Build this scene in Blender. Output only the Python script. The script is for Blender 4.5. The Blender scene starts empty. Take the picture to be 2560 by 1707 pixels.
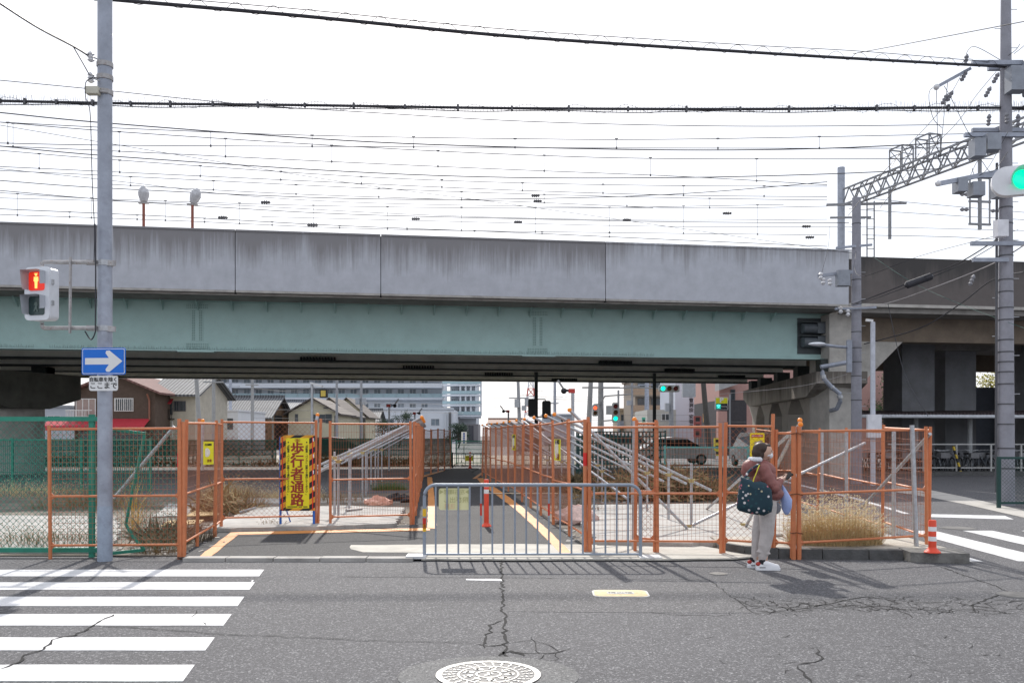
import bpy, math, random
from mathutils import Vector as V, Matrix as M
R = math.radians
sc = bpy.context.scene
COL = sc.collection
rnd = random.Random(7)

# ---------------------------------------------------------------- camera, sky, sun, exposure
FX, CX, HY, CH = 2230.0, 1280.0, 1086.0, 1.65      # focal length, centre, horizon in photo pixels; eye height in metres
cam = bpy.data.cameras.new('camera'); cam.sensor_width = 36; cam.lens = 36 * FX / 2560
cam.shift_y = (HY - 853.5) / 2560; cam.clip_end = 3000; cam.clip_start = .1
co = bpy.data.objects.new('camera', cam); COL.objects.link(co)
co.location = (0, 0, CH); co.rotation_euler = (R(90), 0, 0); sc.camera = co

SUN_AZ, SUN_EL = 6.4, 38.0                         # degrees left of straight ahead, degrees up
sdir = V((-math.sin(R(SUN_AZ)) * math.cos(R(SUN_EL)), math.cos(R(SUN_AZ)) * math.cos(R(SUN_EL)), math.sin(R(SUN_EL))))
w = bpy.data.worlds.new('World'); sc.world = w; w.use_nodes = True
nt = w.node_tree; N = nt.nodes; L = nt.links
bg = N['Background']; sky = N.new('ShaderNodeTexSky'); sky.sky_type = 'NISHITA'; sky.sun_disc = False
sky.sun_elevation = R(SUN_EL); sky.sun_rotation = R(-SUN_AZ); sky.dust_density = 2.5; sky.air_density = 1.0
tc = N.new('ShaderNodeTexCoord'); mp = N.new('ShaderNodeMapping'); mp.inputs['Scale'].default_value = (1, 1, 2.6)
no = N.new('ShaderNodeTexNoise'); no.inputs['Scale'].default_value = 2.2; no.inputs['Detail'].default_value = 7; no.inputs['Roughness'].default_value = .55
cr = N.new('ShaderNodeValToRGB'); cr.color_ramp.elements[0].position = .35; cr.color_ramp.elements[1].position = .7
cr.color_ramp.elements[0].color = (6.7, 7.0, 7.7, 1); cr.color_ramp.elements[1].color = (7.6, 7.8, 8.2, 1)
mx = N.new('ShaderNodeMix'); mx.data_type = 'RGBA'; mx.inputs[0].default_value = .82     # thin bright cloud over the blue
L.new(tc.outputs['Generated'], mp.inputs[0]); L.new(mp.outputs[0], no.inputs[0]); L.new(no.outputs[0], cr.inputs[0])
L.new(sky.outputs[0], mx.inputs[6]); L.new(cr.outputs[0], mx.inputs[7]); L.new(mx.outputs[2], bg.inputs[0])
bg.inputs[1].default_value = .082
sl = bpy.data.lights.new('sun', 'SUN'); sl.energy = 2.4; sl.angle = R(1.2); sl.color = (1, .95, .88)
so = bpy.data.objects.new('sun', sl); COL.objects.link(so); so.location = (0, 0, 40)
so.rotation_mode = 'QUATERNION'; so.rotation_quaternion = sdir.to_track_quat('Z', 'Y')
vs = sc.view_settings; vs.view_transform = 'Standard'; vs.look = 'None'; vs.gamma = 1; vs.use_curve_mapping = False
vs.exposure = 1.0

# ---------------------------------------------------------------- photo pixel -> place
K = 2560 / 2352
def P(x, y, d): return V(((x - CX) * d / FX, d, CH + (HY - y) * d / FX))       # photo pixel at depth d
def O(x, y, d): return P(x * K, y * K, d)
def G(x, y, z=0):                                                              # photo pixel on the level z
    d = (CH - z) * FX / (y - HY); return V(((x - CX) * d / FX, d, z))
def OG(x, y, z=0): return G(x * K, y * K, z)
TH = R(8.55); BA = V((-16.65, 29.0, 0)); BU = V((math.cos(TH), math.sin(TH), 0)); BV = V((-math.sin(TH), math.cos(TH), 0))
def TD(x, t):                                                                  # depth where the ray through x meets the track-parallel plane t
    k = (x - CX) / FX; c = BV.dot(BA) + t; return c / (BV.y + k * BV.x)
def SX(x, t):                                                                  # distance along the bridge for photo column x
    d = TD(x, t); return (V(((x - CX) * d / FX, d, 0)) - BA).dot(BU)

# ---------------------------------------------------------------- materials
MATS = {}
def mat(name, rgb, rough=.7, metal=0.0, var=.12, scale=6.0, bump=0.0, bscale=40.0, spec=.4, rust=None, grime=0.0, emit=None, estr=1.0, alpha=None):
    if name in MATS: return MATS[name]
    m = bpy.data.materials.new(name); m.use_nodes = True; MATS[name] = m
    nt = m.node_tree; N = nt.nodes; L = nt.links; b = N['Principled BSDF']
    b.inputs['Roughness'].default_value = rough; b.inputs['Metallic'].default_value = metal
    b.inputs['Specular IOR Level'].default_value = spec
    if emit:
        b.inputs['Base Color'].default_value = (*rgb, 1); b.inputs['Emission Color'].default_value = (*emit, 1); b.inputs['Emission Strength'].default_value = estr
        return m
    tc = N.new('ShaderNodeTexCoord'); oi = N.new('ShaderNodeObjectInfo')
    ad = N.new('ShaderNodeVectorMath'); ad.operation = 'ADD'
    ml = N.new('ShaderNodeVectorMath'); ml.operation = 'SCALE'; ml.inputs['Scale'].default_value = 37.0
    cx = N.new('ShaderNodeCombineXYZ')
    L.new(oi.outputs['Random'], cx.inputs[0]); L.new(oi.outputs['Random'], cx.inputs[2]); L.new(cx.outputs[0], ml.inputs[0])
    L.new(tc.outputs['Object'], ad.inputs[0]); L.new(ml.outputs[0], ad.inputs[1])
    n1 = N.new('ShaderNodeTexNoise'); n1.inputs['Scale'].default_value = scale; n1.inputs['Detail'].default_value = 6; n1.inputs['Roughness'].default_value = .62
    L.new(ad.outputs[0], n1.inputs[0])
    r = N.new('ShaderNodeValToRGB'); e = r.color_ramp.elements
    e[0].position = .3; e[1].position = .7
    e[0].color = (*[c * (1 - var) for c in rgb], 1); e[1].color = (*[min(1, c * (1 + var)) for c in rgb], 1)
    L.new(n1.outputs[0], r.inputs[0]); col = r.outputs[0]
    if grime or rust:
        n2 = N.new('ShaderNodeTexNoise'); n2.inputs['Scale'].default_value = scale * (2.5 if rust else 1.3); n2.inputs['Detail'].default_value = 8; n2.inputs['Roughness'].default_value = .7
        L.new(ad.outputs[0], n2.inputs[0])
        r2 = N.new('ShaderNodeValToRGB'); r2.color_ramp.elements[0].position = .55 if rust else .5; r2.color_ramp.elements[1].position = .72
        L.new(n2.outputs[0], r2.inputs[0])
        mu = N.new('ShaderNodeMath'); mu.operation = 'MULTIPLY'; mu.inputs[1].default_value = grime or .8; L.new(r2.outputs[0], mu.inputs[0])
        mm = N.new('ShaderNodeMix'); mm.data_type = 'RGBA'; L.new(mu.outputs[0], mm.inputs[0]); L.new(col, mm.inputs[6])
        mm.inputs[7].default_value = (*(rust or (.09, .08, .07)), 1); col = mm.outputs[2]
    L.new(col, b.inputs['Base Color'])
    if bump:
        n3 = N.new('ShaderNodeTexNoise'); n3.inputs['Scale'].default_value = bscale; n3.inputs['Detail'].default_value = 5
        L.new(ad.outputs[0], n3.inputs[0]); bp = N.new('ShaderNodeBump'); bp.inputs['Strength'].default_value = bump; bp.inputs['Distance'].default_value = .02
        L.new(n3.outputs[0], bp.inputs['Height']); L.new(bp.outputs[0], b.inputs['Normal'])
    if alpha is not None: b.inputs['Alpha'].default_value = alpha
    return m
def nodes(m): return m.node_tree.nodes, m.node_tree.links, m.node_tree.nodes['Principled BSDF']

def asphalt(name, base, speck, rough=.85, patch=.25, crack=None):
    m = bpy.data.materials.new(name); m.use_nodes = True; MATS[name] = m; N, L, b = nodes(m); b.inputs['Roughness'].default_value = rough
    b.inputs['Specular IOR Level'].default_value = .3
    tc = N.new('ShaderNodeTexCoord')
    def noise(s, det, ro=.6):
        n = N.new('ShaderNodeTexNoise'); n.inputs['Scale'].default_value = s; n.inputs['Detail'].default_value = det; n.inputs['Roughness'].default_value = ro
        L.new(tc.outputs['Object'], n.inputs[0]); return n
    def ramp(src, p0, c0, p1, c1):
        r = N.new('ShaderNodeValToRGB'); e = r.color_ramp.elements; e[0].position = p0; e[1].position = p1; e[0].color = (*c0, 1); e[1].color = (*c1, 1); L.new(src, r.inputs[0]); return r.outputs[0]
    def mix(f, a, c, mode='MIX'):
        x = N.new('ShaderNodeMix'); x.data_type = 'RGBA'; x.blend_type = mode
        if isinstance(f, float): x.inputs[0].default_value = f
        else: L.new(f, x.inputs[0])
        L.new(a, x.inputs[6]); L.new(c, x.inputs[7]); return x.outputs[2]
    big = noise(.45, 5); fine = noise(120, 3, .8); mid = noise(9, 6, .7)
    lo = [c * (1 - patch) for c in base]; hi = [c * (1 + patch) for c in base]
    col = ramp(big.outputs[0], .3, lo, .72, hi)
    col = mix(.45, col, ramp(mid.outputs[0], .3, [c * .72 for c in base], .7, [c * 1.3 for c in base]))
    vo = N.new('ShaderNodeTexVoronoi'); vo.inputs['Scale'].default_value = 75; L.new(tc.outputs['Object'], vo.inputs[0])
    sp = ramp(vo.outputs['Color'], .66, (0, 0, 0), .95, (1, 1, 1))
    spk = N.new('ShaderNodeRGB'); spk.outputs[0].default_value = (*speck, 1)
    col = mix(sp, col, spk.outputs[0])
    col = mix(.8, col, ramp(fine.outputs[0], .36, (.22, .22, .22), .64, (1.55, 1.55, 1.55)), 'MULTIPLY')
    grit = noise(38, 4, .75); col = mix(.5, col, ramp(grit.outputs[0], .38, (.55, .55, .55), .62, (1.35, 1.35, 1.35)), 'MULTIPLY')
    L.new(col, b.inputs['Base Color'])
    bp = N.new('ShaderNodeBump'); bp.inputs['Strength'].default_value = .55; bp.inputs['Distance'].default_value = .006
    L.new(fine.outputs[0], bp.inputs['Height']); L.new(bp.outputs[0], b.inputs['Normal'])
    return m

def stained(name, rgb, dark, ztop, zbot, rough=.8, reach=.55, fx=5.0):
    """concrete with run-off streaks that start at the coping and fade down (stains with their own shape)"""
    m = bpy.data.materials.new(name); m.use_nodes = True; MATS[name] = m; N, L, b = nodes(m); b.inputs['Roughness'].default_value = rough
    tc = N.new('ShaderNodeTexCoord'); mp = N.new('ShaderNodeMapping'); mp.inputs['Scale'].default_value = (fx, fx, .22); L.new(tc.outputs['Object'], mp.inputs[0])
    n1 = N.new('ShaderNodeTexNoise'); n1.inputs['Scale'].default_value = 1; n1.inputs['Detail'].default_value = 9; n1.inputs['Roughness'].default_value = .76; L.new(mp.outputs[0], n1.inputs[0])
    mp2 = N.new('ShaderNodeMapping'); mp2.inputs['Scale'].default_value = (.8, .8, .12); L.new(tc.outputs['Object'], mp2.inputs[0])
    n2 = N.new('ShaderNodeTexNoise'); n2.inputs['Scale'].default_value = 1; n2.inputs['Detail'].default_value = 4; L.new(mp2.outputs[0], n2.inputs[0])
    sp = N.new('ShaderNodeSeparateXYZ'); L.new(tc.outputs['Object'], sp.inputs[0])
    mr = N.new('ShaderNodeMapRange'); mr.inputs[1].default_value = zbot; mr.inputs[2].default_value = ztop; mr.inputs[3].default_value = -.42; mr.inputs[4].default_value = .34; L.new(sp.outputs[2], mr.inputs[0])
    a1 = N.new('ShaderNodeMath'); a1.operation = 'ADD'; L.new(n1.outputs[0], a1.inputs[0]); L.new(mr.outputs[0], a1.inputs[1])
    m2 = N.new('ShaderNodeMath'); m2.operation = 'MULTIPLY_ADD'; m2.inputs[1].default_value = .75; m2.inputs[2].default_value = -.38; L.new(n2.outputs[0], m2.inputs[0])
    a2 = N.new('ShaderNodeMath'); a2.operation = 'ADD'; L.new(a1.outputs[0], a2.inputs[0]); L.new(m2.outputs[0], a2.inputs[1])
    r = N.new('ShaderNodeValToRGB'); e = r.color_ramp.elements; e[0].position = reach - .1; e[1].position = reach + .24; e[0].color = (0, 0, 0, 1); e[1].color = (1, 1, 1, 1); L.new(a2.outputs[0], r.inputs[0])
    n3 = N.new('ShaderNodeTexNoise'); n3.inputs['Scale'].default_value = 2.2; n3.inputs['Detail'].default_value = 9; n3.inputs['Roughness'].default_value = .65; L.new(tc.outputs['Object'], n3.inputs[0])
    rb = N.new('ShaderNodeValToRGB'); e = rb.color_ramp.elements; e[0].position = .3; e[1].position = .72; e[0].color = (*[c * .88 for c in rgb], 1); e[1].color = (*[c * 1.1 for c in rgb], 1); L.new(n3.outputs[0], rb.inputs[0])
    mm = N.new('ShaderNodeMix'); mm.data_type = 'RGBA'; L.new(r.outputs[0], mm.inputs[0]); L.new(rb.outputs[0], mm.inputs[6]); mm.inputs[7].default_value = (*dark, 1)
    L.new(mm.outputs[2], b.inputs['Base Color'])
    bp = N.new('ShaderNodeBump'); bp.inputs['Strength'].default_value = .25; bp.inputs['Distance'].default_value = .01; L.new(n3.outputs[0], bp.inputs['Height']); L.new(bp.outputs[0], b.inputs['Normal'])
    return m

def stripes(name, c1, c2, axis, freq, dirv=None, rough=.6, sharp=True, bump=0):
    """wave bands along an object axis; used for paint stripes and for relief too fine to build"""
    m = bpy.data.materials.new(name); m.use_nodes = True; MATS[name] = m; N, L, b = nodes(m); b.inputs['Roughness'].default_value = rough
    tc = N.new('ShaderNodeTexCoord'); dt = N.new('ShaderNodeVectorMath'); dt.operation = 'DOT_PRODUCT'; dt.inputs[1].default_value = dirv or ((1, 0, 0), (0, 1, 0), (0, 0, 1))[axis]
    L.new(tc.outputs['Object'], dt.inputs[0])
    mu = N.new('ShaderNodeMath'); mu.operation = 'MULTIPLY'; mu.inputs[1].default_value = freq; L.new(dt.outputs['Value'], mu.inputs[0])
    fr = N.new('ShaderNodeMath'); fr.operation = 'FRACT' if sharp else 'PINGPONG'
    L.new(mu.outputs[0], fr.inputs[0])
    if not sharp: fr.inputs[1].default_value = .5
    r = N.new('ShaderNodeValToRGB'); e = r.color_ramp.elements
    if sharp: r.color_ramp.interpolation = 'CONSTANT'; e[1].position = .5
    else: e[0].position = .05; e[1].position = .45
    e[0].color = (*c1, 1); e[1].color = (*c2, 1); L.new(fr.outputs[0], r.inputs[0])
    n = N.new('ShaderNodeTexNoise'); n.inputs['Scale'].default_value = 3; n.inputs['Detail'].default_value = 8; L.new(tc.outputs['Object'], n.inputs[0])
    r2 = N.new('ShaderNodeValToRGB'); r2.color_ramp.elements[0].position = .3; r2.color_ramp.elements[0].color = (.72, .72, .72, 1); r2.color_ramp.elements[1].position = .65; r2.color_ramp.elements[1].color = (1.05, 1.05, 1.05, 1); L.new(n.outputs[0], r2.inputs[0])
    mm = N.new('ShaderNodeMix'); mm.data_type = 'RGBA'; mm.blend_type = 'MULTIPLY'; mm.inputs[0].default_value = 1; L.new(r.outputs[0], mm.inputs[6]); L.new(r2.outputs[0], mm.inputs[7])
    L.new(mm.outputs[2], b.inputs['Base Color'])
    if bump:
        bp = N.new('ShaderNodeBump'); bp.inputs['Strength'].default_value = 1; bp.inputs['Distance'].default_value = bump; L.new(fr.outputs[0], bp.inputs['Height']); L.new(bp.outputs[0], b.inputs['Normal'])
    return m

# ---------------------------------------------------------------- mesh helpers
ROOTM = {}
class MB:
    def __init__(s): s.v = []; s.f = []
    def add(s, vs, fs):
        o = len(s.v); s.v += [V(p) for p in vs]; s.f += [tuple(i + o for i in f) for f in fs]; return s
    def box(s, c, d, rz=0, m=None):
        hx, hy, hz = d[0] / 2, d[1] / 2, d[2] / 2; c = V(c)
        q = m or M.Rotation(rz, 3, 'Z')
        vs = [c + q @ V((x * hx, y * hy, z * hz)) for x in (-1, 1) for y in (-1, 1) for z in (-1, 1)]
        return s.add(vs, [(0, 1, 3, 2), (4, 6, 7, 5), (0, 4, 5, 1), (2, 3, 7, 6), (0, 2, 6, 4), (1, 5, 7, 3)])
    def bb(s, x0, x1, y0, y1, z0, z1): return s.box(((x0 + x1) / 2, (y0 + y1) / 2, (z0 + z1) / 2), (x1 - x0, y1 - y0, z1 - z0))
    def ring(s, p, ax, r, n, ph=0, ry=None):
        ax = V(ax).normalized(); a = ax.orthogonal() if abs(ax.z) < .999 else V((1, 0, 0))
        if abs(ax.z) < .999: a = ax.cross(V((0, 0, 1)))
        a.normalize(); b = ax.cross(a); ry = ry or r
        return [V(p) + a * (r * math.cos(ph + 2 * math.pi * i / n)) + b * (ry * math.sin(ph + 2 * math.pi * i / n)) for i in range(n)]
    def tube(s, p, q, r, r2=None, n=8, cap=True, ph=0):
        p = V(p); q = V(q); r2 = r if r2 is None else r2; ax = q - p
        vs = s.ring(p, ax, r, n, ph) + s.ring(q, ax, r2, n, ph)
        fs = [(i, (i + 1) % n, n + (i + 1) % n, n + i) for i in range(n)]
        if cap: fs += [tuple(range(n))[::-1], tuple(range(n, 2 * n))]
        return s.add(vs, fs)
    def bar(s, p, q, a, b=None): return s.tube(p, q, a * .7071, n=4, ph=math.pi / 4) if b is None else s._bar(p, q, a, b)
    def _bar(s, p, q, a, b):
        p = V(p); q = V(q); z = (q - p).normalized(); x = z.cross(V((0, 0, 1)))
        x = V((1, 0, 0)) if x.length < 1e-4 else x.normalized(); y = z.cross(x)
        m = M((x, y, z)).transposed(); return s.box((p + q) / 2, (a, b, (q - p).length), m=m)
    def path(s, pts, r, n=6, cap=True, r2=None):
        pts = [V(p) for p in pts]; k = len(pts); vs = []; fs = []
        for i, p in enumerate(pts):
            ax = (pts[min(i + 1, k - 1)] - pts[max(i - 1, 0)])
            rr = r if r2 is None else r + (r2 - r) * i / (k - 1)
            vs += s.ring(p, ax, rr, n)
        for i in range(k - 1):
            for j in range(n): fs.append((i * n + j, i * n + (j + 1) % n, (i + 1) * n + (j + 1) % n, (i + 1) * n + j))
        if cap: fs += [tuple(range(n))[::-1], tuple(range((k - 1) * n, k * n))]
        return s.add(vs, fs)
    def lathe(s, prof, n=16, at=(0, 0, 0), m=None):
        m = m or M.Identity(3); at = V(at); vs = []; fs = []
        for r, z in prof: vs += [at + m @ V((r * math.cos(2 * math.pi * i / n), r * math.sin(2 * math.pi * i / n), z)) for i in range(n)]
        k = len(prof)
        for i in range(k - 1):
            for j in range(n): fs.append((i * n + j, i * n + (j + 1) % n, (i + 1) * n + (j + 1) % n, (i + 1) * n + j))
        fs += [tuple(range(n))[::-1], tuple(range((k - 1) * n, k * n))]
        return s.add(vs, fs)
    def ball(s, c, r, n=10, k=6, sq=(1, 1, 1), m=None):
        m = m or M.Identity(3)
        prof = [(max(r * math.sin(math.pi * i / k), r * .02), -r * math.cos(math.pi * i / k)) for i in range(k + 1)]
        t = MB().lathe(prof, n); return s.add([V(c) + m @ V((p.x * sq[0], p.y * sq[1], p.z * sq[2])) for p in t.v], t.f)
    def prism(s, poly, z0, z1):
        """polygon of (x,y) raised from z0 to z1"""
        n = len(poly); vs = [V((x, y, z0)) for x, y in poly] + [V((x, y, z1)) for x, y in poly]
        return s.add(vs, [tuple(range(n))[::-1], tuple(range(n, 2 * n))] + [(i, (i + 1) % n, n + (i + 1) % n, n + i) for i in range(n)])
    def slab(s, pts, off):
        """any planar polygon of 3-D points extruded by the vector off"""
        n = len(pts); off = V(off); vs = [V(p) for p in pts] + [V(p) + off for p in pts]
        return s.add(vs, [tuple(range(n))[::-1], tuple(range(n, 2 * n))] + [(i, (i + 1) % n, n + (i + 1) % n, n + i) for i in range(n)])
    def quad(s, *p): return s.add(p, [tuple(range(len(p)))])
    def xf(s, m): s.v = [m @ p for p in s.v]; return s
    def join(s, o): return s.add(o.v, o.f)
    def mesh(s, name, m=None, smooth=False):
        me = bpy.data.meshes.new(name); me.from_pydata([tuple(p) for p in s.v], [], s.f); me.update()
        if m: me.materials.append(m)
        if smooth:
            me.polygons.foreach_set('use_smooth', [True] * len(me.polygons))
            try: me.set_sharp_from_angle(angle=R(40))
            except Exception: pass
        return me
    def build(s, name, m, parent=None, smooth=False, world=True, kind=None, label=None):
        if parent is None:
            xs = [p.x for p in s.v]; ys = [p.y for p in s.v]; b = V(((min(xs) + max(xs)) / 2, (min(ys) + max(ys)) / 2, min(p.z for p in s.v)))
            s.v = [p - b for p in s.v]
        elif world and parent.name in ROOTM:
            im = ROOTM[parent.name].inverted(); s.v = [im @ p for p in s.v]
        o = bpy.data.objects.new(name, s.mesh(name, m, smooth)); COL.objects.link(o)
        if parent is None: o.location = b
        else:
            o.parent = parent
            if parent.name in ROOTM: ROOTM[o.name] = ROOTM[parent.name]
        if kind: o['kind'] = kind
        if label: o['label'] = label
        return o
def tag(o, label, cat, group=None):
    o['label'] = label; o['category'] = cat
    if group: o['group'] = group
    return o
def thing(name, label, cat, loc=(0, 0, 0), rz=0, group=None):
    o = bpy.data.objects.new(name, None); COL.objects.link(o); o.empty_display_size = .1
    o.location = loc; o.rotation_euler = (0, 0, rz); ROOTM[o.name] = M.Translation(V(loc)) @ M.Rotation(rz, 4, 'Z')
    return tag(o, label, cat, group)
def struct(o): o['kind'] = 'structure'; return o
def copy_tree(o, loc=None, rz=None, label=None, parent=None, group=None):
    c = o.copy(); COL.objects.link(c); c.parent = parent
    if loc is not None: c.location = loc
    if rz is not None: c.rotation_euler = (0, 0, rz)
    if label: c['label'] = label
    if group: c['group'] = group
    for ch in list(o.children): copy_tree(ch, parent=c)
    return c
def curve_pts(pts, n=10):
    """smooth curve through points (Catmull-Rom)"""
    pts = [V(p) for p in pts]; out = []
    for i in range(len(pts) - 1):
        a = pts[max(i - 1, 0)]; b = pts[i]; c = pts[i + 1]; d = pts[min(i + 2, len(pts) - 1)]
        for k in range(n):
            t = k / n; out.append(.5 * ((2 * b) + (c - a) * t + (2 * a - 5 * b + 4 * c - d) * t * t + (3 * b - a - 3 * c + d) * t ** 3))
    return out + [pts[-1]]
def text_mb(body, size, m4, bold=0.0, ext=.0015, space=1.0, align='CENTER', mirror=False, line=1.0):
    """lettering as a mesh; text lies in local XY, m4 places it"""
    cu = bpy.data.curves.new('lettering', 'FONT'); cu.body = body; cu.size = size; cu.align_x = align; cu.align_y = 'CENTER'
    cu.extrude = ext; cu.resolution_u = 2; cu.space_line = line; cu.space_character = space
    o = bpy.data.objects.new('lettering', cu); COL.objects.link(o); bpy.context.view_layer.update()
    me = bpy.data.meshes.new_from_object(o.evaluated_get(bpy.context.evaluated_depsgraph_get()))
    b = MB(); sx = -1 if mirror else 1
    for i, (ox, oy) in enumerate(((0, 0), (1, .5), (-1, .5), (1, -.5), (-1, -.5)) if bold else ((0, 0),)):      # heavier strokes from shifted copies
        b.add([m4 @ V(((v.co.x + ox * bold) * sx, v.co.y + oy * bold, v.co.z + i * .0002)) for v in me.vertices], [tuple(p.vertices)[::sx] for p in me.polygons])
    bpy.data.objects.remove(o); bpy.data.curves.remove(cu); bpy.data.meshes.remove(me); return b
ORD = ['first', 'second', 'third', 'fourth', 'fifth', 'sixth', 'seventh', 'eighth', 'ninth', 'tenth', 'eleventh', 'twelfth', 'thirteenth', 'fourteenth', 'fifteenth', 'sixteenth', 'seventeenth', 'eighteenth', 'nineteenth', 'twentieth', 'twenty-first', 'twenty-second', 'twenty-third', 'twenty-fourth', 'twenty-fifth', 'twenty-sixth', 'twenty-seventh', 'twenty-eighth', 'twenty-ninth', 'thirtieth']
def face_cam(c, yaw=0): return M.Translation(V(c)) @ M.Rotation(yaw, 4, 'Z') @ M.Rotation(R(90), 4, 'X')

# colours of things
orange = mat('orange_paint', (.54, .185, .08), .55, var=.1, scale=9, rust=(.20, .07, .03), grime=.35, spec=.4)
orange_wire = mat('orange_wire', (.36, .14, .075), .6, var=.25)
galv = mat('galvanised_steel', (.42, .43, .45), .4, metal=.55, var=.2, scale=14, grime=.25)
galv_pole = mat('galvanised_pole', (.315, .34, .40), .55, metal=.25, var=.16, scale=4, grime=.25)
rusty = mat('rusty_steel', (.36, .35, .35), .6, metal=.3, var=.2, scale=12, rust=(.22, .09, .035))
conc = mat('concrete', (.42, .40, .37), .88, var=.16, scale=2.2, bump=.3, bscale=30, grime=.25)
conc_pole = mat('pole_concrete', (.27, .27, .305), .85, var=.12, scale=4, bump=.2, grime=.2)
conc_pale = mat('pale_concrete', (.38, .365, .345), .9, var=.2, scale=1.8, bump=.5, bscale=18, grime=.45)
dirt = mat('soil', (.165, .14, .115), .95, var=.45, scale=1.2, bump=.9, bscale=14, grime=.35)
white = mat('white_paint', (.78, .78, .77), .5, var=.05)
black = mat('black_plastic', (.015, .015, .017), .45, var=.2)
green_steel = mat('green_fence_paint', (.02, .21, .145), .5, var=.15, scale=8, rust=(.12, .07, .03), grime=.25)
red_rubber = mat('red_rubber', (.72, .07, .03), .45, var=.08)
wire_mat = mat('cable_black', (.03, .03, .038), .6, var=.1)
wire_grey = mat('wire_grey', (.08, .08, .09), .55, var=.1)
insul = mat('porcelain', (.62, .62, .64), .3, var=.1)
# ================================================================ ground, road, path
road_m = asphalt('road_asphalt', (.090, .089, .096), (.27, .27, .28), patch=.18)
lot_m = asphalt('old_lot_asphalt', (.11, .11, .118), (.2, .2, .2), patch=.3)
path_m = asphalt('new_path_asphalt', (.047, .047, .051), (.11, .11, .11), patch=.12)
paint = mat('road_paint_white', (.62, .62, .63), .65, var=.09, scale=2.5, bump=.25, bscale=60, grime=.30)
yline = mat('path_line_yellow', (.60, .245, .065), .6, var=.1, scale=4, bump=.3, bscale=50, grime=.22)
dash_m = mat('crack_dark', (.012, .012, .013), .95, var=.2)
def sheet(name, poly, z, m, parent=None, th=.003):
    return MB().prism(poly, z - th, z).build(name, m, parent)
def jag(poly, step=.18, amp=.05, r=rnd):
    out = []
    for i in range(len(poly)):
        a = V((*poly[i], 0)); b = V((*poly[(i + 1) % len(poly)], 0)); n = max(1, int((b - a).length / step)); nr = (b - a).normalized().cross(V((0, 0, 1)))
        for k in range(n):
            p = a + (b - a) * (k / n) + nr * r.uniform(-amp, amp) * (k > 0); out.append((p.x, p.y))
    return out
road = struct(MB().prism([(-400, -40), (400, -40), (400, 900), (-400, 900)], -.5, 0).build('road', road_m))
ROOTM[road.name] = M.Translation(road.location)
lotl = struct(sheet('vacant_lot', [(-60, 12.1), (-4.42, 12.1), (-4.96, 15.2), (-1.8, 16.2), (-3.52, 35), (-2.92, 47), (-60, 47)], .016, dirt, th=.012))
lotr = struct(sheet('vacant_lot', [(1.12, 13.0), (.93, 14.3), (-.1, 25.2), (-1.12, 34), (-1.7, 47), (5.2, 47), (6.2, 24), (5.9, 12.2), (3.2, 12.1)], .016, dirt, th=.012))
struct(sheet('yard', jag([(-60, 24.5), (-8, 24.3), (-2.62, 25), (-3.5, 35), (-2.95, 43), (-60, 44)], 1.2, .2), .024, lot_m, th=.006))
struct(sheet('yard', jag([(1.6, 27), (5.9, 26), (5.4, 46.5), (-1.2, 46.5), (-.6, 33)], 1.0, .15), .024, lot_m, th=.006))
path = struct(sheet('footpath', [(-4.42, 11.78), (-4.93, 15.1), (-1.76, 16.1), (-3.46, 35), (-2.86, 43.4), (-1.6, 43.4), (-1.75, 38), (-1.15, 34), (-.1, 25.2), (.93, 14.26), (1.14, 12.3), (1.1, 11.8)], .03, path_m, th=.014))
ROOTM[path.name] = M.Translation(path.location)
apron = struct(sheet('concrete_apron', jag([(-2.36, 13.08), (-2.28, 12.62), (-2.05, 12.28), (-1.18, 12.22), (-1.18, 11.62), (1.7, 11.6), (2.9, 11.68), (3.35, 11.9), (2.75, 12.95), (1.2, 13.12), (.2, 13.2)], .22, .03), .035, mat('apron_concrete', (.46, .44, .395), .92, var=.14, scale=3, bump=.4, bscale=40, grime=.25), th=.02))
struct(sheet('far_ground', [(-60, 48), (-1, 48), (5.3, 47.5), (5.3, 70), (-60, 72)], .02, mat('pale_gravel', (.40, .37, .31), .95, var=.2, scale=2, bump=.6, bscale=20, grime=.2), th=.015))
struct(MB().prism([(5.95, 24.6), (6.75, 24.6), (7.35, 60), (6.5, 60)], .0, .02).build('pavement', conc))
# light pavement strip that swings across the side street on the right
pv = [G(2240, 1214), G(2330, 1226), G(2420, 1244), G(2560, 1277), G(2700, 1312), G(2700, 1332), G(2560, 1294), G(2420, 1262), G(2330, 1244), G(2240, 1230)]
struct(sheet('pavement', [(p.x, p.y) for p in pv], .009, conc, th=.006))
# ---- painted markings
def marking(name, pts, parent=road, m=paint, z=.005):
    q = [(p.x, p.y) for p in pts]; return MB().prism(q, z - .004, z).build(name, m, parent)
for (ya, yb) in ((1424, 1440.5), (1455.4, 1473.8), (1491.4, 1514.7), (1535, 1563.7), (1593.5, 1626), (1662, 1703)):
    da, db = G(0, ya).y, G(0, yb).y
    ex = lambda d: -2.2 - (d - 5.96) * .168
    MB().prism(jag([(-12, db), (ex(db), db), (ex(da), da), (-12, da)], .35, .006), .001, .005).build('crosswalk_stripe', paint, road)
for i in range(5):
    x0 = 5.62 + i * 1.0
    MB().prism(jag([(x0 - .02, 11.62), (x0 + .5, 11.6), (x0 + .62, 15.3), (x0 + .12, 15.3)], .3, .006), .001, .005).build('crosswalk_stripe', paint, road)
marking('stop_line', [G(2318, 1292), G(2534, 1298), G(2512, 1289), G(2330, 1285)])
marking('lane_line', [G(1955, 1203), G(2130, 1246), G(2260, 1284), G(2275, 1284), G(2140, 1244), G(1960, 1201)])
marking('lane_line', [G(1245, 1447), G(1255, 1449), G(1254, 1452), G(1165, 1450), G(1165, 1447.5)])
marking('lane_line', [G(630, 1450), G(634, 1450), G(632, 1454), G(628, 1454)])
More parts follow.
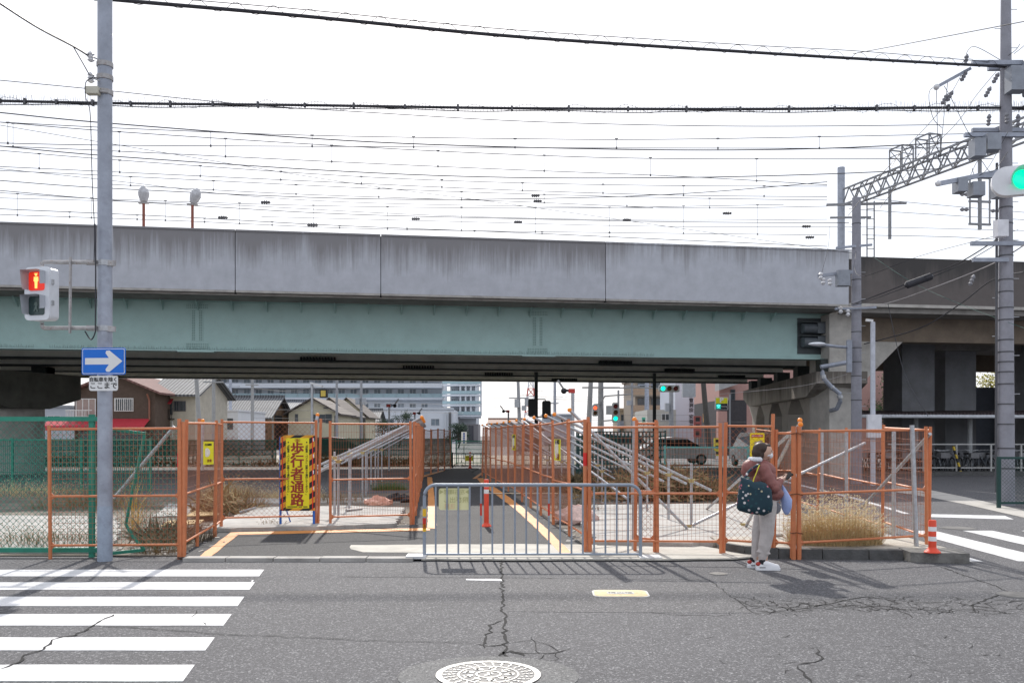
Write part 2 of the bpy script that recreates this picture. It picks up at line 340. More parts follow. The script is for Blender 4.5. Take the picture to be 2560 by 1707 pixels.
for a in ([(493, 1394), (523, 1394), (596, 1336), (1075, 1325), (1075, 1319), (577, 1330)], [(1069, 1320), (1092, 1321), (1086, 1240), (1080, 1192), (1068, 1192), (1070, 1240)],
          [(1403, 1386), (1432, 1386), (1385, 1338), (1310, 1270), (1262, 1234), (1222, 1208), (1207, 1194), (1192, 1195), (1206, 1212), (1240, 1236), (1290, 1274), (1350, 1330)]):
    pts = [G(*p, .034) for p in a]; MB().prism(jag([(p.x, p.y) for p in pts], .3, .008), .031, .0365).build('yellow_line', yline, path)
for a in ([(1056, 1193), (1111, 1176.5), (1104, 1175.5), (1050, 1190)], [(1181, 1196), (1190, 1196), (1206, 1184), (1202, 1181.5)]):
    pts = [G(*p, .034) for p in a]; MB().prism([(p.x, p.y) for p in pts], .031, .0365).build('yellow_line', yline, path)
MB().prism([(p.x, p.y) for p in (G(1062, 1386, .036), G(1432, 1386, .036), G(1436, 1392, .036), G(1062, 1392, .036))], .036, .0395).build('yellow_line', mat('faded_line', (.72, .56, .38), .7, var=.15, scale=3, grime=.25), apron)
ROOTM[apron.name] = M.Translation(apron.location)
# ---- kerbs
kerb = struct(thing('kerb', 'x', 'x', (-2.6, 11.7, 0))); del kerb['label'], kerb['category']
xs = [G(460, 1402).x, G(567, 1402).x, G(686, 1402).x, G(802, 1402).x, G(917, 1402).x, G(1034, 1402).x]
for a, b in zip(xs, xs[1:]):
    MB().bb(a + .006, b - .006, 11.58, 11.78, -.05, .045 + rnd.uniform(0, .008)).build('kerb_stone', conc_pale, kerb)
kerb2 = struct(thing('kerb', 'x', 'x', (4.2, 11.8, 0))); del kerb2['label'], kerb2['category']
dkerb = mat('dark_kerb', (.085, .085, .085), .85, var=.3, scale=8, bump=.4, grime=.4)
kl = [(2.92, 12.55), (3.15, 12.1), (3.55, 11.87), (4.1, 11.78), (4.7, 11.74), (5.15, 11.72)]
for a, b in zip(kl, kl[1:]):
    p, q = V((*a, 0)), V((*b, 0)); t = (q - p).normalized() * .006; n = V((0, .16, 0))
    MB().slab([p + t, q - t, q - t + n, p + t + n], (0, 0, .135)).build('kerb_stone', dkerb, kerb2)
MB().slab([(5.16, 11.55, 0), (5.85, 11.4, 0), (5.95, 11.95, 0), (5.2, 12.0, 0)], (0, 0, .13)).build('kerb_stone', mat('patched_kerb', (.17, .165, .155), .9, var=.45, scale=5, bump=.5, grime=.5), kerb2)
struct(sheet('verge', jag([(2.95, 12.7), (3.3, 12.15), (3.7, 12.02), (5.2, 11.9), (5.9, 12.0), (5.95, 13.6), (3.0, 13.5)], .3, .03), .11, mat('verge_soil', (.43, .40, .35), .95, var=.25, scale=3, bump=.7, grime=.35), th=.1))
# ---- broken concrete slabs in the lots
def slab(name, label, poly, z0, z1, m=conc_pale, amp=.06):
    o = MB().prism(jag(poly, .16, amp), z0, z1).build(name, m); return tag(o, label, 'concrete slab')
def gp(pts, z): return [(p.x, p.y) for p in (G(x, y, z) for x, y in pts)]
slab('concrete_slab', 'long pale broken concrete slab behind the yellow pedestrian notice board', gp([(500, 1320), (760, 1316), (985, 1308), (1012, 1268), (860, 1263), (650, 1266), (585, 1290)], .1), .0, .1)
slab('concrete_slab', 'white concrete slab behind the green chain link fence', gp([(-260, 1375), (250, 1376), (300, 1340), (290, 1290), (-260, 1285)], .06), .0, .06)
slab('concrete_slab', 'wide pale concrete slab behind the orange fence and the standing person', gp([(1492, 1352), (1700, 1356), (1960, 1350), (1990, 1320), (1960, 1262), (1760, 1258), (1440, 1262), (1450, 1300)], .09), .0, .09)
slab('concrete_slab', 'small cracked concrete slab under the bent green gate frame', gp([(330, 1376), (440, 1372), (430, 1330), (350, 1335)], .05), .0, .05)
slab('concrete_slab', 'pale concrete slab lying beside the plywood sheets', gp([(380, 1290), (560, 1285), (640, 1262), (420, 1258)], .05), .0, .05)
slab('concrete_slab', 'thin grey concrete slab at the edge of the shaded yard', gp([(560, 1258), (800, 1256), (1000, 1254), (1000, 1243), (620, 1245)], .04), .0, .045, conc)
for k, (a, lb) in enumerate((([(462, 1292), (548, 1288), (546, 1276), (490, 1277)], 'yellowish plywood sheet lying flat behind the side fence panel'), ([(402, 1316), (500, 1310), (510, 1300), (420, 1303)], 'weathered plywood sheet propped on rubble near the bent green frame'))):
    p = [G(x, y, .12) for x, y in a]; tag(MB().slab(p, (0, 0, .018)).build('plywood_sheet', mat('plywood', (.50, .33, .13), .7, var=.2, scale=3, grime=.25)), lb, 'plywood')
# rubble along slab edges: too many bits to count
rub = MB()
def rubble(p, q, n, sp, s0=.02, s1=.07):
    for i in range(n):
        c = V(p).lerp(V(q), rnd.random()) + V((rnd.gauss(0, sp), rnd.gauss(0, sp * .7), 0)); s = rnd.uniform(s0, s1) * rnd.uniform(.5, 1)
        mt = M.Rotation(rnd.uniform(0, 6), 3, 'Z') @ M.Rotation(rnd.uniform(-.5, .5), 3, 'X')
        rub.box(c + V((0, 0, s * .3)), (s * rnd.uniform(.7, 1.6), s, s * rnd.uniform(.5, .9)), m=mt)
for a, b, n in (((-4.6, 12.3, 0), (-5.8, 12.6, 0), 130), ((-4.8, 15.2, .0), (-2.0, 16.2, 0), 90), ((1.25, 13.0, 0), (1.0, 15.5, 0), 110), ((1.3, 13.2, .0), (5.0, 13.4, 0), 150),
                ((-5.5, 13, 0), (-4.9, 19, 0), 120), ((-12, 12.4, 0), (-6, 12.5, 0), 90), ((-6, 20, 0), (-2.5, 23, 0), 160), ((2, 21, 0), (5, 24, 0), 90), ((-4.7, 14.4, 0), (-4.5, 12.4, 0), 60)):
    rubble(a, b, n, .22)
rub.build('rubble', conc, None); o = bpy.context.scene.objects['rubble']; tag(o, 'grey concrete rubble and chips scattered round the broken slabs', 'rubble'); o['kind'] = 'stuff'
# ---- cracks: dark jagged gaps in the road
def crack(b, pts, w, r=rnd, z=.0035, sub=10):
    q = []
    for i in range(len(pts) - 1):
        a, c = V(pts[i]), V(pts[i + 1]); nr = (c - a).cross(V((0, 0, 1))).normalized()
        n = max(2, int((c - a).length / .07))
        for k in range(n): q.append(a.lerp(c, k / n) + nr * r.gauss(0, .014) * (k > 0))
    q.append(V(pts[-1])); l = len(q); vs = []; fs = []
    for i, p in enumerate(q):
        t = q[min(i + 1, l - 1)] - q[max(i - 1, 0)]; nr = t.cross(V((0, 0, 1))).normalized(); ww = w * r.uniform(.35, 1.3) * (min(i, l - 1 - i) > 0) + .001
        vs += [V((p.x, p.y, z)) + nr * ww, V((p.x, p.y, z)) - nr * ww]
    b.add(vs, [(2 * i, 2 * i + 1, 2 * i + 3, 2 * i + 2) for i in range(l - 1)])
ck = MB(); gz = lambda *a: [G(x, y) for x, y in a]
crack(ck, gz((1254, 1403), (1254, 1443), (1258, 1530), (1262, 1590), (1267, 1650), (1268, 1660)), .011)
crack(ck, gz((1258, 1550), (1238, 1558), (1222, 1562), (1222, 1575), (1212, 1602), (1207, 1612)), .009)
crack(ck, gz((1190, 1611), (1207, 1612), (1235, 1614), (1262, 1609)), .008); crack(ck, gz((1207, 1612), (1212, 1620)), .006)
crack(ck, gz((1246, 1638), (1262, 1630), (1275, 1627), (1300, 1633), (1310, 1640)), .016); crack(ck, gz((1246, 1638), (1262, 1646), (1267, 1650)), .012)
crack(ck, gz((1280, 1629), (1380, 1633), (1432, 1620)), .006); crack(ck, gz((1345, 1650), (1360, 1636), (1390, 1632), (1397, 1646), (1370, 1652), (1345, 1650)), .004)
crack(ck, gz((1262, 1609), (1330, 1600), (1372, 1612), (1400, 1630)), .003); crack(ck, gz((1330, 1590), (1340, 1620), (1350, 1634)), .003); crack(ck, gz((1220, 1592), (1262, 1590)), .003)
crack(ck, gz((0, 1674), (50, 1655), (60, 1638), (110, 1624), (130, 1600), (190, 1588), (240, 1560), (285, 1536)), .011, z=.0065)
crack(ck, gz((240, 1563), (360, 1571), (460, 1578), (560, 1586), (700, 1590), (860, 1598), (1000, 1604), (1190, 1606)), .0045, z=.0065)
crack(ck, gz((492, 1526), (490, 1535), (475, 1545)), .006, z=.0065); crack(ck, gz((508, 1556), (515, 1563)), .012, z=.0065)
crack(ck, gz((850, 1441), (1254, 1444), (1490, 1446), (1775, 1449), (1800, 1470), (1850, 1505), (1880, 1530), (1905, 1539)), .005)
crack(ck, gz((1620, 1530), (1700, 1537), (1826, 1538), (1830, 1528)), .004); crack(ck, gz((1995, 1661), (2050, 1650), (2053, 1640), (2043, 1622)), .008); crack(ck, gz((1995, 1661), (2010, 1680), (2030, 1707)), .009)
crack(ck, gz((2350, 1416), (2440, 1448), (2500, 1470), (2521, 1480), (2490, 1490), (2430, 1512), (2440, 1530)), .009)
crack(ck, gz((2030, 1516), (2090, 1505), (2140, 1495), (2180, 1491), (2260, 1510)), .008); crack(ck, gz((2140, 1500), (2190, 1520), (2290, 1526)), .007)
rr = random.Random(3)
for i in range(210):                                    # crazed strip along the right lane
    x = rr.uniform(1860, 2560); y = 1512 + rr.gauss(0, 9) + max(0, x - 2350) * .09 * rr.uniform(-.5, 1.6)
    a = G(x, y); an = rr.uniform(0, 6.28); l = rr.uniform(.04, .2)
    b2 = a + V((math.cos(an) * l, math.sin(an) * l, 0)); c2 = b2 + V((math.cos(an + rr.uniform(-1.4, 1.4)) * l, math.sin(an + rr.uniform(-1.4, 1.4)) * l, 0))
    crack(ck, [a, b2, c2], rr.uniform(.0015, .0055), rr)
for i in range(40):
    a = G(rr.uniform(1700, 2560), rr.uniform(1530, 1700)); an = rr.uniform(0, 6.28); l = rr.uniform(.05, .18)
    crack(ck, [a, a + V((math.cos(an) * l, math.sin(an) * l, 0))], .003, rr)
ck.build('road_crack', dash_m, road, kind='stuff')
# patches of other asphalt
MB().prism([(p.x, p.y) for p in gz((1265, 1446), (1775, 1450), (1880, 1532), (1640, 1531), (1270, 1528))], .0, .0022).build('asphalt_patch', asphalt('patch_asphalt', (.096, .094, .099), (.27, .27, .28), patch=.1), road)
# ---- covers in the road
def manhole():
    c = G(1221, 1688); r = .36
    t = thing('manhole_cover', 'round white-metal manhole cover with cast leaf pattern in a concrete ring', 'manhole cover', (c.x, c.y, 0))
    n = 48; ring = [(.62 * math.cos(i * 2 * math.pi / n), .52 * math.sin(i * 2 * math.pi / n)) for i in range(n)]
    MB().prism(jag(ring, .2, .012), 0, .004).build('concrete_ring', asphalt('ring_concrete', (.14, .14, .142), (.26, .26, .26), patch=.1), t, world=False)
    MB().lathe([(.36, 0), (.36, .007), (.34, .008)], 40).build('cover_plate', mat('iron_dark', (.07, .07, .075), .6, metal=.3, var=.3), t, world=False)
    al = mat('worn_iron', (.46, .455, .44), .5, metal=.25, var=.2, scale=30)
    b = MB()
    def annulus(r0, r1, z):
        m = 40
        for i in range(m):
            a, c2 = 2 * math.pi * i / m, 2 * math.pi * (i + 1) / m
            b.add([(r0 * math.cos(a), r0 * math.sin(a), z), (r1 * math.cos(a), r1 * math.sin(a), z), (r1 * math.cos(c2), r1 * math.sin(c2), z), (r0 * math.cos(c2), r0 * math.sin(c2), z)], [(0, 1, 2, 3)])
    annulus(.318, .36, .012); b.build('rim', al, t, world=False)
    b = MB(); annulus(.075, .09, .012); b.build('inner_ring', al, t, world=False); b = MB(); annulus(.20, .212, .012); b.build('inner_ring', al, t, world=False)
    b = MB()
    def petal(cx, cy, a, l, wd):
        ca, sa = math.cos(a), math.sin(a); pts = []
        for k in range(8):
            u = math.cos(k * math.pi / 4) * l; v = .85 * math.sin(k * math.pi / 4) * wd * (1 if u < 0 else .75); pts.append((cx + ca * u - sa * v, cy + sa * u + ca * v))
        b.prism(pts, .008, .0125)
    for i in range(9):
        a = i * 2 * math.pi / 9
        petal(.145 * math.cos(a), .145 * math.sin(a), a + .6, .045, .028); petal(.145 * math.cos(a) * 1.08, .145 * math.sin(a) * 1.08, a - .9, .035, .018)
    for i in range(26):
        a = i * 2 * math.pi / 26
        for rr2, da in ((.24, .7), (.268, -.6), (.298, .8)): petal(rr2 * math.cos(a + rr2), rr2 * math.sin(a + rr2), a + da, .017, .008)
    petal(0, 0, 1.0, .05, .016); petal(.01, .02, 2.4, .035, .012)
    b.build('cast_pattern', al, t, world=False, kind='stuff')
manhole()
c = G(1551, 1483.5); t = thing('hydrant_cover', 'flat yellow rectangular hydrant cover plate in the road', 'hydrant cover', (c.x, c.y, 0), R(-2))
def rrect(w_, h_, r_, n=4):
    return [(sx * (w_ / 2 - r_) + r_ * math.cos(a0 + k * math.pi / 2 / n), sy * (h_ / 2 - r_) + r_ * math.sin(a0 + k * math.pi / 2 / n)) for sx, sy, a0 in ((1, 1, 0), (-1, 1, math.pi / 2), (-1, -1, math.pi), (1, -1, 1.5 * math.pi)) for k in range(n + 1)]
MB().prism(rrect(.58, .40, .09), 0, .006).build('rim', mat('cover_rim', (.5, .49, .46), .6, var=.15), t, world=False)
MB().prism(rrect(.54, .36, .08), .004, .0085).build('cover_plate', mat('cover_yellow', (.62, .47, .24), .6, var=.2, scale=20, grime=.3), t, world=False)
MB().prism(rrect(.28, .12, .02), .007, .011).build('name_plate', mat('cover_grey', (.5, .5, .48), .6), t, world=False)
text_mb('消火栓', .085, M.Translation((0, 0, .0125)), ext=.0008).build('lettering', mat('cover_letter', (.25, .25, .24), .6), t, world=False)
for x, y, r_, lb in ((1797, 1434, .11, 'small round grey valve cover in the road near the white shoes'), (2545, 1487, .2, 'round rusty manhole cover among the crazed asphalt'), (2395, 1320, .3, 'round iron manhole cover beyond the side street crosswalk')):
    c = G(x, y); t = thing('valve_cover', lb, 'manhole cover', (c.x, c.y, 0))
    MB().lathe([(r_, 0), (r_, .005)], 24).build('rim', mat('cover_iron2', (.11, .11, .11), .6, var=.3), t, world=False); MB().lathe([(r_ * .86, .004), (r_ * .86, .008)], 24).build('cover_plate', mat('cover_iron', (.14, .135, .13), .6, metal=.3, var=.3), t, world=False)

# ================================================================ the steel railway bridge
br = thing('railway_bridge', 'pale green steel girder railway bridge with streaked grey concrete parapet', 'bridge', BA, TH)
par_m = stained('parapet_concrete', (.43, .445, .49), (.215, .21, .22), 8.5, 6.5, reach=.50, fx=6.5)
par_clean = stained('parapet_concrete_clean', (.45, .465, .51), (.24, .235, .245), 8.5, 6.5, reach=.72, fx=6.5)
grd = mat('girder_green', (.355, .505, .485), .55, var=.07, scale=1.2, grime=.1, bump=.04, bscale=6)
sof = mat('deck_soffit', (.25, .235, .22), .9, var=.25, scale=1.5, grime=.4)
grd_in = mat('inner_girder_brightened', (.78, .79, .73), .6, var=.12, scale=1.0, grime=.2)  # pale colour stands in for light bounced onto the inner webs
flange_m = mat('girder_flange_dark', (.018, .026, .025), .6, var=.2, grime=.3)  # near-black colour paints in the shadow gaps below the inner girders
SE = 29.6
js = [-14.0, SX(0, 0) - 1.5, SX(588, 0), SX(952, 0), SX(1514, 0), SE]
for i, (a, b) in enumerate(zip(js, js[1:])):
    o = MB(); o.bb(a + .012, b - .012, 0, .25, 6.52, 8.5); o.bb(a + .012, b - .012, -.03, .30, 8.5, 8.56)
    MB().bb(b - .03, b + .03, .06, .2, 6.40, 8.5).build('joint_filler', dash_m, br, world=False)
    o.build('parapet_panel', par_clean if i in (4,) else par_m, br, world=False)
    MB().bb(a + .02, b - .02, -.02, .5, 6.44, 6.515).build('drip_edge', conc_pale, br, world=False)
MB().bb(-14, SE, .12, 1.72, 6.36, 6.435).build('deck_slab', sof, br, world=False); MB().bb(-14, SE, 1.722, 19.0, 6.36, 6.435).build('deck_slab', mat('inner_soffit_brightened', (.55, .54, .51), .9, var=.15, scale=.8, grime=.15), br, world=False)  # inner soffit coloured lighter than the overhang to brighten the shaded underside
MB().bb(-14, SE, 18.8, 19.05, 6.44, 8.5).build('parapet_panel', conc, br, world=False)
ge = lambda t: SX(2083, 1.7) + (t - 1.7) * .2
def girder(t, m, first=False):
    b = MB(); b.bb(-14, ge(t), t, t + .03, 4.62, 6.34); g = b.build('girder', m, br, world=False)
    MB().bb(-14, ge(t), t - .25, t + .28, 4.575 if first else 4.545, 4.615).build('flange', flange_m if not first else grd, g, world=False)
    b = MB(); b.bb(-14, ge(t), t - .2, t + .22, 6.342, 6.358)
    if not first:
        for k in range(28): b.bb(-13 + k * 1.5, -13 + k * 1.5 + .02, t + .032, t + .15, 4.62, 6.33)
    b.build('stiffener', m, g, world=False); return g
gts = [1.7, 5.4, 9.3, 13.2, 17.1]; gs = [girder(t, grd if i == 0 else grd_in, i == 0) for i, t in enumerate(gts)]
g1 = gs[0]
for xo in (453, 1235):                                   # bolted splices
    s0 = SX(xo * K, 1.7)
    b = MB(); b.bb(s0 - .2, s0 + .2, 1.68, 1.699, 4.95, 6.05); b.bb(s0 - .38, s0 + .38, 1.675, 1.698, 6.08, 6.27); b.bb(s0 - .38, s0 + .38, 1.675, 1.698, 4.68, 4.9); b.bb(s0 - .62, s0 + .62, 1.42, 1.95, 4.545, 4.572)
    sp = b.build('splice_plate', grd, g1, world=False)
    b = MB()
    for i in range(18):
        for x in (-.15, -.09, .09, .15): b.box((s0 + x, 1.672, 5.0 + i * .059), (.032, .02, .03))
    for zz in (6.12, 6.175, 6.23, 4.73, 4.79, 4.85):
        for i in range(12): b.box((s0 - .34 + i * .062, 1.668, zz), (.03, .02, .028))
    b.build('bolt', mat('bolt_green', (.17, .26, .24), .5), g1, world=False, kind='stuff')
    for j, t in enumerate(gts[1:]):
        b = MB(); sj = s0 + 1.15 * (t - 1.7) * .93
        for k in range(12): b.bb(sj - .7 + k * .12, sj - .63 + k * .12, t - .27, t - .005, 4.53, 4.74)
        b.build('splice_plate', flange_m, gs[j + 1], world=False)
for k in range(34): s0 = -12 + k * 1.19; MB().add([(s0, 1.69, 6.34), (s0, 1.2, 6.34), (s0, 1.69, 6.02), (s0 + .03, 1.69, 6.34), (s0 + .03, 1.2, 6.34), (s0 + .03, 1.69, 6.02)], [(0, 1, 2), (5, 4, 3), (0, 3, 4, 1), (1, 4, 5, 2)]).build('bracket', grd, g1, world=False)
b = MB()                                                 # bird spikes along the lower flange
s0 = -12.0
while s0 < SX(1630, 1.7):
    if not (SX(90, 1.7) < s0 < SX(130, 1.7)):
        l = rnd.uniform(.06, .14); b.tube((s0, 1.5 + rnd.uniform(-.02, .02), 4.615), (s0 + rnd.uniform(-.03, .03), 1.46, 4.615 + l), .006, .003, 3, False)
    s0 += .035
b.build('bird_spike', mat('spike_steel', (.12, .14, .13), .5), g1, world=False, kind='stuff')
# cross frames under the deck
for t0, t1 in zip(gts, gts[1:]):
    for k in range(12): s0 = -9 + k * 3.2; b = MB(); b.bar((s0, t0 + .1, 5.6), (s0, t1 - .1, 5.6), .09); b.bar((s0, t0 + .1, 6.2), (s0, t1 - .1, 6.2), .09); b.bar((s0, t0 + .1, 5.6), (s0, t1 - .1, 6.2), .08); b.build('cross_frame', flange_m, br, world=False)
for t0 in ():                              # cable trays slung under the deck
    MB().bb(-14, 27.5, t0, t0 + .12, 4.9, 5.0).build('cable_tray', flange_m, br, world=False)
# end of the girder: dark recess with twin drums
u0, u1 = SX(1993, 1.7), SX(2054, 1.7)
t = thing('drum_unit', 'dark twin drum unit fixed on the green girder end', 'drum unit', BA + BU * u0 + BV * 1.7 + V((0, 0, 4.7)), TH)
wd = u1 - u0
dk = mat('drum_dark', (.045, .055, .06), .5, var=.25); dk2 = mat('drum_grey', (.10, .115, .13), .5, var=.2)
MB().bb(0, wd, -.03, -.002, .1, 1.5).build('back_plate', dk, t, world=False)
for zc in (.55, 1.08):
    MB().tube((.12, -.2, zc), (.66, -.2, zc), .2, n=16).build('drum', dk2, t, world=False, smooth=True)
    MB().bb(.66, 1.05, -.4, -.03, zc - .2, zc + .2).build('drum_box', dk2, t, world=False)
    MB().bb(.05, 1.1, -.42, -.03, zc + .21, zc + .235).build('shelf', dk, t, world=False)
# rust-stained work lamps standing on the parapet
for xo, yo, yt, lb, lean in ((330, 524, 422, 'upright', 0), (442, 527, 425, 'tilted', .35)):
    a = P(xo * K, yo * K, TD(xo * K, .6)); d = a.y; b_ = P(xo * K, yt * K, d); hp = b_.z - a.z
    a.z = 8.45
    t = thing('floodlight', 'bagged %s floodlight on a rusty post above the bridge parapet' % lb, 'floodlight', a)
    MB().tube((0, 0, 0), (0, 0, hp * .68), .05).build('post', mat('rust_red', (.24, .085, .06), .8, var=.25, scale=8), t, world=False)
    MB().box((0, 0, hp * .69), (.34, .1, .05)).build('bracket', rusty, t, world=False)
    h = MB().lathe([(.02, -.02), (.12, .05), (.17, .2), (.19, .32), (.14, .46), (.05, .56), (.01, .58)], 10)
    h.xf(M.Translation((0, 0, hp * .70)) @ M.Rotation(lean, 4, 'Y') @ M.Translation((.0, 0, 0))); h.build('lamp_head', mat('grey_bag', (.45, .45, .47), .6, var=.25, scale=9, bump=.5), t, world=False)

# ---- piers
pm = stained('pier_concrete', (.40, .365, .32), (.13, .115, .10), 4.2, 2.4, reach=.50, fx=4)
def pier(label, near, far, wdt, z0, z1, cols, cr_, right=True, pm=pm):
    near = V(near); far = V(far); u = (far - near).normalized(); n = V((u.y, -u.x, 0)) * (1 if right else -1); L_ = (far - near).length
    t = thing('bridge_pier', label, 'bridge pier', near)
    b = MB(); pr = [(0, z0 + .45), (0, z1), (L_, z1), (L_, z0 + .45), (L_ - 1.6, z0), (1.6, z0)]
    b.slab([near + u * a + V((0, 0, z)) for a, z in pr], n * wdt); b.build('pier_cap', pm, t)
    for c in cols:
        p = near + u * c + n * (wdt / 2 if right else 1.4)
        b = MB()
        if cr_ < .9: b.bb(-cr_, cr_, -cr_, cr_, -.2, z0 + .2); b.add([(-cr_ - .02, -cr_ - .8, z0 + .05), (cr_ + .02, -cr_ - .8, z0 + .05), (cr_ + .02, cr_ + .8, z0 + .05), (-cr_ - .02, cr_ + .8, z0 + .05), (-cr_, -cr_, z0 - .6), (cr_, -cr_, z0 - .6), (cr_, cr_, z0 - .6), (-cr_, cr_, z0 - .6)], [(0, 1, 5, 4), (1, 2, 6, 5), (2, 3, 7, 6), (3, 0, 4, 7)])
        else: b.tube((0, 0, -.2), (0, 0, z0 + .2), cr_, n=28)
        b.xf(M.Translation(p) @ M.Rotation(math.atan2(u.y, u.x) - R(90), 4, 'Z')); b.build('column', pm if cr_ < .9 else conc, t, smooth=cr_ > .9)
    for t_ in gts:
        k = min(max(t_ - .9, .4), L_ - .5); MB().box(near + u * k + n * (wdt * .3) + V((0, 0, (z1 + 4.57) / 2)), (.6, .6, 4.57 - z1)).build('bearing', flange_m, t)
    return t
pier('grey hammerhead concrete pier under the right end of the green bridge', (11.6, 34.0, 0), (12.75, 49.2, 0), 1.9, 3.15, 4.05, (3.0, 7.0, 11.0, 14.2), .55)
pier('round concrete column pier with dark cap behind the green chain link fence', (-20.6, 34.0, 0), (-18.75, 38.8, 0), 5.2, 2.72, 4.2, (3.2,), 1.0, right=False, pm=mat('mossy_concrete', (.10, .10, .085), .9, var=.35, scale=1.5, grime=.4))
# downpipe wandering over the right pier
t = thing('drain_pipe', 'bent grey drain pipe running down the right bridge pier', 'drain pipe', P(2044, 990, 33.6))
q = lambda x, y, d=33.4: P(1850 + x * .2105, 750 + y * .2105, d)
MB().path([q(1300, 735), q(960, 795), q(975, 850), q(990, 925), q(1090, 1035), q(1185, 1110), q(1190, 1200), q(1150, 1290, 33.6), q(1080, 1310, 34.3)], .085, 8).build('pipe', galv_pole, t, smooth=True)
for x, y, x2, y2 in ((985, 890, 992, 930), (1085, 1030, 1100, 1046), (1183, 1130, 1190, 1165)): MB().tube(q(x, y), q(x2, y2), .11).build('coupling', galv, t)
# ---- concrete viaduct continuing to the right
via = thing('concrete_viaduct', 'dark stained concrete viaduct on columns continuing right of the green bridge', 'viaduct', BA + BU * 29.7, TH)
vm = stained('viaduct_concrete', (.115, .10, .095), (.05, .046, .045), 8.45, 6.6, reach=.5, fx=2.2)
vb = mat('viaduct_beam', (.19, .15, .115), .9, var=.2, scale=1.5, grime=.35)
for i in range(3): MB().bb(.05 + i * 9, 9.03 + i * 9, .45, .7, 6.62, 8.42).build('parapet_panel', vm, via, world=False)
MB().bb(0, 27, .3, .75, 6.5, 6.615).build('drip_edge', conc, via, world=False)
MB().bb(0, 27, .5, 19, 6.3, 6.495).build('deck_slab', sof, via, world=False)
MB().bb(.9, 27, 1.8, 2.5, 5.35, 6.295).build('edge_beam', vb, via, world=False)
MB().bb(.9, 27, 16.5, 17.2, 5.35, 6.295).build('edge_beam', vb, via, world=False)
MB().bb(-.35, .75, 1.0, 2.6, 0, 6.295).build('end_column', conc, via, world=False)
for t0 in (1.8,):
    MB().slab([(.76, t0, 5.345), (3.2, t0, 5.345), (.76, t0, 3.0)], (0, .7, 0)).build('haunch', conc, via, world=False)
colm = mat('viaduct_column', (.20, .205, .22), .9, var=.15, scale=1.2, grime=.25)
for xf, t0, wf in ((2296, 5.5, 88), (2402, 6.5, 84), (2640, 5.0, 90), (2570, 14, 60)):
    d = TD(xf, t0); s_ = SX(xf, t0) - 29.7; hw = wf * d / FX / 2
    MB().bb(s_ - hw, s_ + hw, t0, t0 + 1.5, 0, 6.295).build('column', colm, via, world=False)
MB().bb(3.5, 27, 6.2, 6.9, 5.5, 6.297).build('cross_beam', sof, via, world=False)
# ================================================================ orange site fence
def wires(b, kind, wd, z0, z1, r):
    """a panel's wire mesh in its own plane: thin square-section wires"""
    def seg(x0, a, x1, c, y=0):
        p, q = V((x0, y, a)), V((x1, y, c)); t = (q - p).normalized(); n = V((-t.z, 0, t.x)) * r; m = V((0, r, 0))
        b.add([p + n, p + m, p - n, p - m, q + n, q + m, q - n, q - m], [(0, 4, 5, 1), (1, 5, 6, 2), (2, 6, 7, 3), (3, 7, 4, 0)])
    if kind == 'none': return
    if kind == 'diamond':
        c = .085; k = -((z1 - z0) // c) - 1
        n = int((wd + (z1 - z0)) / c) + 2
        for i in range(n):
            x = -(z1 - z0) + i * c
            a, e = max(x, 0), min(x + (z1 - z0), wd)
            if e > a + .01:
                seg(a, z0 + (a - x), e, z0 + (e - x), .003); seg(wd - a, z0 + (a - x), wd - e, z0 + (e - x), -.003)
    else:
        cx, cz = {'grid': (.055, .075), 'vert': (.045, .15), 'fine': (.05, .15)}[kind]
        n = max(2, round(wd / cx)); m = max(2, round((z1 - z0) / cz))
        for i in range(1, n): seg(wd * i / n, z0, wd * i / n, z1, .003)
        for j in range(m + 1): zz = z0 + (z1 - z0) * j / m; seg(0, zz, wd, zz, -.003)
PAN = {}
def panel(p, q, label, group, kind='vert', H=1.78, tops=(0, 0), rot=0, wr=.0019, mid=None, cat='fence', posts=(1, 1)):
    p = V(p); q = V(q); wd = (V((q.x, q.y, 0)) - V((p.x, p.y, 0))).length; rz = math.atan2(q.y - p.y, q.x - p.x)
    key = (round(wd, 1), kind, H, tops, mid, posts)
    if key in PAN: return copy_tree(PAN[key], p, rz, label, group=group)
    t = thing('temporary_fence', label, cat, p, rz, group); PAN[key] = t
    r = .024
    for k, (x, dt) in enumerate(((.02, tops[0]), (wd - .02, tops[1]))):
        if posts[k]: MB().tube((x, 0, 0), (x, 0, H + dt), r, n=8).build('post', orange, t, world=False, smooth=True)
    if mid: MB().tube((wd * mid, .03, 0), (wd * mid, .03, H + .02), r, n=8).build('post', orange, t, world=False, smooth=True)
    for z in (H - .05, .84, .19): MB().tube((.02, 0, z), (wd - .02, 0, z), .0165, n=7).build('rail', orange, t, world=False, smooth=True)
    b = MB(); wires(b, kind, wd - .05, .19, H - .05, wr); b.xf(M.Translation((.025, 0, 0))); b.build('wire_mesh', orange_wire, t, world=False, kind='stuff')
    for x, s in ((.02, 1), (wd - .02, -1)):
        for z in (.84, .19): MB().slab([(x, -.004, z - .07), (x + s * .075, -.004, z), (x, -.004, z + .07)], (0, .008, 0)).build('gusset', orange, t, world=False)
    return t
fl = lambda d: V((-1.78 - (d - 16.1) * .09, d, .03)) if d < 35 else V((-3.48 + (d - 35) * .0795, d, .03))      # left side of the passage
fr = lambda d: V((.92 - (d - 14.26) * .0933, d, .03)) if d < 25.2 else V((-.10 - (d - 25.2) * .117, d, .03))   # right side
gl = 'orange panels along the left side of the footpath'; gr_ = 'orange panels along the right side of the footpath'
panel(G(122, 1397), G(455, 1397), 'orange mesh panel standing in front of the green chain link fence', None, 'grid', wr=.0022)
panel(G(460, 1393), V((-4.70, 14.1, .03)), 'orange mesh panel carrying the yellow paper notice at the path corner', None, 'fine', H=1.84, mid=.46)
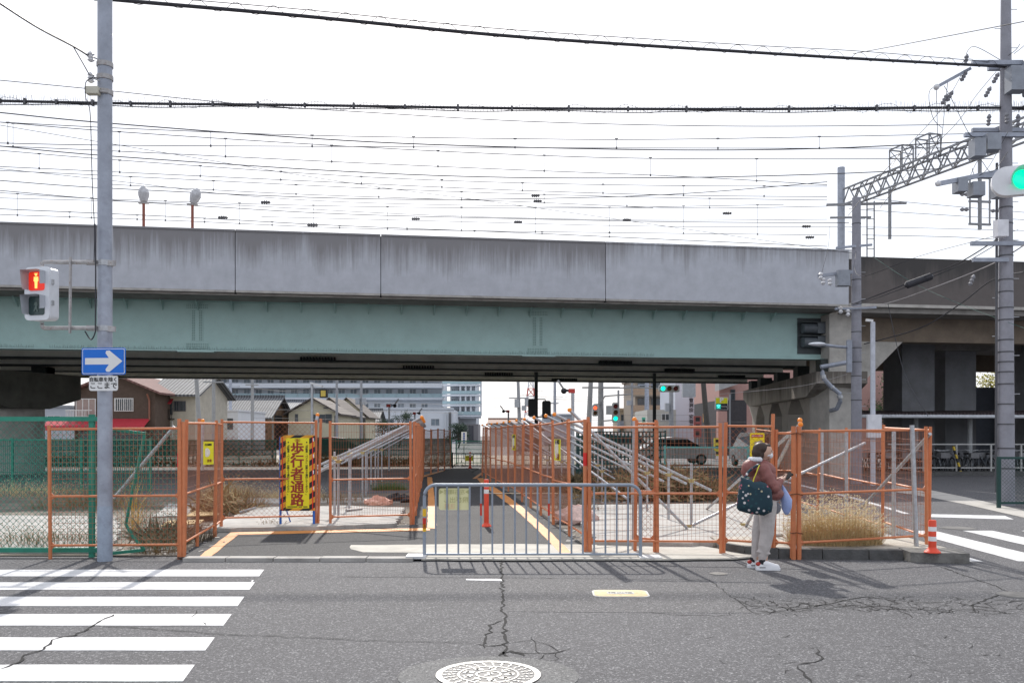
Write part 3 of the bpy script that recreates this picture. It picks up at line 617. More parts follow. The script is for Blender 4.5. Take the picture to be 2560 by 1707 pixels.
panel(V((-4.71, 14.15, .03)), V((-4.94, 15.1, .03)), 'narrow orange mesh panel between the yellow notice and the board', None, 'fine', H=1.86)
panel(V((-4.94, 15.1, .03)), V((-3.42, 15.62, .03)), 'orange diamond mesh panel left of the tall yellow notice board', None, 'diamond', H=1.86)
panel(V((-3.2, 15.62, .03)), V((-1.80, 16.05, .03)), 'orange mesh panel right of the tall yellow notice board', None, 'vert', H=1.87)
MB().tube((-3.40, 15.64, .03), (-3.36, 15.68, 1.93), .024).build('fence_post', orange); tag(bpy.data.objects['fence_post'], 'single orange post directly behind the tall yellow notice board', 'fence post')
d = 16.1; ip = 0
while d < 42:
    e = min(d + 1.8, 35 if d < 34.5 else 42.8)
    panel(fl(d), fl(e), '%s orange mesh panel from the notice board corner in the left footpath fence' % ORD[ip], gl, 'fine', H=1.86, wr=.0015); d = e; ip += 1
ds = [12.4, 14.26, 16.07, 17.9, 19.7, 21.5, 23.3, 25.2, 27, 28.8, 30.6, 32.4, 34.1]
for i, (a, b_) in enumerate(zip(ds, ds[1:])):
    pa, pb = fr(a), fr(b_)
    panel(pa, pb, '%s orange mesh panel from the crowd barrier in the right footpath fence' % ORD[i], gr_, 'fine' if i else 'none', H=1.88, wr=.0015)
panel(G(1471, 1385), G(1806, 1389), 'orange mesh panel behind the right end of the crowd barrier', None, 'grid', H=1.80, mid=.52, wr=.0019)
panel(G(1584, 1382.5), G(1640, 1385.5), 'narrow orange panel overlapping behind the crowd barrier end', None, 'diamond', H=1.83)
panel(G(1808, 1389) + V((0, .06, 0)), G(1936, 1396) + V((0, .1, 0)), 'orange diamond mesh panel right behind the standing person', None, 'diamond', H=1.80, tops=(0, .12))
panel(G(1938, 1396) + V((0, .12, 0)), G(1984, 1398) + V((0, .02, 0)), 'narrow orange panel between the person and the thick double post', None, 'grid', H=1.70)
panel(V((3.80, 11.83, .0)), V((5.84, 12.55, .0)), 'wide orange mesh panel in front of the dry grass clump', None, 'fine', H=1.72, wr=.0019)
rs = [12.6, 14.4, 16.2, 18.0, 19.8, 21.6, 23.4]
for i, (a, b_) in enumerate(zip(rs, rs[1:])):
    xa, xb = 5.9 + (a - 12.6) * .05, 5.9 + (b_ - 12.6) * .05
    panel(V((xa, a, .0)), V((xb, b_, .0)), '%s orange mesh panel from the kerb end along the side street' % ORD[i], 'orange panels along the side street', 'fine', H=1.75, wr=.0019)
# reflective red bands stuck on three posts
# ---- scaffold pipes bracing the fence
capm = mat('orange_cap', (.85, .27, .03), .4, var=.06)
def pipe(p, q, label, group=None, r=.0243, cap=None):
    p = V(p); q = V(q); t = thing('scaffold_pipe', label, 'scaffold pipe', p, 0, group)
    MB().tube(p, q, r, n=10).build('tube', galv, t, smooth=True)
    if cap: e = (q if cap == 2 else p); u = (p - q).normalized() * (1 if cap == 1 else -1); MB().ball(e + u * .02, .036, 10, 6).build('cap', capm, t, smooth=True)
    return t
def clamp(p, label, group):
    t = thing('pipe_clamp', label, 'pipe clamp', p, 0, group); br_ = mat('brass_clamp', (.42, .34, .16), .45, metal=.5, var=.25)
    MB().box((0, 0, 0), (.09, .07, .06)).build('body', br_, t, world=False); MB().tube((-.07, 0, .02), (.07, 0, .02), .012).build('bolt', br_, t, world=False)
for i, d in enumerate((16.35, 17.2, 18.6, 20.2, 21.9, 23.6, 25.3, 27.0, 28.8, 30.6, 32.4)):
    a = fl(d) + V((.03, 0, 1.88)); ln = 2.15 + rnd.uniform(-.25, .2); e = a + V((-ln, .35, -1.02 - rnd.uniform(-.1, .12)))
    pipe(a + V((.1, 0, .045)), e, '%s galvanised brace from the notice board corner on the left footpath fence' % ORD[i], 'braces on the left footpath fence', cap=1 if i < 5 else None)
    k = .72; m_ = a.lerp(e, k); pipe((m_.x, m_.y - .05, 0), (m_.x, m_.y - .05, m_.z + .12), 'upright stake under the %s brace from the notice board corner' % ORD[i], 'stakes in the left lot'); clamp(m_ + V((0, -.04, 0)), 'brass coloured clamp on the %s brace from the notice board corner' % ORD[i], 'clamps in the left lot')
for i, d in enumerate((15.0, 16.1, 17.9, 19.7, 21.5, 23.3, 25.2, 27.0, 28.8, 30.6, 32.4)):
    a = fr(d) + V((-.02, 0, 1.90)); ln = 2.45 + rnd.uniform(-.2, .25); e = a + V((ln, .4, -1.27 + rnd.uniform(-.1, .1)))
    pipe(a + V((-.1, 0, .05)), e, '%s galvanised brace from the crowd barrier on the right footpath fence' % ORD[i], 'braces on the right footpath fence', cap=1)
    k = .86; m_ = a.lerp(e, k); pipe((m_.x, m_.y - .05, 0), (m_.x, m_.y - .05, m_.z + .3), 'upright stake under the %s brace from the crowd barrier' % ORD[i], 'stakes in the right lot'); clamp(m_ + V((0, -.04, 0)), 'brass coloured clamp on the %s brace from the crowd barrier' % ORD[i], 'clamps in the right lot')
pipe(fr(14.3) + V((.02, 0, 2.0)), G(1718, 1320, .1), 'galvanised pipe slanting from the passage corner down to a brass floor clamp', cap=1)
pipe(fr(21.0) + V((0, 0, 1.92)), fr(21.0) + V((2.0, -3.2, .35)), 'galvanised pipe crossing the other braces behind the right fence')
pipe(G(1732, 1312, .12), P(2163, 1107, 15.7), 'long galvanised pipe running behind the person up to the side street fence')
clamp(G(1720, 1316, .1), 'brass floor clamp on the wide pale slab', None); clamp(G(1860, 1312, .1), 'brass floor clamp behind the legs of the person', None)
pipe(V((3.86, 11.95, 1.78)), G(1767, 1272, .1), 'galvanised pipe from the thick double post back into the weeds', cap=1)
pipe(V((3.80, 11.98, 1.70)), G(1865, 1315, .1), 'brownish steel pipe from the thick double post down to the slab')
pipe(V((5.86, 12.5, 1.66)), G(2120, 1305, .12), 'galvanised pipe slanting down into the dry grass clump')
for i, (a, dx) in enumerate(((13.2, -.28), (15.6, -.2), (17.2, -.15), (19.0, -.1), (21.0, -.1))):
    x = 5.9 + (a - 12.6) * .05 + dx; pipe((x, a, .05), (x, a, 1.72), '%s upright stake from the kerb end behind the side street fence' % ORD[i], 'stakes along the side street fence', r=.03)
pipe((5.60, 12.35, .05), (5.56, 12.4, 1.78), 'upright galvanised stake beside the red delineator on the kerb end', r=.032)
pipe(P(436, 1066, 12.9), P(285, 1245, 12.9), 'galvanised pipe slanting behind the orange panel by the signal pole', r=.026)
pipe(V((-3.55, 15.9, 1.3)), V((-3.48, 15.95, 1.98)), 'short weathered pipe with orange ball cap behind the notice board', r=.03, cap=2)
pipe(P(506, 1175, 15.4), P(507, 1055, 15.4), 'short pipe with orange ball cap behind the side panel', r=.028, cap=2)
pipe(P(1584, 1400, 12.6), P(1586, 1052, 12.6), 'tall grey pipe with orange ball cap behind the barrier end', r=.03, cap=2)
pipe((3.83, 11.9, 1.6), (3.86, 11.96, 1.82), 'pipe stub with orange ball cap atop the thick double post', r=.026, cap=2)
# thick double post
t = thing('gate_post', 'thick double orange post standing on the kerb right of the person', 'gate post', (3.76, 11.8, 0))
for x in (-.035, .035): MB().tube((x, 0, 0), (x, 0, 1.76), .032).build('tube', orange, t, world=False, smooth=True)
for z in (.35, .86, 1.66): MB().path([(-.08, -.04, z), (0, -.05, z + .01), (.08, -.03, z - .01), (.07, .05, z), (-.07, .05, z), (-.08, -.04, z)], .006, 4).build('tie_wire', mat('rust_wire', (.13, .05, .025), .8), t, world=False)
for p, lb in ((V((-4.40, 11.86, 0)), 'orange double post with red reflective band at the path entrance'), (V((1.03, 12.33, 0)), 'orange double post with red reflective band by the crowd barrier')):
    t = thing('gate_post', lb, 'gate post', p)
    for x in (-.02, .036): MB().tube((x, -.01, 0), (x, -.01, 1.86 if x < 0 else 1.82), .027).build('tube', orange, t, world=False, smooth=True)
    MB().tube((-.02, -.01, 1.22), (-.02, -.01, 1.40), .0285, n=10).build('reflective_band', mat('red_band', (.6, .02, .015), .35), t, world=False, smooth=True)
# ================================================================ green chain link fence on the left
t = thing('chain_link_fence', 'green chain link fence with torn bent frame on the left', 'fence', (-7, 12.0, 0))
for x in (-10.6, -8.2, -5.66):
    MB()._bar((x, 12.02, 0), (x, 12.02, 1.92), .07, .05).build('post', green_steel, t)
MB()._bar((-10.6, 12.0, 1.86), (-5.5, 12.0, 1.86), .05, .06).build('rail', green_steel, t); MB()._bar((-10.6, 12.0, .1), (-5.5, 12.0, .1), .05, .06).build('rail', green_steel, t)
b = MB(); wires(b, 'diamond', 5.0, .1, 1.86, .003); b.xf(M.Translation((-10.58, 12.02, 0))); b.build('wire_mesh', mat('green_wire', (.03, .22, .16), .5), t, kind='stuff')
q1 = lambda x, y, d=12.1: P(x * .3763, 850 + y * .3763, d)
MB()._bar(q1(742, 590), q1(965, 622), .045, .04).build('rail', green_steel, t)
MB().path([q1(962, 615), q1(925, 800), q1(880, 1000), q1(835, 1225)], .022, 4).build('bent_bar', green_steel, t); MB().path([q1(835, 1222), q1(880, 1300), q1(960, 1392)], .022, 4).build('bent_bar', green_steel, t); MB()._bar(q1(960, 1392), q1(745, 1415), .045, .04).build('rail', green_steel, t)
b = MB(); wires(b, 'diamond', 1.0, .1, 1.75, .002); b.xf(M.Translation((-5.5, 12.06, 0))); b.build('wire_mesh', MATS['green_wire'], t, kind='stuff')
# ================================================================ tall yellow notice board
bm_ = G(746, 1323)
t = thing('notice_board', 'tall yellow notice board with black and orange striped frame reading 歩行者通路', 'notice board', (bm_.x, bm_.y - .05, .03), R(2))
yel = mat('sign_yellow', (.80, .71, .02), .45, var=.04); dred = mat('sign_red', (.30, .035, .02), .5, var=.05); bk = mat('sign_black', (.02, .02, .02), .5)
zeb = stripes('zebra_board', (.75, .36, .03), (.02, .018, .015), 0, 5.2, dirv=(.55, 0, -1.0))
W2, Z0, Z1 = .295, .30, 1.61
MB().bb(-W2, W2, -.012, .012, Z0, Z1).build('frame_panel', zeb, t, world=False)
MB().bb(-.2, .2, -.017, -.0125, Z0 + .045, Z1 - .05).build('sheet', yel, t, world=False)
blue = mat('blue_leg', (.02, .13, .50), .5, var=.1)
for x in (-W2 - .005, W2 - .02): MB()._bar((x, .02, 0), (x, .02, Z1 - .02), .035, .03).build('leg', blue, t, world=False)
MB().path([(-.26, .02, .5), (-.2, .45, 0)], .013, 6).build('stay', blue, t, world=False); MB().path([(.26, .02, .5), (.2, .45, 0)], .013, 6).build('stay', blue, t, world=False)
for x in (-W2 + .035, W2 - .035): MB().bb(x - .008, x + .008, -.018, -.0125, Z0 + .01, Z1 - .03).build('reflective_strip', mat('strip_red', (.75, .03, .02), .4), t, world=False)
for z in (1.5, 1.22, .94, .66): MB().bb(W2 - .03, W2 - .012, -.02, -.0185, z, z + .06).build('tape', white, t, world=False)
for i, ch in enumerate('歩行者通路'): text_mb(ch, .235, face_cam((-.005, -.019, Z1 - .245 - i * .222)), bold=.0075).build('lettering', dred, t, world=False)
text_mb('（仮）', .055, face_cam((0, -.019, Z1 - .09)), bold=.001).build('lettering', dred, t, world=False)
vt = '※「自転車・バイク」は降りて通行してください。'
for x in (-.158, .158):
    b = MB()
    for i, ch in enumerate(vt): b.join(text_mb(ch, .042, face_cam((x, -.019, Z1 - .125 - i * .0405)) @ (M.Rotation(R(-90), 4, 'Z') if ch in '「」' else M.Identity(4)), bold=.0012))
    b.build('lettering', bk, t, world=False, kind='stuff')
text_mb('■■■■■■■■■　■■■　■■■■', .021, face_cam((0, -.019, Z0 + .07)), bold=.0006).build('lettering', bk, t, world=False, kind='stuff')
# ================================================================ crowd barrier
BY = 11.8; x0, x1 = G(1061, 1397).x * BY / G(0, 1397).y, 1.70
t = thing('crowd_barrier', 'grey steel crowd barrier with vertical bars across the footpath', 'barrier', ((x0 + x1) / 2, BY, 0))
gp_ = mat('barrier_grey', (.27, .31, .37), .45, metal=.2, var=.1, scale=10, grime=.15)
HB = .985
def arc(cx, cz, r, a0, a1, n=6): return [(cx + r * math.cos(a0 + (a1 - a0) * k / n), BY, cz + r * math.sin(a0 + (a1 - a0) * k / n)) for k in range(n + 1)]
MB().path([(x0, BY, 0)] + arc(x0 + .15, HB - .15, .15, math.pi, math.pi / 2) + arc(x1 - .15, HB - .15, .15, math.pi / 2, 0) + [(x1, BY, 0)], .0225, 10).build('frame', gp_, t, smooth=True)
MB().tube((x0, BY, .07), (x1, BY, .07), .016).build('rail', gp_, t, smooth=True)
for k in range(18): xx = x0 + (x1 - x0) * (k + 1) / 19.1; MB().tube((xx, BY, .07), (xx, BY, HB), .0125, n=8).build('bar', gp_, t, smooth=True)
for xx in (x0, x1): MB().bb(xx - .23 if xx == x0 else xx - .03, xx + .03 if xx == x0 else xx + .26, BY - .16, BY + .12, .028 if xx == x0 else .020, .064 if xx == x0 else .05).build('foot', mat('foot_white', (.6, .6, .6), .6, var=.1, grime=.2), t)
for z, m_ in ((.62, 'y'), (.50, 'r'), (.42, 'y')):
    MB().tube((x0, BY, z - (.05 if m_ == 'y' else .09)), (x0, BY, z + .05), .0235, n=12).build('reflective_band', mat('band_' + m_, (.75, .45, .02) if m_ == 'y' else (.55, .03, .015), .4), t, smooth=True)
for k in (4, 10): xx = x0 + (x1 - x0) * (k + 1) / 19.1; MB().tube((xx, BY, .58), (xx, BY, .74), .0135, n=8).build('reflective_band', mat('band_r', (.4, .02, .01), .4), t, smooth=True)
# translucent warning banner tied to the barrier, seen from the back
pale = mat('banner_back', (.78, .74, .42), .6, var=.04)
c0, c1 = P(1097, 1220, BY + .03), P(1175, 1274, BY + .03); cxm = (c0.x + c1.x) / 2
t = thing('warning_banner', 'pale yellow warning banner tied behind the crowd barrier, lettering seen reversed', 'banner', (cxm, BY + .03, c1.z))
hw = (c1.x - c0.x) / 2; hh = c0.z - c1.z
b = MB(); b.prism(rrect(hw * 2, hh, .03), 0, .003); b.xf(M.Translation((0, 0, hh / 2)) @ M.Rotation(R(90), 4, 'X')); b.build('sheet', pale, t, world=False)
gb = mat('banner_ghost', (.50, .48, .22), .6); gb2 = mat('banner_ghost_red', (.70, .48, .30), .6)
text_mb('▶左右確認◀', .07, face_cam((0, -.006, hh * .82)), mirror=True).build('lettering', gb, t, world=False)
text_mb('飛び出し', .085, face_cam((.02, -.006, hh * .45)), mirror=True).build('lettering', gb, t, world=False); text_mb('注意', .075, face_cam((-.06, -.006, hh * .16)), mirror=True).build('lettering', gb2, t, world=False)
# yellow paper notices on the fences
def notice(c, yaw, wd, ht, label, body, top, curl=.0, big=None):
    t = thing('paper_notice', label, 'notice', V(c) - V((0, 0, ht / 2)), yaw)
    b = MB(); n = 6
    for k in range(n): a, e = -wd / 2 + wd * k / n, -wd / 2 + wd * (k + 1) / n; f = lambda x: curl * (x / wd) ** 2; b.add([(a, f(a) , 0), (e, f(e), 0), (e, f(e), ht), (a, f(a), ht)], [(0, 1, 2, 3)])
    b.build('sheet', yel, t, world=False)
    text_mb(top, wd * .17, face_cam((0, -.004, ht * .86)), bold=.001).build('lettering', bk, t, world=False)
    MB().ball((-wd * .1, -.003, ht * .52), wd * .3, 8, 6, (1, .01, 1.1)).build('picture', mat('notice_pic', (.75, .7, .62), .6, var=.2, scale=20), t, world=False)
    text_mb(body, wd * .22, face_cam((wd * .12, -.005, ht * .16)), bold=.001).build('lettering', dred, t, world=False); return t
notice(P(503, 1132, 13.2) + V((.1, 0, 0)), R(62), .2, .34, 'curling yellow paper notice hung on the side fence panel', '注意', '左右確認', -.04)
notice(fr(23.0) + V((-.06, 0, 1.42)), R(-80), .5, .40, 'yellow notice hung on the right footpath fence near the stakes', '注意', '左右確認')
notice(fr(15.2) + V((-.06, 0, 1.36)), R(-80), .5, .36, 'yellow and white notice on the right footpath fence near the corner post', '注意', '左右確認')
c = P(1893, 1118, 12.35); t = thing('camera_notice', 'yellow upright notice with red title hung behind the head of the person', 'notice', c - V((0, 0, .3)))
MB().bb(-.1, .1, -.002, .002, .06, .5).build('sheet', yel, t, world=False); MB().bb(-.08, .08, -.005, -.0025, .44, .478).build('title_bar', mat('title_red', (.5, .02, .015), .5), t, world=False)
text_mb('防犯カメラ作動中', .019, face_cam((0, -.007, .459)), bold=.0005).build('lettering', white, t, world=False); b = MB()._bar((-.05, -.008, .36), (.06, -.008, .395), .04, .012); b.build('picture', mat('pic_grey', (.3, .3, .33), .5), t, world=False)
# delineator posts
def delineator(c, h, r, label, z0=0):
    t = thing('delineator_post', label, 'delineator', (c.x, c.y, z0))
    MB().lathe([(r * 2.1, 0), (r * 2.1, .012), (r * 1.5, .04), (r * 1.08, .06), (r, .075)], 18).build('base', red_rubber, t, world=False, smooth=True)
    MB().lathe([(r, .07), (r, h - .012), (r * .85, h)], 18).build('tube', red_rubber, t, world=False, smooth=True)
    wr = mat('reflective_white', (.8, .8, .8), .3, var=.04)
    for a, b_ in ((.70, .79), (.845, .91)) if h > .6 else ((.36, .5), (.66, .8)): MB().lathe([(r + .001, h * a), (r + .001, h * b_)], 18).build('reflective_band', wr, t, world=False, smooth=True)
    return t
delineator(G(1216, 1315.5, .03), .83, .044, 'red delineator post with white bands standing in the footpath', .03)
delineator(V((5.42, 11.5, 0)), .42, .048, 'short red delineator post on the patched kerb end', .13)
delineator(V((-2.02, 43.0, 0)), .78, .05, 'far red delineator post beside the black railing at the path end', .03)
# ================================================================ signal pole with pedestrian signal and signs
PB = V((-5.33, 11.68, 0)); pr = .0915
t = thing('signal_pole', 'tall grey steel pole at the kerb by the left crosswalk', 'pole', PB)
MB().lathe([(pr, -.1), (pr, 9.0), (pr * .92, 9.3)], 24).build('shaft', galv_pole, t, world=False, smooth=True)
MB().lathe([(pr + .002, 0), (pr + .002, .72)], 24).build('base_sleeve', mat('pole_sleeve', (.29, .34, .42), .6, var=.12, scale=8, grime=.3), t, world=False, smooth=True)
MB().lathe([(pr + .003, 2.35), (pr + .003, 2.44)], 24).build('sleeve', galv, t, world=False, smooth=True)
for yo in (150, 180, 214): z = O(240, yo, 11.68).z; MB().lathe([(pr + .012, z - .03), (pr + .012, z + .03)], 16).build('clamp_band', rusty, t, world=False)
t = thing('pedestrian_signal', 'pedestrian signal showing a red standing figure, hung on rusty arms', 'pedestrian signal', O(92, 740, 11.5))
D = 11.5; q7 = lambda x, y, d=D: P(x * .319, 560 + y * .319, d)
bx0, bx1 = q7(180, 0).x, q7(385, 0).x; bz0, bz1 = q7(0, 750).z, q7(0, 340).z
sg = mat('signal_grey', (.62, .64, .68), .45, var=.06); cxs, czs = (bx0 + bx1) / 2 + .015, (bz0 + bz1) / 2; hw, hh = (bx1 - bx0) / 2 + .015, (bz1 - bz0) / 2
YAW = M.Translation((cxs, D, czs)) @ M.Rotation(R(-14), 4, 'Z')
def rbox(w_, h_, dp, r_): b = MB(); b.prism(rrect(w_, h_, r_, 5), 0, dp); return b.xf(M.Rotation(R(90), 4, 'X'))
rbox(hw * 2, hh * 2, .17, .06).xf(YAW @ M.Translation((0, .17, 0))).build('housing', sg, t, smooth=True)
rbox(hw * 2 + .015, hh * 2 + .012, .035, .065).xf(YAW @ M.Translation((0, .03, 0))).build('door', sg, t, smooth=True)
for z, nm in ((hh * .47, 'red'), (-hh * .47, 'green')):
    lens = mat('lens_red', (.5, .02, .01), .3, emit=(.75, .03, .012), estr=.32) if nm == 'red' else mat('lens_dark', (.03, .055, .055), .25, var=.25, scale=30)
    rbox(.235, .24, .01, .03).xf(YAW @ M.Translation((0, -.005, z))).build('lens_' + nm, lens, t)
    vis = MB()
    for i, (a, c_) in enumerate((((-.128, -.11), (-.128, .128)), ((-.128, .128), (.128, .128)), ((.128, .128), (.128, -.03)))):
        dp = (.15, .15, .1)[i]; vis.add([YAW @ V(p) for p in ((a[0], -.004, z + a[1]), (c_[0], -.004, z + c_[1]), (c_[0], -.004 - dp, z + c_[1] - (.02 if i == 2 else 0)), (a[0], -.004 - dp * (1 if i else .75), z + a[1]))], [(0, 1, 2, 3)])
    vis.build('visor', mat('visor_grey', (.4, .42, .46), .5), t)
fig = MB(); fg = lambda x, y: YAW @ V((x, -.012, hh * .47 + y))
fig.ball((0, 0, .078), .019, 10, 6, (1, .2, 1)); fig.box((0, 0, .092), (.052, .004, .006))
for pts in ([(-.03, .052), (.03, .052), (.034, 0), (.022, -.005), (.02, -.02), (.016, -.09), (.001, -.09), (0, -.03), (-.001, -.09), (-.016, -.09), (-.02, -.02), (-.022, -.005), (-.034, 0)],): fig.slab([(x, 0, y) for x, y in pts], (0, .004, 0))
fig.xf(YAW @ M.Translation((0, -.022, hh * .47)) @ M.Scale(1.05, 4)); fig.build('red_figure', mat('figure_glow', (.9, .5, .1), .4, emit=(1, .55, .14), estr=.62), t)
fig = MB()
for pts in ([(-.02, .05), (.02, .05), (.03, .01), (.012, -.01), (.035, -.09), (.015, -.09), (0, -.04), (-.03, -.09), (-.04, -.08), (-.012, 0), (-.035, .01)],): fig.slab([(x, 0, y) for x, y in pts], (0, .004, 0))
fig.xf(YAW @ M.Translation((0, -.022, -hh * .47)) @ M.Scale(.9, 4)); fig.build('dark_figure', mat('figure_dark', (.10, .14, .13), .4), t)
for zc in (.45, -.35): MB().box(YAW @ V((hw + .008, .05, hh * zc)), (.02, .05, .06)).build('hinge', galv, t)
for y, e in ((300, 330), (815, 770)):
    a = q7(330, e, 11.6); b_ = q7(330, y, 11.6); c_ = q7(760, y, 11.6)
    MB().path(curve_pts([a, a.lerp(b_, .6), b_ + V((.035, 0, 0)), b_.lerp(c_, .3), c_], 4), .026, 8).build('arm', rusty, t, smooth=True)
    MB()._bar(q7(680, y, 11.62), q7(905, y + 8, 11.62), .03, .07).build('arm_clamp', rusty, t)
    MB().lathe([(pr + .012, -.035), (pr + .012, .035)], 16, at=(PB.x, PB.y, c_.z)).build('clamp_band', galv, t)
MB()._bar(q7(553, 260, 11.56), q7(548, 855, 11.56), .04, .02).build('brace_strap', rusty, t)
MB().path(curve_pts([q7(745, 0, 11.55), q7(750, 300, 11.55), q7(748, 770, 11.55), q7(745, 850, 11.55), q7(712, 905, 11.55), q7(665, 840, 11.55)], 5), .009, 5).build('cable', wire_mat, t)
# blue one-way sign
c0, c1 = O(182.5, 798, 11.5), O(287.5, 860, 11.5); wd, ht = c1.x - c0.x, c0.z - c1.z
t = thing('one_way_sign', 'blue one-way sign with a white arrow on the signal pole', 'road sign', ((c0.x + c1.x) / 2, 11.54, c1.z), R(-4))
bl = mat('sign_blue', (.0, .13, .56), .35, var=.04); sw = mat('sign_white', (.66, .66, .66), .4, var=.04)
def plate(w_, h_, r_, y, dp): b = MB(); b.prism(rrect(w_, h_, r_), 0, dp); return b.xf(M.Translation((0, y, ht / 2)) @ M.Rotation(R(90), 4, 'X'))
plate(wd, ht, .025, 0, .004).build('plate', bl, t, world=False); plate(wd - .024, ht - .024, .02, -.0045, .002).build('border', sw, t, world=False); plate(wd - .04, ht - .04, .015, -.007, .002).build('field', bl, t, world=False)
ar = [(-.245, -.042), (.075, -.042), (.03, -.105), (.04, -.135), (.08, -.14), (.255, .0), (.08, .14), (.04, .135), (.03, .105), (.075, .042), (-.245, .042)]
MB().slab([(x * wd / .59, -.0095, ht / 2 + z * ht / .35) for x, z in ar], (0, -.002, 0)).build('arrow', sw, t, world=False)
c0, c1 = O(201, 863, 11.5), O(270, 897, 11.5); wd, ht = c1.x - c0.x, c0.z - c1.z
t = thing('supplementary_sign', 'small white text plate under the blue one-way sign', 'road sign', ((c0.x + c1.x) / 2, 11.53, c1.z), R(-4))
plate(wd, ht, .03, 0, .004).build('plate', sw, t, world=False)
text_mb('自転車を除く', .064, face_cam((0, -.006, ht * .74)), bold=.0012).build('lettering', bk, t, world=False); text_mb('ここまで', .094, face_cam((0, -.006, ht * .32)), bold=.0012).build('lettering', bk, t, world=False)
# ================================================================ overhead cables
def wire(pts, label, group=None, r=.02, m=wire_grey, name='overhead_wire', n=8, cat='wire', sides=5):
    b = MB(); b.path(curve_pts(pts, n), r, sides); o = b.build(name, m); return tag(o, label, cat, group)
def depth_line(xa, da, xb, db): return lambda x: 1 / (1 / da + (1 / db - 1 / da) * (x - xa) / (xb - xa))
# thick telephone cable with spiral hanger along the top
dl = depth_line(0, 14.0, 2352, 21.0)
tp = [(-60, -32), (230, -3), (700, 38), (1176, 84), (1700, 119), (2000, 137), (2352, 156)]
t = thing('telephone_cable', 'thick black telephone cable hung in wire coils across the top of the sky', 'cable', O(1176, 84, dl(1176)))
cp = curve_pts([O(x, y, dl(x)) for x, y in tp], 10)
MB().path(cp, .033, 8).build('cable', wire_mat, t, smooth=True)
mp_ = curve_pts([O(x, y - g, dl(x)) for (x, y), g in zip(tp, (14, 14, 15, 15, 16, 17, 6))], 10)
MB().path(mp_, .008, 5).build('messenger_wire', wire_mat, t)
b = MB(); cum = [0]
for a, c in zip(cp, cp[1:]): cum.append(cum[-1] + (c - a).length)
def at_len(l):
    for i in range(len(cum) - 1):
        if cum[i + 1] >= l: return cp[i].lerp(cp[i + 1], (l - cum[i]) / (cum[i + 1] - cum[i]))
    return cp[-1]
hel = []; l = 0
while l < cum[-1] - .2:
    a = l * 2 * math.pi / .62; c = at_len(l); hel.append(c + V((0, math.cos(a) * .075, .045 + math.sin(a) * .085))); l += .055
b.path(hel, .0055, 4, cap=False).build('hanger_coil', wire_mat, t)
# level cable bundle with bird spikes
t = thing('spiked_cable', 'level black cable bundle bristling with bird spikes above the bridge', 'cable', O(1176, 246, 20.5))
sp_ = [(-80, 229), (0, 232), (300, 238), (700, 242), (1176, 249), (1700, 251), (2100, 248), (2352, 248), (2420, 247)]
pts = curve_pts([O(x, y, 20.9) for x, y in sp_], 12)
MB().path(pts, .032, 7).build('cable', wire_mat, t, smooth=True); MB().path([p + V((0, .03, -.055 + .02 * math.sin(p.x * 1.7))) for p in pts], .012, 5).build('lower_cable', wire_mat, t)
b = MB(); b2 = MB(); cl = MB(); hel = []
for i in range(len(pts) - 1):
    for k in range(5):
        p = pts[i].lerp(pts[i + 1], k / 5) + V((0, 0, .012 * math.sin(i * .9 + k)))
        for sgn, ll in ((1, .15), (-1, .11)): b.tube(p, p + V((rnd.uniform(-.03, .03), rnd.uniform(-.02, .02), sgn * (ll + rnd.uniform(-.03, .03)))), .006, .0035, 3, False)
        hel.append(p + V((0, math.cos(p.x * 6) * .05, math.sin(p.x * 5.2) * .085)))
    if i % 3 == 0: cl.box(pts[i], (.05, .07, .10 + .04 * (i % 2)))
b.build('bird_spike', mat('spike_grey', (.16, .16, .17), .5), t, kind='stuff'); cl.build('spacer_clip', wire_grey, t, kind='stuff'); b2.path(hel, .005, 4).build('hanger_coil', wire_mat, t)
# guy cable to the signal pole
wire([O(-40, -18, 9.5), O(80, 60, 10.6), O(168, 107, 11.3), O(205, 130, 11.55)], 'black cable descending to the insulators on the signal pole', r=.012, m=wire_mat, cat='cable')
wire([O(168, 107, 11.3), O(190, 145, 11.45), O(206, 172, 11.52), O(222, 180, 11.58)], 'short cable looping from the insulators down to the signal pole', r=.007, m=wire_mat, cat='cable')
wire([O(214, 178, 11.52), O(197, 190, 11.5), O(197, 225, 11.5), O(207, 260, 11.5), O(212, 420, 11.5), O(217, 525, 11.5), O(216, 602, 11.52)], 'thin drop cable hanging beside the signal pole', r=.006, m=wire_mat, cat='cable')
for y in (130, 178):
    t = thing('insulator', 'white porcelain insulator strapped beside the top of the signal pole', 'insulator', O(209, y, 11.55), 0, 'insulators on the signal pole')
    MB().lathe([(.02, -.07), (.045, -.05), (.025, -.03), (.045, -.01), (.025, .01), (.045, .03), (.02, .06)], 10).build('body', insul, t, world=False); MB().tube((0, 0, 0), (.1, .05, -.03), .01).build('strap', galv, t, world=False)
t = thing('pole_box', 'small beige lamp box strapped to the signal pole', 'junction box', O(214, 220, 11.55)); MB().box((0, 0, .06), (.16, .1, .09)).build('body', mat('beige_box', (.5, .48, .40), .6), t, world=False); MB().tube((.08, 0, .06), (.17, .05, .06), .015).build('bracket', rusty, t, world=False)
wire([O(-60, 180, 23), O(0, 185, 23), O(230, 207, 23), O(560, 240, 23), O(850, 259, 23), O(1200, 279, 23), O(1571, 289, 23), O(1900, 290, 23), O(2300, 285, 23)], 'single black wire sagging just below the spiked cable bundle', r=.011, m=wire_mat)
wire([O(1960, 124, 20), O(2100, 98, 18), O(2352, 50, 15), O(2420, 36, 14)], 'thin wire rising to the right edge from the telephone cable', r=.009, m=wire_mat)
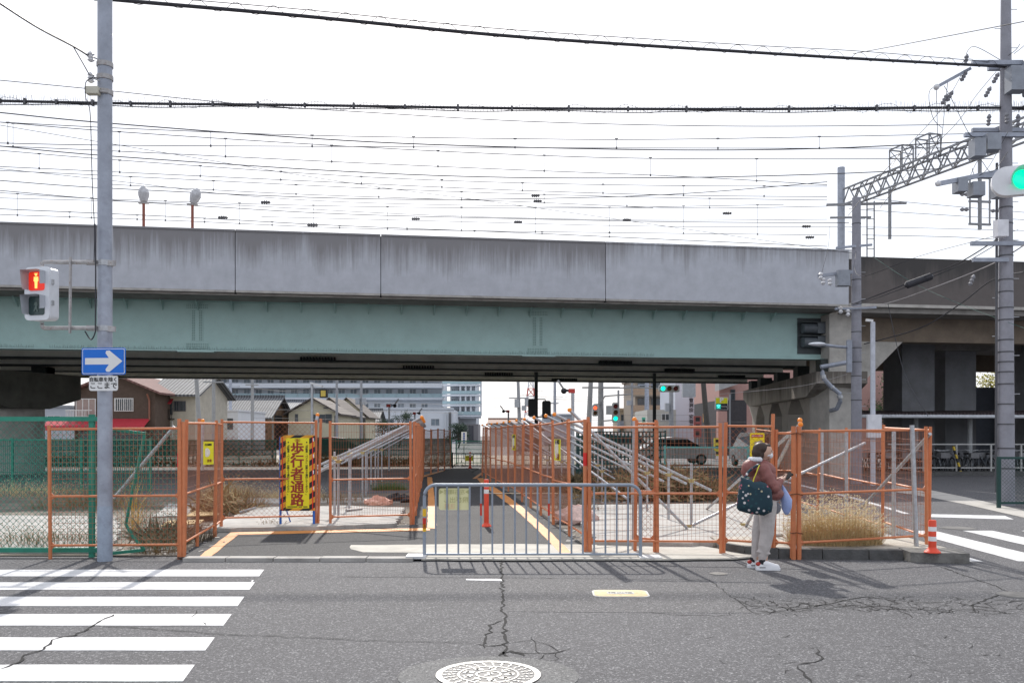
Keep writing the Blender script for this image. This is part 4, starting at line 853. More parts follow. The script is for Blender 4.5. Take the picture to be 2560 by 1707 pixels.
# catenary over the tracks (t = distance behind the near parapet)
def cat_(pts, t, r, lb, gp=None):
    r = max(r, .0155); return wire([P(x * K, y * K, TD(x * K, t)) for x, y in pts], lb, gp, r=r, n=6, sides=4)
cw = [([(-60, 254), (0, 259), (256, 284), (790, 323), (1176, 338), (1571, 345), (1900, 341), (2240, 325)], 3, .024), ([(-60, 276), (0, 281), (256, 302), (790, 336), (1200, 356), (1571, 365), (2280, 365)], 4, .017),
      ([(-60, 331), (0, 336), (256, 359), (790, 394), (1176, 408), (1571, 408), (1900, 400), (2160, 388)], 8, .024), ([(-60, 411), (0, 415), (256, 433), (790, 456), (1200, 457), (1571, 445), (1900, 418)], 14, .022),
      ([(-60, 434), (0, 438), (256, 460), (500, 476), (790, 492), (1200, 503), (1571, 510), (1950, 512)], 15, .02), ([(-60, 475), (0, 480), (400, 498), (790, 519), (1200, 535), (1571, 552), (1900, 566)], 6, .016)]
for i, (p, t_, r_) in enumerate(cw): cat_(p, t_, r_, '%s thick feeder wire below the spiked cable above the viaduct' % ORD[i], 'feeder wires above the viaduct')
th = [([(-60, 278), (0, 281), (300, 296), (700, 311), (1176, 319), (1571, 320), (2260, 307)], 2, .010), ([(-60, 328), (0, 329), (256, 334), (790, 337), (1300, 340), (2000, 341), (2260, 340)], 2, .010),
      ([(-60, 333), (0, 336), (256, 347), (790, 373), (1176, 390), (1571, 406), (1900, 425)], 4, .010), ([(-60, 343), (0, 346), (256, 367), (790, 404), (1176, 420), (1571, 427), (1900, 428)], 7, .010),
      ([(-60, 380), (0, 383), (256, 395), (790, 420), (1176, 437), (1571, 449), (1900, 452)], 7, .009), ([(-60, 388), (0, 392), (256, 404), (790, 430), (1176, 445), (1571, 455), (1900, 460)], 9, .010),
      ([(256, 424), (700, 447), (1176, 463), (1571, 478), (1900, 474)], 10, .009), ([(-60, 440), (0, 443), (256, 458), (790, 474), (1300, 478), (1800, 470)], 12, .009),
      ([(-60, 490), (0, 493), (400, 507), (790, 524), (1200, 532), (1900, 540)], 12, .010), ([(-60, 452), (0, 455), (500, 470), (1000, 495), (1500, 506), (1900, 504)], 16, .009), ([(-60, 385), (0, 388), (300, 420), (560, 450), (900, 468), (1500, 478)], 17, .009),
      ([(600, 498), (1000, 508), (1500, 520), (2000, 522), (2352, 530)], 18, .009), ([(1950, 480), (2100, 490), (2352, 505), (2420, 508)], 14, .010), ([(1990, 455), (2120, 468), (2352, 488), (2420, 494)], 15, .009), ([(1980, 540), (2200, 545), (2352, 555)], 10, .009)]
for p, t_, r_ in th: cat_(p, t_, r_, 'thin contact wire strung above the railway viaduct', 'contact wires above the viaduct')
wire([O(x, y, d_) for x, y, d_ in ((-60, 278, 22), (0, 288, 22), (256, 331, 23), (800, 420, 26), (1176, 470, 28), (1600, 530, 30), (1960, 582, 31))], 'long thin wire slanting across the catenary down to the right', r=.008, m=wire_grey)
rw = random.Random(11)
def ypt(pts, x):
    for a, b_ in zip(pts, pts[1:]):
        if a[0] <= x <= b_[0]: return a[1] + (b_[1] - a[1]) * (x - a[0]) / (b_[0] - a[0])
for (u_, l_, xs_, t_) in ((th[0][0], th[1][0], range(18, 2000, 233), 2), (cw[1][0], th[2][0], range(30, 1900, 244), 4), (th[3][0], th[4][0], range(90, 1900, 185), 7), (th[5][0], th[6][0], range(300, 1800, 190), 9), (th[7][0], th[8][0], range(40, 1800, 170), 12), (cw[5][0], th[8][0], range(160, 1500, 155), 12)):
    for x in xs_:
        y0_, y1_ = ypt(u_, x), ypt(l_, x)
        if y0_ is None or y1_ is None: continue
        if y0_ > y1_: y0_, y1_ = y1_, y0_
        d_ = TD(x * K, t_); a, e = P(x * K, y0_ * K, d_), P(x * K, y1_ * K, d_); b = MB(); b.tube(a, e, .009, n=4); b.box(a, (.12, .03, .05)); b.box(e, (.05, .03, .09))
        tag(b.build('dropper', wire_grey), 'short vertical dropper linking two catenary wires', 'dropper', 'droppers of the catenary')
for x, y, t_ in ((1230, 450, 14), (1235, 462, 14), (718, 517, 6), (955, 503, 15), (1190, 510, 15), (1440, 505, 15), (610, 465, 10), (512, 500, 10), (1670, 490, 10), (1860, 545, 10), (1852, 520, 10)):
    c = P(x * K, y * K, TD(x * K, t_)); b = MB().lathe([(.03, -.22), (.09, -.15), (.04, -.1), (.1, -.05), (.04, 0), (.1, .05), (.04, .1), (.08, .15), (.03, .22)], 8, c, M.Rotation(R(90), 3, 'Y'))
    tag(b.build('insulator', wire_grey), 'dark disc insulator strung in the catenary wires', 'insulator', 'insulators in the catenary')
# ================================================================ catenary gantry
Lp, Rp = V((18.8, 50, 14.5)), V((23.9, 34.0, 14.5)); gu = (Rp - Lp).normalized(); gn = V((gu.y, -gu.x, 0))
t = thing('catenary_gantry', 'grey lattice girder gantry carrying the railway wires over the tracks', 'gantry', (Lp.x, Lp.y, 6.5))
gm = mat('gantry_steel', (.22, .225, .24), .5, metal=.3, var=.2, grime=.2)
LL = (Rp - Lp).length; nb = 16
for sx in (-.3, .3):
    for z in (0, .85): MB()._bar(Lp + gn * sx + V((0, 0, z)), Rp + gn * sx + V((0, 0, z)), .085, .085).build('chord', gm, t)
for i in range(nb):
    a, c = Lp + gu * (LL * i / nb), Lp + gu * (LL * (i + 1) / nb); m_ = a.lerp(c, .5)
    for sx in (-.3, .3):
        MB().bar(a + gn * sx, m_ + gn * sx + V((0, 0, .85)), .055).build('lattice_bar', gm, t); MB().bar(m_ + gn * sx + V((0, 0, .85)), c + gn * sx, .055).build('lattice_bar', gm, t)
    for z in (0, .85): MB().bar(a - gn * .3 + V((0, 0, z)), c + gn * .3 + V((0, 0, z)), .05).build('lattice_bar', gm, t)
def mast(x, y, z0, z1, r, p): MB().lathe([(r, z0), (r, z1)], 16, (x, y, 0)).build('mast', galv_pole, p, smooth=True)
mast(Lp.x - .35, 50, 6.2, 16.6, .2, t); mast(Rp.x, Rp.y, 6.2, 15.6, .2, t)
for k in (.25, .36, .75):                                # cages on top of the girder
    c = Lp + gu * (LL * k) + V((0, 0, .9)); b = MB()
    cs = [c + gu * a + gn * e for a, e in ((-.45, -.35), (.45, -.35), (.45, .35), (-.45, .35))]
    for i in range(4):
        b.bar(cs[i], cs[i] + V((0, 0, 1.0)), .06); b.bar(cs[i] + V((0, 0, 1.0)), cs[(i + 1) % 4] + V((0, 0, 1.0)), .06); b.bar(cs[i], cs[(i + 1) % 4] + V((0, 0, 1.0)), .035); b.bar(cs[i] + V((0, 0, .6)), cs[(i + 1) % 4] + V((0, 0, .6)), .035)
    b.build('cage', gm, t)
for k, ln in ((.55, 3.4), (.2, 2.6), (.9, 3.0)):           # drop frames under the girder
    c = Lp + gu * (LL * k); b = MB(); b.tube(c, c - V((0, 0, ln)), .09)
    if k != .2:
        for z in (-1.0, -2.1, -ln + .25): b._bar(c + BU * -.55 + V((0, 0, z)), c + BU * .55 + V((0, 0, z)), .09, .09)
        for s_ in (-.5, .5): b.bar(c + BU * s_ + V((0, 0, -1.0)), c + BU * s_ + V((0, 0, -ln + .25)), .06)
    b.build('drop_frame', gm, t)
    if k != .2:
        for z in (-1.3, -1.8, -2.5):
            for s_ in (-.78, .78): MB().lathe([(.03, -.2), (.1, -.1), (.05, 0), (.1, .1), (.03, .2)], 8, c + BU * s_ + V((0, 0, z)), M.Rotation(R(90), 3, 'Y')).build('insulator', mat('insul_dark', (.2, .2, .22), .4), t)
MB()._bar(Lp + V((-1.6, -1.2, -.3)), Lp + V((2.6, -1.6, -.3)), .12, .12).build('bracket_arm', gm, t); MB()._bar(Lp + V((-1.4, -1.2, -1.0)), Lp + V((.8, -1.3, -1.0)), .1, .1).build('bracket_arm', gm, t)
b = MB()
for k in range(14): z = 7 + k * .55; b.bar((Lp.x + .9, 49.5, z), (Lp.x + 1.3, 49.5, z), .04)
b.bar((Lp.x + .9, 49.5, 6.4), (Lp.x + .9, 49.5, 14.6), .06); b.bar((Lp.x + 1.3, 49.5, 6.4), (Lp.x + 1.3, 49.5, 14.6), .06); b.build('ladder', gm, t)
# ================================================================ street poles
def util_pole(c, r0, r1, h, label, bands=()):
    t = thing('utility_pole', label, 'utility pole', c); MB().lathe([(r0, -.1), (r0 + (r1 - r0) * .5, h / 2), (r1, h)], 24).build('shaft', conc_pole, t, world=False, smooth=True)
    for z in bands: rr_ = r0 + (r1 - r0) * z / h + .008; MB().lathe([(rr_, z - .015), (rr_, z + .015)], 20).build('steel_band', wire_grey, t, world=False)
    for k in range(int((h - 2.6) / .45)):
        z = 2.6 + k * .45; rr_ = r0 + (r1 - r0) * z / h; s_ = -1 if k % 2 else 1; MB().tube((s_ * rr_, 0, z), (s_ * (rr_ + .15), 0, z), .009, n=5).build('climbing_step', galv, t, world=False)
    return t
UP = V((11.57, 20.9, 0)); zf = lambda y, d=20.9: CH + (HY - y) * d / FX; xf_ = lambda x, d=20.9: (x - CX) * d / FX
up = util_pole(UP, .195, .10, 13.2, 'tall thick concrete utility pole crowded with crossarms and boxes', [zf(y) for y in (1170, 1120, 1060, 1010, 960, 930, 905, 880, 850, 800, 770, 730, 700, 640, 560, 520)])
def crossarm(y, xa, xb, d=20.7, w_=.09): MB()._bar((xf_(xa, d), d, zf(y, d)), (xf_(xb, d), d, zf(y, d)), w_, w_).build('crossarm', galv_pole, up)
crossarm(158, 2430, 2640, w_=.1); crossarm(172, 2470, 2640, 21.1); crossarm(338, 2411, 2640); crossarm(326, 2430, 2640, 21.1); crossarm(440, 2440, 2520); crossarm(609, 2427, 2560); crossarm(650, 2432, 2520)
MB()._bar(P(2425, 172, 20.7), P(2343, 217, 20.3), .07, .07).build('arm', galv_pole, up); MB().ball(P(2341, 218, 20.3), .07).build('arm_end', insul, up)
MB()._bar(P(2345, 460, 20.4), P(2520, 425, 20.9), .1, .1).build('arm', galv_pole, up); MB().ball(P(2345, 459, 20.4), .07).build('arm_end', insul, up)
for x, y, w_, h_ in ((2400, 465, 24, 34), (2440, 475, 30, 34), (2500, 470, 30, 50), (2478, 358, 34, 40), (2443, 372, 28, 44), (2540, 200, 40, 60)):
    c = P(x, y, 20.6); s_ = 20.6 / FX; MB().bb(c.x - w_ * s_ / 2, c.x + w_ * s_ / 2, 20.45, 20.75, c.z - h_ * s_ / 2, c.z + h_ * s_ / 2).build('switch_box', mat('box_grey', (.25, .27, .31), .5, var=.15), up)
c = P(2502, 572, 20.6); MB().bb(c.x - .12, c.x + .13, 20.5, 20.72, c.z - .19, c.z + .19).build('white_box', mat('box_white', (.66, .66, .7), .5), up)
for x, y, a in ((2415, 150, .2), (2410, 190, .5), (2375, 240, .5), (2362, 248, .5), (2490, 195, .5), (2470, 230, .5), (2472, 300, .1), (2517, 295, 0), (2545, 300, 0), (2405, 470, .3), (2430, 700, .4)):
    MB().lathe([(.02, -.14), (.055, -.1), (.03, -.06), (.055, -.02), (.03, .02), (.055, .06), (.02, .13)], 8, P(x, y, 20.6), M.Rotation(a, 3, 'Y')).build('insulator', mat('insul_dark', (.2, .2, .22), .4), up)
MB().lathe([(.28, 0), (.3, .1), (.3, .75), (.25, .85)], 18, P(2590, 235, 20.6)).build('transformer', mat('box_grey', (.4, .42, .47), .5), up, smooth=True)
MB().tube(UP + V((-.24, -.02, .3)), UP + V((-.22, -.02, 8)), .03).build('conduit', wire_grey, up)
gpw = 'cables strung from the thick utility pole'
for p in ([(2500, 150), (2440, 118), (2418, 130), (2412, 165)], [(2410, 175), (2380, 230), (2340, 290), (2200, 440), (2120, 540)], [(2490, 180), (2440, 240), (2390, 310), (2280, 420), (2200, 520)], [(2341, 220), (2343, 300), (2346, 400)], [(2370, 200), (2360, 290), (2352, 380), (2350, 420)], [(2341, 216), (2324, 228), (2324, 262), (2335, 300), (2355, 320)],
          [(2360, 215), (2380, 250), (2420, 330), (2440, 345)], [(2520, 330), (2470, 420), (2440, 440), (2430, 420)], [(2520, 380), (2480, 430), (2450, 400), (2430, 430), (2410, 480)], [(2550, 110), (2540, 125), (2520, 140)], [(2620, 60), (2560, 115), (2535, 135)]):
    wire([P(x, y, 20.6 + .02 * i) for i, (x, y) in enumerate(p)], 'thin jumper wire looping about the crossarms of the thick utility pole', 'jumper wires at the utility pole', r=.007, m=wire_mat)
# street pole in front of the bridge end
MPd = 30.0; MP_ = V((xf_(2141, MPd), MPd, 0))
mp2 = util_pole(MP_, .185, .14, zf(495, MPd), 'brownish concrete pole standing before the joint between green bridge and dark viaduct', [zf(y, MPd) for y in (1000, 940, 905, 870, 830, 760, 700, 560)])
MB()._bar(P(2088, 772, MPd - .2), P(2190, 768, MPd - .2), .08, .08).build('crossarm', galv_pole, mp2); MB()._bar(P(2045, 690, MPd - .2), P(2130, 680, MPd - .2), .1, .1).build('crossarm', galv_pole, mp2)
c = P(2107, 696, MPd - .3); MB().bb(c.x - .2, c.x + .2, MPd - .45, MPd - .15, c.z - .26, c.z + .26).build('switch_box', MATS['box_grey'], mp2)
MB()._bar(P(2090, 620, MPd - .1), P(2180, 612, MPd - .1), .07, .07).build('camera_arm', galv_pole, mp2)
for x, y in ((2052, 690), (2058, 703), (2075, 705), (2102, 775), (2120, 782)): MB().lathe([(.03, -.12), (.08, -.06), (.04, 0), (.08, .06), (.03, .12)], 8, P(x, y, MPd - .3)).build('insulator', insul, mp2)
MB()._bar(P(2123, 930, MPd - .25), P(2123, 850, MPd - .25), .16, .1).build('meter_box', galv_pole, mp2)
c = P(2113, 636, 33.6); MB().bb(c.x - .25, c.x + .25, 33.55, 33.58, c.z - .18, c.z + .18).build('number_plate', sw, br)
t = thing('street_lamp', 'slim grey street lamp arm reaching left from the brownish pole', 'street lamp', P(2115, 868, MPd - .3))
MB().path([P(2118, 868, MPd - .2), P(2090, 866, MPd - .4), P(2060, 862, MPd - .6)], .05, 8).build('arm', galv_pole, t); MB().ball(P(2043, 860, MPd - .7), .3, 10, 6, (1, .5, .22)).build('lamp_head', mat('lamp_white', (.66, .68, .72), .4), t, smooth=True)
c = P(2182, 1060, 29); t = thing('lamp_post', 'slim pale grey post with camera head beside the brownish concrete pole', 'lamp post', (c.x, 29, 0))
MB().tube((0, 0, 0), (0, 0, zf(805, 29)), .085, .075, 14).build('shaft', mat('pale_post', (.5, .52, .58), .5), t, world=False, smooth=True); MB()._bar((0, 0, zf(802, 29)), (-.22, 0, zf(800, 29)), .08, .08).build('head', sw, t, world=False); MB().bb(-.25, .2, -.22, -.1, 1.55, 2.3).build('meter_box', mat('box_white', (.66, .66, .7), .5), t, world=False)
# cables from the thick pole to the street pole
bd = lambda p, da, db, lb, r=.012, m=wire_mat: wire([P(x, y, da + (db - da) * i / (len(p) - 1)) for i, (x, y) in enumerate(p)], lb, None, r=r, m=m, cat='cable')
bd([(2490, 600), (2400, 655), (2290, 700), (2172, 746), (2130, 760)], 20.9, 29.8, 'upper bundled cable dipping from the thick pole to the brownish pole', .016)
bd([(2490, 612), (2380, 672), (2200, 742), (2130, 764)], 20.9, 29.8, 'thin cable running under the black cable closure', .010)
bd([(2580, 600), (2480, 660), (2330, 720), (2200, 762), (2095, 768)], 19.5, 29.8, 'long pale cable sagging from the right edge to the brownish pole', .015, mat('cable_pale', (.45, .42, .42), .6))
bd([(2560, 680), (2480, 700), (2400, 760), (2300, 820), (2160, 860)], 20.9, 29.8, 'black beaded cable sagging lowest before the dark viaduct', .018)
bd([(2180, 640), (2280, 705), (2400, 760), (2560, 820)], 30, 20, 'thin teal guy wire slanting down over the dark viaduct', .005, mat('teal_wire', (.02, .10, .085), .8))
bd([(2220, 760), (2260, 930), (2320, 1040)], 29, 27, 'thin dark guy wire with a white ball slanting to the bike shed roof', .01)
bd([(2118, 935), (2000, 965), (1800, 985)], 30, 34, 'thin pale wire slanting from the brownish pole under the girder', .008, MATS['cable_pale'])
bd([(2075, 560), (2070, 620), (2052, 690)], 33, 30, 'thin wire dropping to the insulators on the brownish pole', .008)
bd([(2545, 575), (2450, 600), (2300, 640), (2150, 690), (2140, 625)], 20.9, 30, 'thin wire crossing before the dark parapet to the brownish pole', .007)
cz = MB().lathe([(.03, -.42), (.1, -.36), (.1, .36), (.03, .42)], 12); cz.xf(M.Translation(P(2297, 702, 25.0)) @ M.Rotation(R(70), 4, 'Y')); tag(cz.build('cable_closure', wire_mat, smooth=True), 'black sausage shaped cable closure hanging before the dark viaduct', 'cable closure')
# traffic signal at the right edge, on an arm from a pole beyond the frame
t = thing('traffic_signal', 'white horizontal traffic signal with glowing green lens by the thick utility pole', 'traffic signal', (9.9, 14, 0))
SZ = P(2540, 447, 14).z; xl = P(2503, 0, 14).x
b = MB(); b.prism(rrect(1.34, .46, .22, 8), 0, .16); b.xf(M.Translation((xl + .64, 14.1, SZ)) @ M.Rotation(R(-22), 4, 'Z') @ M.Rotation(R(90), 4, 'X')); b.build('housing', mat('signal_white', (.68, .69, .72), .4, var=.05), t, smooth=True)
SM = M.Translation((xl + .64, 13.94, SZ)) @ M.Rotation(R(-22), 4, 'Z')
for i, (nm, e, s_) in enumerate((('green', (.0, .75, .38), .75), ('amber', None, 0), ('red', None, 0))):
    c = V((-.30 + i * .38, -.02, 0)); mt = mat('lens_green', (.0, .3, .16), .25, emit=e, estr=s_) if e else mat('lens_off_' + nm, (.10, .06, .02) if nm == 'amber' else (.09, .02, .02), .25)
    MB().ball(SM @ c, .155, 16, 8, (1, .25, 1)).build('lens_' + nm, mt, t, smooth=True)
    v_ = MB(); n = 16
    for k in range(n):
        a0, a1 = R(-20 + 220 * k / n), R(-20 + 220 * (k + 1) / n); f = lambda a, y: SM @ (c + V((.172 * math.cos(a), y, .172 * math.sin(a))))
        dp = lambda a: -.02 - .22 * (.35 + .65 * max(0, math.sin(a)))
        v_.add([f(a0, .03), f(a1, .03), f(a1, dp(a1)), f(a0, dp(a0))], [(0, 1, 2, 3)])
    v_.build('visor', MATS['signal_white'], t, smooth=True)
MB().tube((xl + .9, 14.15, SZ + .25), (9.9, 14.0, SZ + .5), .04).build('arm', galv_pole, t); MB().lathe([(.11, 0), (.1, 6.6)], 16, (9.9, 14, 0)).build('pole', galv_pole, t, smooth=True)
# small dark green chain link enclosure round the thick pole
t = thing('pole_guard_fence', 'dark green chain link guard fence round the foot of the thick utility pole', 'fence', (12.2, 20.2, 0)); gd = mat('dark_green_paint', (.012, .05, .045), .5)
xa, xb = xf_(2497, 20.0), xf_(2640, 20.0); zt = zf(1141, 20.0)
for x in (xa, xb): MB()._bar((x, 20.0, 0), (x, 20.0, zt), .07, .07).build('post', gd, t)
for z in (zt - .03, .12): MB()._bar((xa, 20, z), (xb, 20, z), .05, .05).build('rail', gd, t)
b = MB(); wires(b, 'diamond', xb - xa, .12, zt - .03, .003); b.xf(M.Translation((xa, 20.0, 0))); b.build('wire_mesh', gd, t, kind='stuff')
# ================================================================ buildings beyond the bridge
glass = mat('window_glass', (.05, .065, .075), .12, var=.3, scale=1.5, spec=.6); frame_w = mat('window_frame', (.6, .6, .6), .5); frame_d = mat('window_frame_dark', (.10, .10, .11), .5)
tile = stripes('roof_tile_grey', (.17, .175, .19), (.045, .047, .052), 0, 3.3, sharp=False, bump=.06, rough=.7)
tile_b = stripes('roof_tile_blue', (.20, .215, .24), (.08, .085, .10), 0, 3.3, sharp=False, bump=.06, rough=.7)
xp = lambda x, d: (x - CX) * d / FX
zp = lambda y, d: CH + (HY - y) * d / FX
def window(t, x0, x1, z0, z1, y=-.0, fm=frame_w, bars=1, gm=glass, grille=0):
    w_, h_ = x1 - x0, z1 - z0; fr_ = .06
    b = MB(); b.bb(x0 - fr_, x1 + fr_, y - .05, y + .02, z0 - fr_, z0); b.bb(x0 - fr_, x1 + fr_, y - .05, y + .02, z1, z1 + fr_); b.bb(x0 - fr_, x0, y - .05, y + .02, z0, z1); b.bb(x1, x1 + fr_, y - .05, y + .02, z0, z1)
    for k in range(bars): xm = x0 + w_ * (k + 1) / (bars + 1); b.bb(xm - .03, xm + .03, y - .045, y + .02, z0, z1)
    for k in range(grille): xm = x0 + w_ * (k + .5) / grille; b.bb(xm - .02, xm + .02, y - .12, y - .09, z0, z1)
    o = b.build('window', fm, t, world=False); MB().bb(x0, x1, y - .02, y + .01, z0, z1).build('pane', gm, o, world=False)
def gable(t, w_, dp, he, hr, wm, rm, axis='x', ov=.45, y0=0):
    """walls and roof; axis = ridge direction. local x 0..w, y 0..dp"""
    b = MB()
    if axis == 'x': b.slab([(0, 0, 0), (0, dp, 0), (0, dp, he), (0, dp / 2, hr), (0, 0, he)], (w_, 0, 0))
    else: b.slab([(0, 0, 0), (w_, 0, 0), (w_, 0, he), (w_ / 2, 0, hr), (0, 0, he)], (0, dp, 0))
    b.build('wall', wm, t, world=False)
    th = .16
    for s_ in (0, 1):
        if axis == 'x':
            ye = -ov if s_ == 0 else dp + ov; sl_ = (hr - he) / (dp / 2); pts = [(-ov, ye, he - ov * sl_ + .05), (w_ + ov, ye, he - ov * sl_ + .05), (w_ + ov, dp / 2, hr + .05), (-ov, dp / 2, hr + .05)]
        else:
            xe = -ov if s_ == 0 else w_ + ov; sl_ = (hr - he) / (w_ / 2); pts = [(xe, -ov, he - ov * sl_ + .05), (xe, dp + ov, he - ov * sl_ + .05), (w_ / 2, dp + ov, hr + .05), (w_ / 2, -ov, hr + .05)]
        MB().slab(pts, (0, 0, th)).build('roof', rm, t, world=False)
    if axis == 'x': MB().bb(-ov, w_ + ov, dp / 2 - .15, dp / 2 + .15, hr + .15, hr + .4).build('ridge', rm, t, world=False)
def fhouse(name, label, xa, xb, d, dp, ye, yr, wm, rm, axis='x', ov=.45, rz=0, group=None):
    t = thing(name, label, 'house', (xp(xa, d), d, 0), rz, group); w_ = xp(xb, d) - xp(xa, d); gable(t, w_, dp, zp(ye, d), zp(yr, d), wm, rm, axis, ov); t['w'] = 0; del t['w']; return t, w_
def fw(t, xa, d, x0, x1, y0, y1, **k): window(t, xp(x0, d) - xp(xa, d), xp(x1, d) - xp(xa, d), zp(y1, d), zp(y0, d), y=-.01, **k)
# brown house with red awning
brn = mat('brown_wall', (.085, .06, .048), .9, var=.15, scale=3); d = 68
t, w_ = fhouse('brown_house', 'dark brown two storey house with red shop awning behind the signal pole', 186, 388, d, 8, 980, 938, brn, stripes('roof_red_brown', (.20, .105, .095), (.12, .06, .055), 0, 3, sharp=False, bump=.05, rough=.9), 'y', .6)
fw(t, 186, d, 288, 332, 997, 1026, grille=9); fw(t, 186, d, 192, 238, 998, 1040, gm=mat('pink_shutter', (.32, .25, .23), .7, var=.1), bars=2)
b = MB()
for k in range(14): x = xp(176, d) - xp(186, d) + k * .115; b.bb(x, x + .03, -.7, -.66, zp(1043, d), zp(1026, d))
b.bb(-.35, 1.65, -.72, -.64, zp(1027, d), zp(1025, d)); b.bb(-.35, 1.65, -.72, -.64, zp(1044, d), zp(1042, d)); b.build('balcony_railing', frame_w, t, world=False)
awn = mat('awning_red', (.42, .03, .045), .6, var=.08)
x0, x1 = xp(128, d) - xp(186, d), xp(375, d) - xp(186, d); MB().slab([(x0, 0, zp(1048, d)), (x1, 0, zp(1048, d)), (x1 + .1, -1.3, zp(1066, d)), (x0 - .1, -1.3, zp(1066, d))], (0, 0, .05)).build('awning', awn, t, world=False); MB().bb(x0 - .1, x1 + .1, -1.33, -1.29, zp(1076, d), zp(1066, d)).build('awning_valance', awn, t, world=False)
fw(t, 186, d, 200, 360, 1080, 1105, bars=4, fm=frame_d); MB().path([(w_ - .5, -.3, zp(985, d)), (w_ - .4, -.12, zp(1000, d)), (w_ - .4, -.12, zp(1050, d))], .07, 6).build('downpipe', mat('copper_pipe', (.22, .09, .06), .5), t, world=False)
t = thing('warehouse', 'pale grey warehouse behind the round pier column', 'building', (xp(-80, 95), 95, 0)); w_ = xp(172, 95) - xp(-80, 95); MB().bb(0, w_, 0, 12, 0, zp(1018, 95)).build('wall', mat('warehouse_wall', (.42, .44, .48), .8, var=.06, scale=.5), t, world=False); MB().bb(-.2, w_ + .2, -.2, 12.2, zp(1018, 95), zp(1013, 95)).build('roof_slab', mat('warehouse_roof', (.3, .31, .33), .8), t, world=False)
fw(t, -80, 95, 20, 60, 1040, 1060); fw(t, -80, 95, 120, 150, 1040, 1060)
# beige house
beige = mat('beige_wall', (.42, .39, .33), .9, var=.12, scale=2, grime=.15); d = 71
t, w_ = fhouse('beige_house', 'beige plastered house with grey tiled roof and small red awning', 386, 488, d, 8, 986, 938, beige, tile, 'x', .6)
fw(t, 386, d, 396, 430, 1005, 1035, fm=frame_d); fw(t, 386, d, 436, 463, 1004, 1026, fm=frame_d, grille=6); MB().slab([(xp(392, d) - xp(386, d), 0, zp(998, d)), (xp(434, d) - xp(386, d), 0, zp(998, d)), (xp(434, d) - xp(386, d), -.6, zp(1010, d)), (xp(392, d) - xp(386, d), -.6, zp(1010, d))], (0, 0, .05)).build('awning', awn, t, world=False)
b = MB(); b.bb(.2, 1.6, -.5, -.45, zp(1024, d), zp(1023, d))
for k in range(12): b.bb(.2 + k * .12, .23 + k * .12, -.5, -.46, zp(1046, d), zp(1023, d))
b.bb(.2, 1.6, -.5, 0, zp(1048, d), zp(1046, d)); b.build('balcony_railing', black, t, world=False); fw(t, 386, d, 394, 430, 1054, 1090, gm=mat('shutter_beige', (.36, .34, .29), .7), bars=0)
# white modern box building
d = 82; wt = mat('white_wall', (.62, .63, .65), .85, var=.06, scale=1)
t = thing('white_building', 'low white box building with a dark recessed window band', 'building', (xp(470, d), d, 0)); w_ = xp(595, d) - xp(470, d)
MB().bb(0, w_, 0, 9, 0, zp(1028, d)).build('wall', wt, t, world=False); MB().bb(-.1, w_ + .1, -.1, 9.1, zp(1028, d), zp(1024, d)).build('parapet', wt, t, world=False); fw(t, 470, d, 505, 581, 1047, 1071, fm=frame_d, bars=3); MB().bb(0, .9, -.5, -.1, 0, zp(1020, d)).build('sign_pillar', mat('pillar_cream', (.5, .48, .43), .8), t, world=False)
text_mb('○', .6, face_cam((.45, -.52, zp(1033, d)))).build('emblem', mat('emblem_gold', (.35, .22, .08), .5), t, world=False)
# old wooden house
wood = mat('old_timber', (.16, .095, .05), .85, var=.4, scale=3, grime=.3); d = 96
t, w_ = fhouse('timber_house', 'old weathered timber house with grey tiled gable roof', 556, 668, d, 9, 1041, 992, wood, tile, 'x', .7)
MB().bb(w_ + .01, w_ + .06, 3.0, 6.0, 0, 3.8).build('burnt_boards', mat('charred', (.02, .018, .016), .9), t, world=False); fw(t, 556, d, 596, 640, 1046, 1066, fm=frame_d, gm=mat('dark_shutter', (.05, .045, .04), .8)); MB().slab([(-1, -.1, zp(1070, d)), (w_, -.1, zp(1070, d)), (w_, -2.2, zp(1085, d)), (-1, -2.2, zp(1085, d))], (0, 0, .12)).build('lean_to_roof', mat('rust_roof', (.22, .13, .10), .8, var=.25), t, world=False); MB().bb(-.5, w_, -2, -.1, 0, zp(1083, d)).build('lean_to', wood, t, world=False)
# blue-grey tiled roofs between
d = 118; pl = mat('plaster_white', (.55, .54, .52), .9, var=.1)
t, w_ = fhouse('tiled_house', 'white walled house with pale blue-grey tiled roof behind the timber house', 660, 748, d, 10, 1038, 1002, pl, tile_b, 'x', .7); MB().slab([(0, -.1, zp(1042, d)), (w_, -.1, zp(1042, d)), (w_, -2.5, zp(1064, d)), (0, -2.5, zp(1064, d))], (0, 0, .15)).build('lower_roof', tile_b, t, world=False); MB().bb(.2, w_ - .2, -2.2, 0, 0, zp(1062, d)).build('porch_wall', pl, t, world=False)
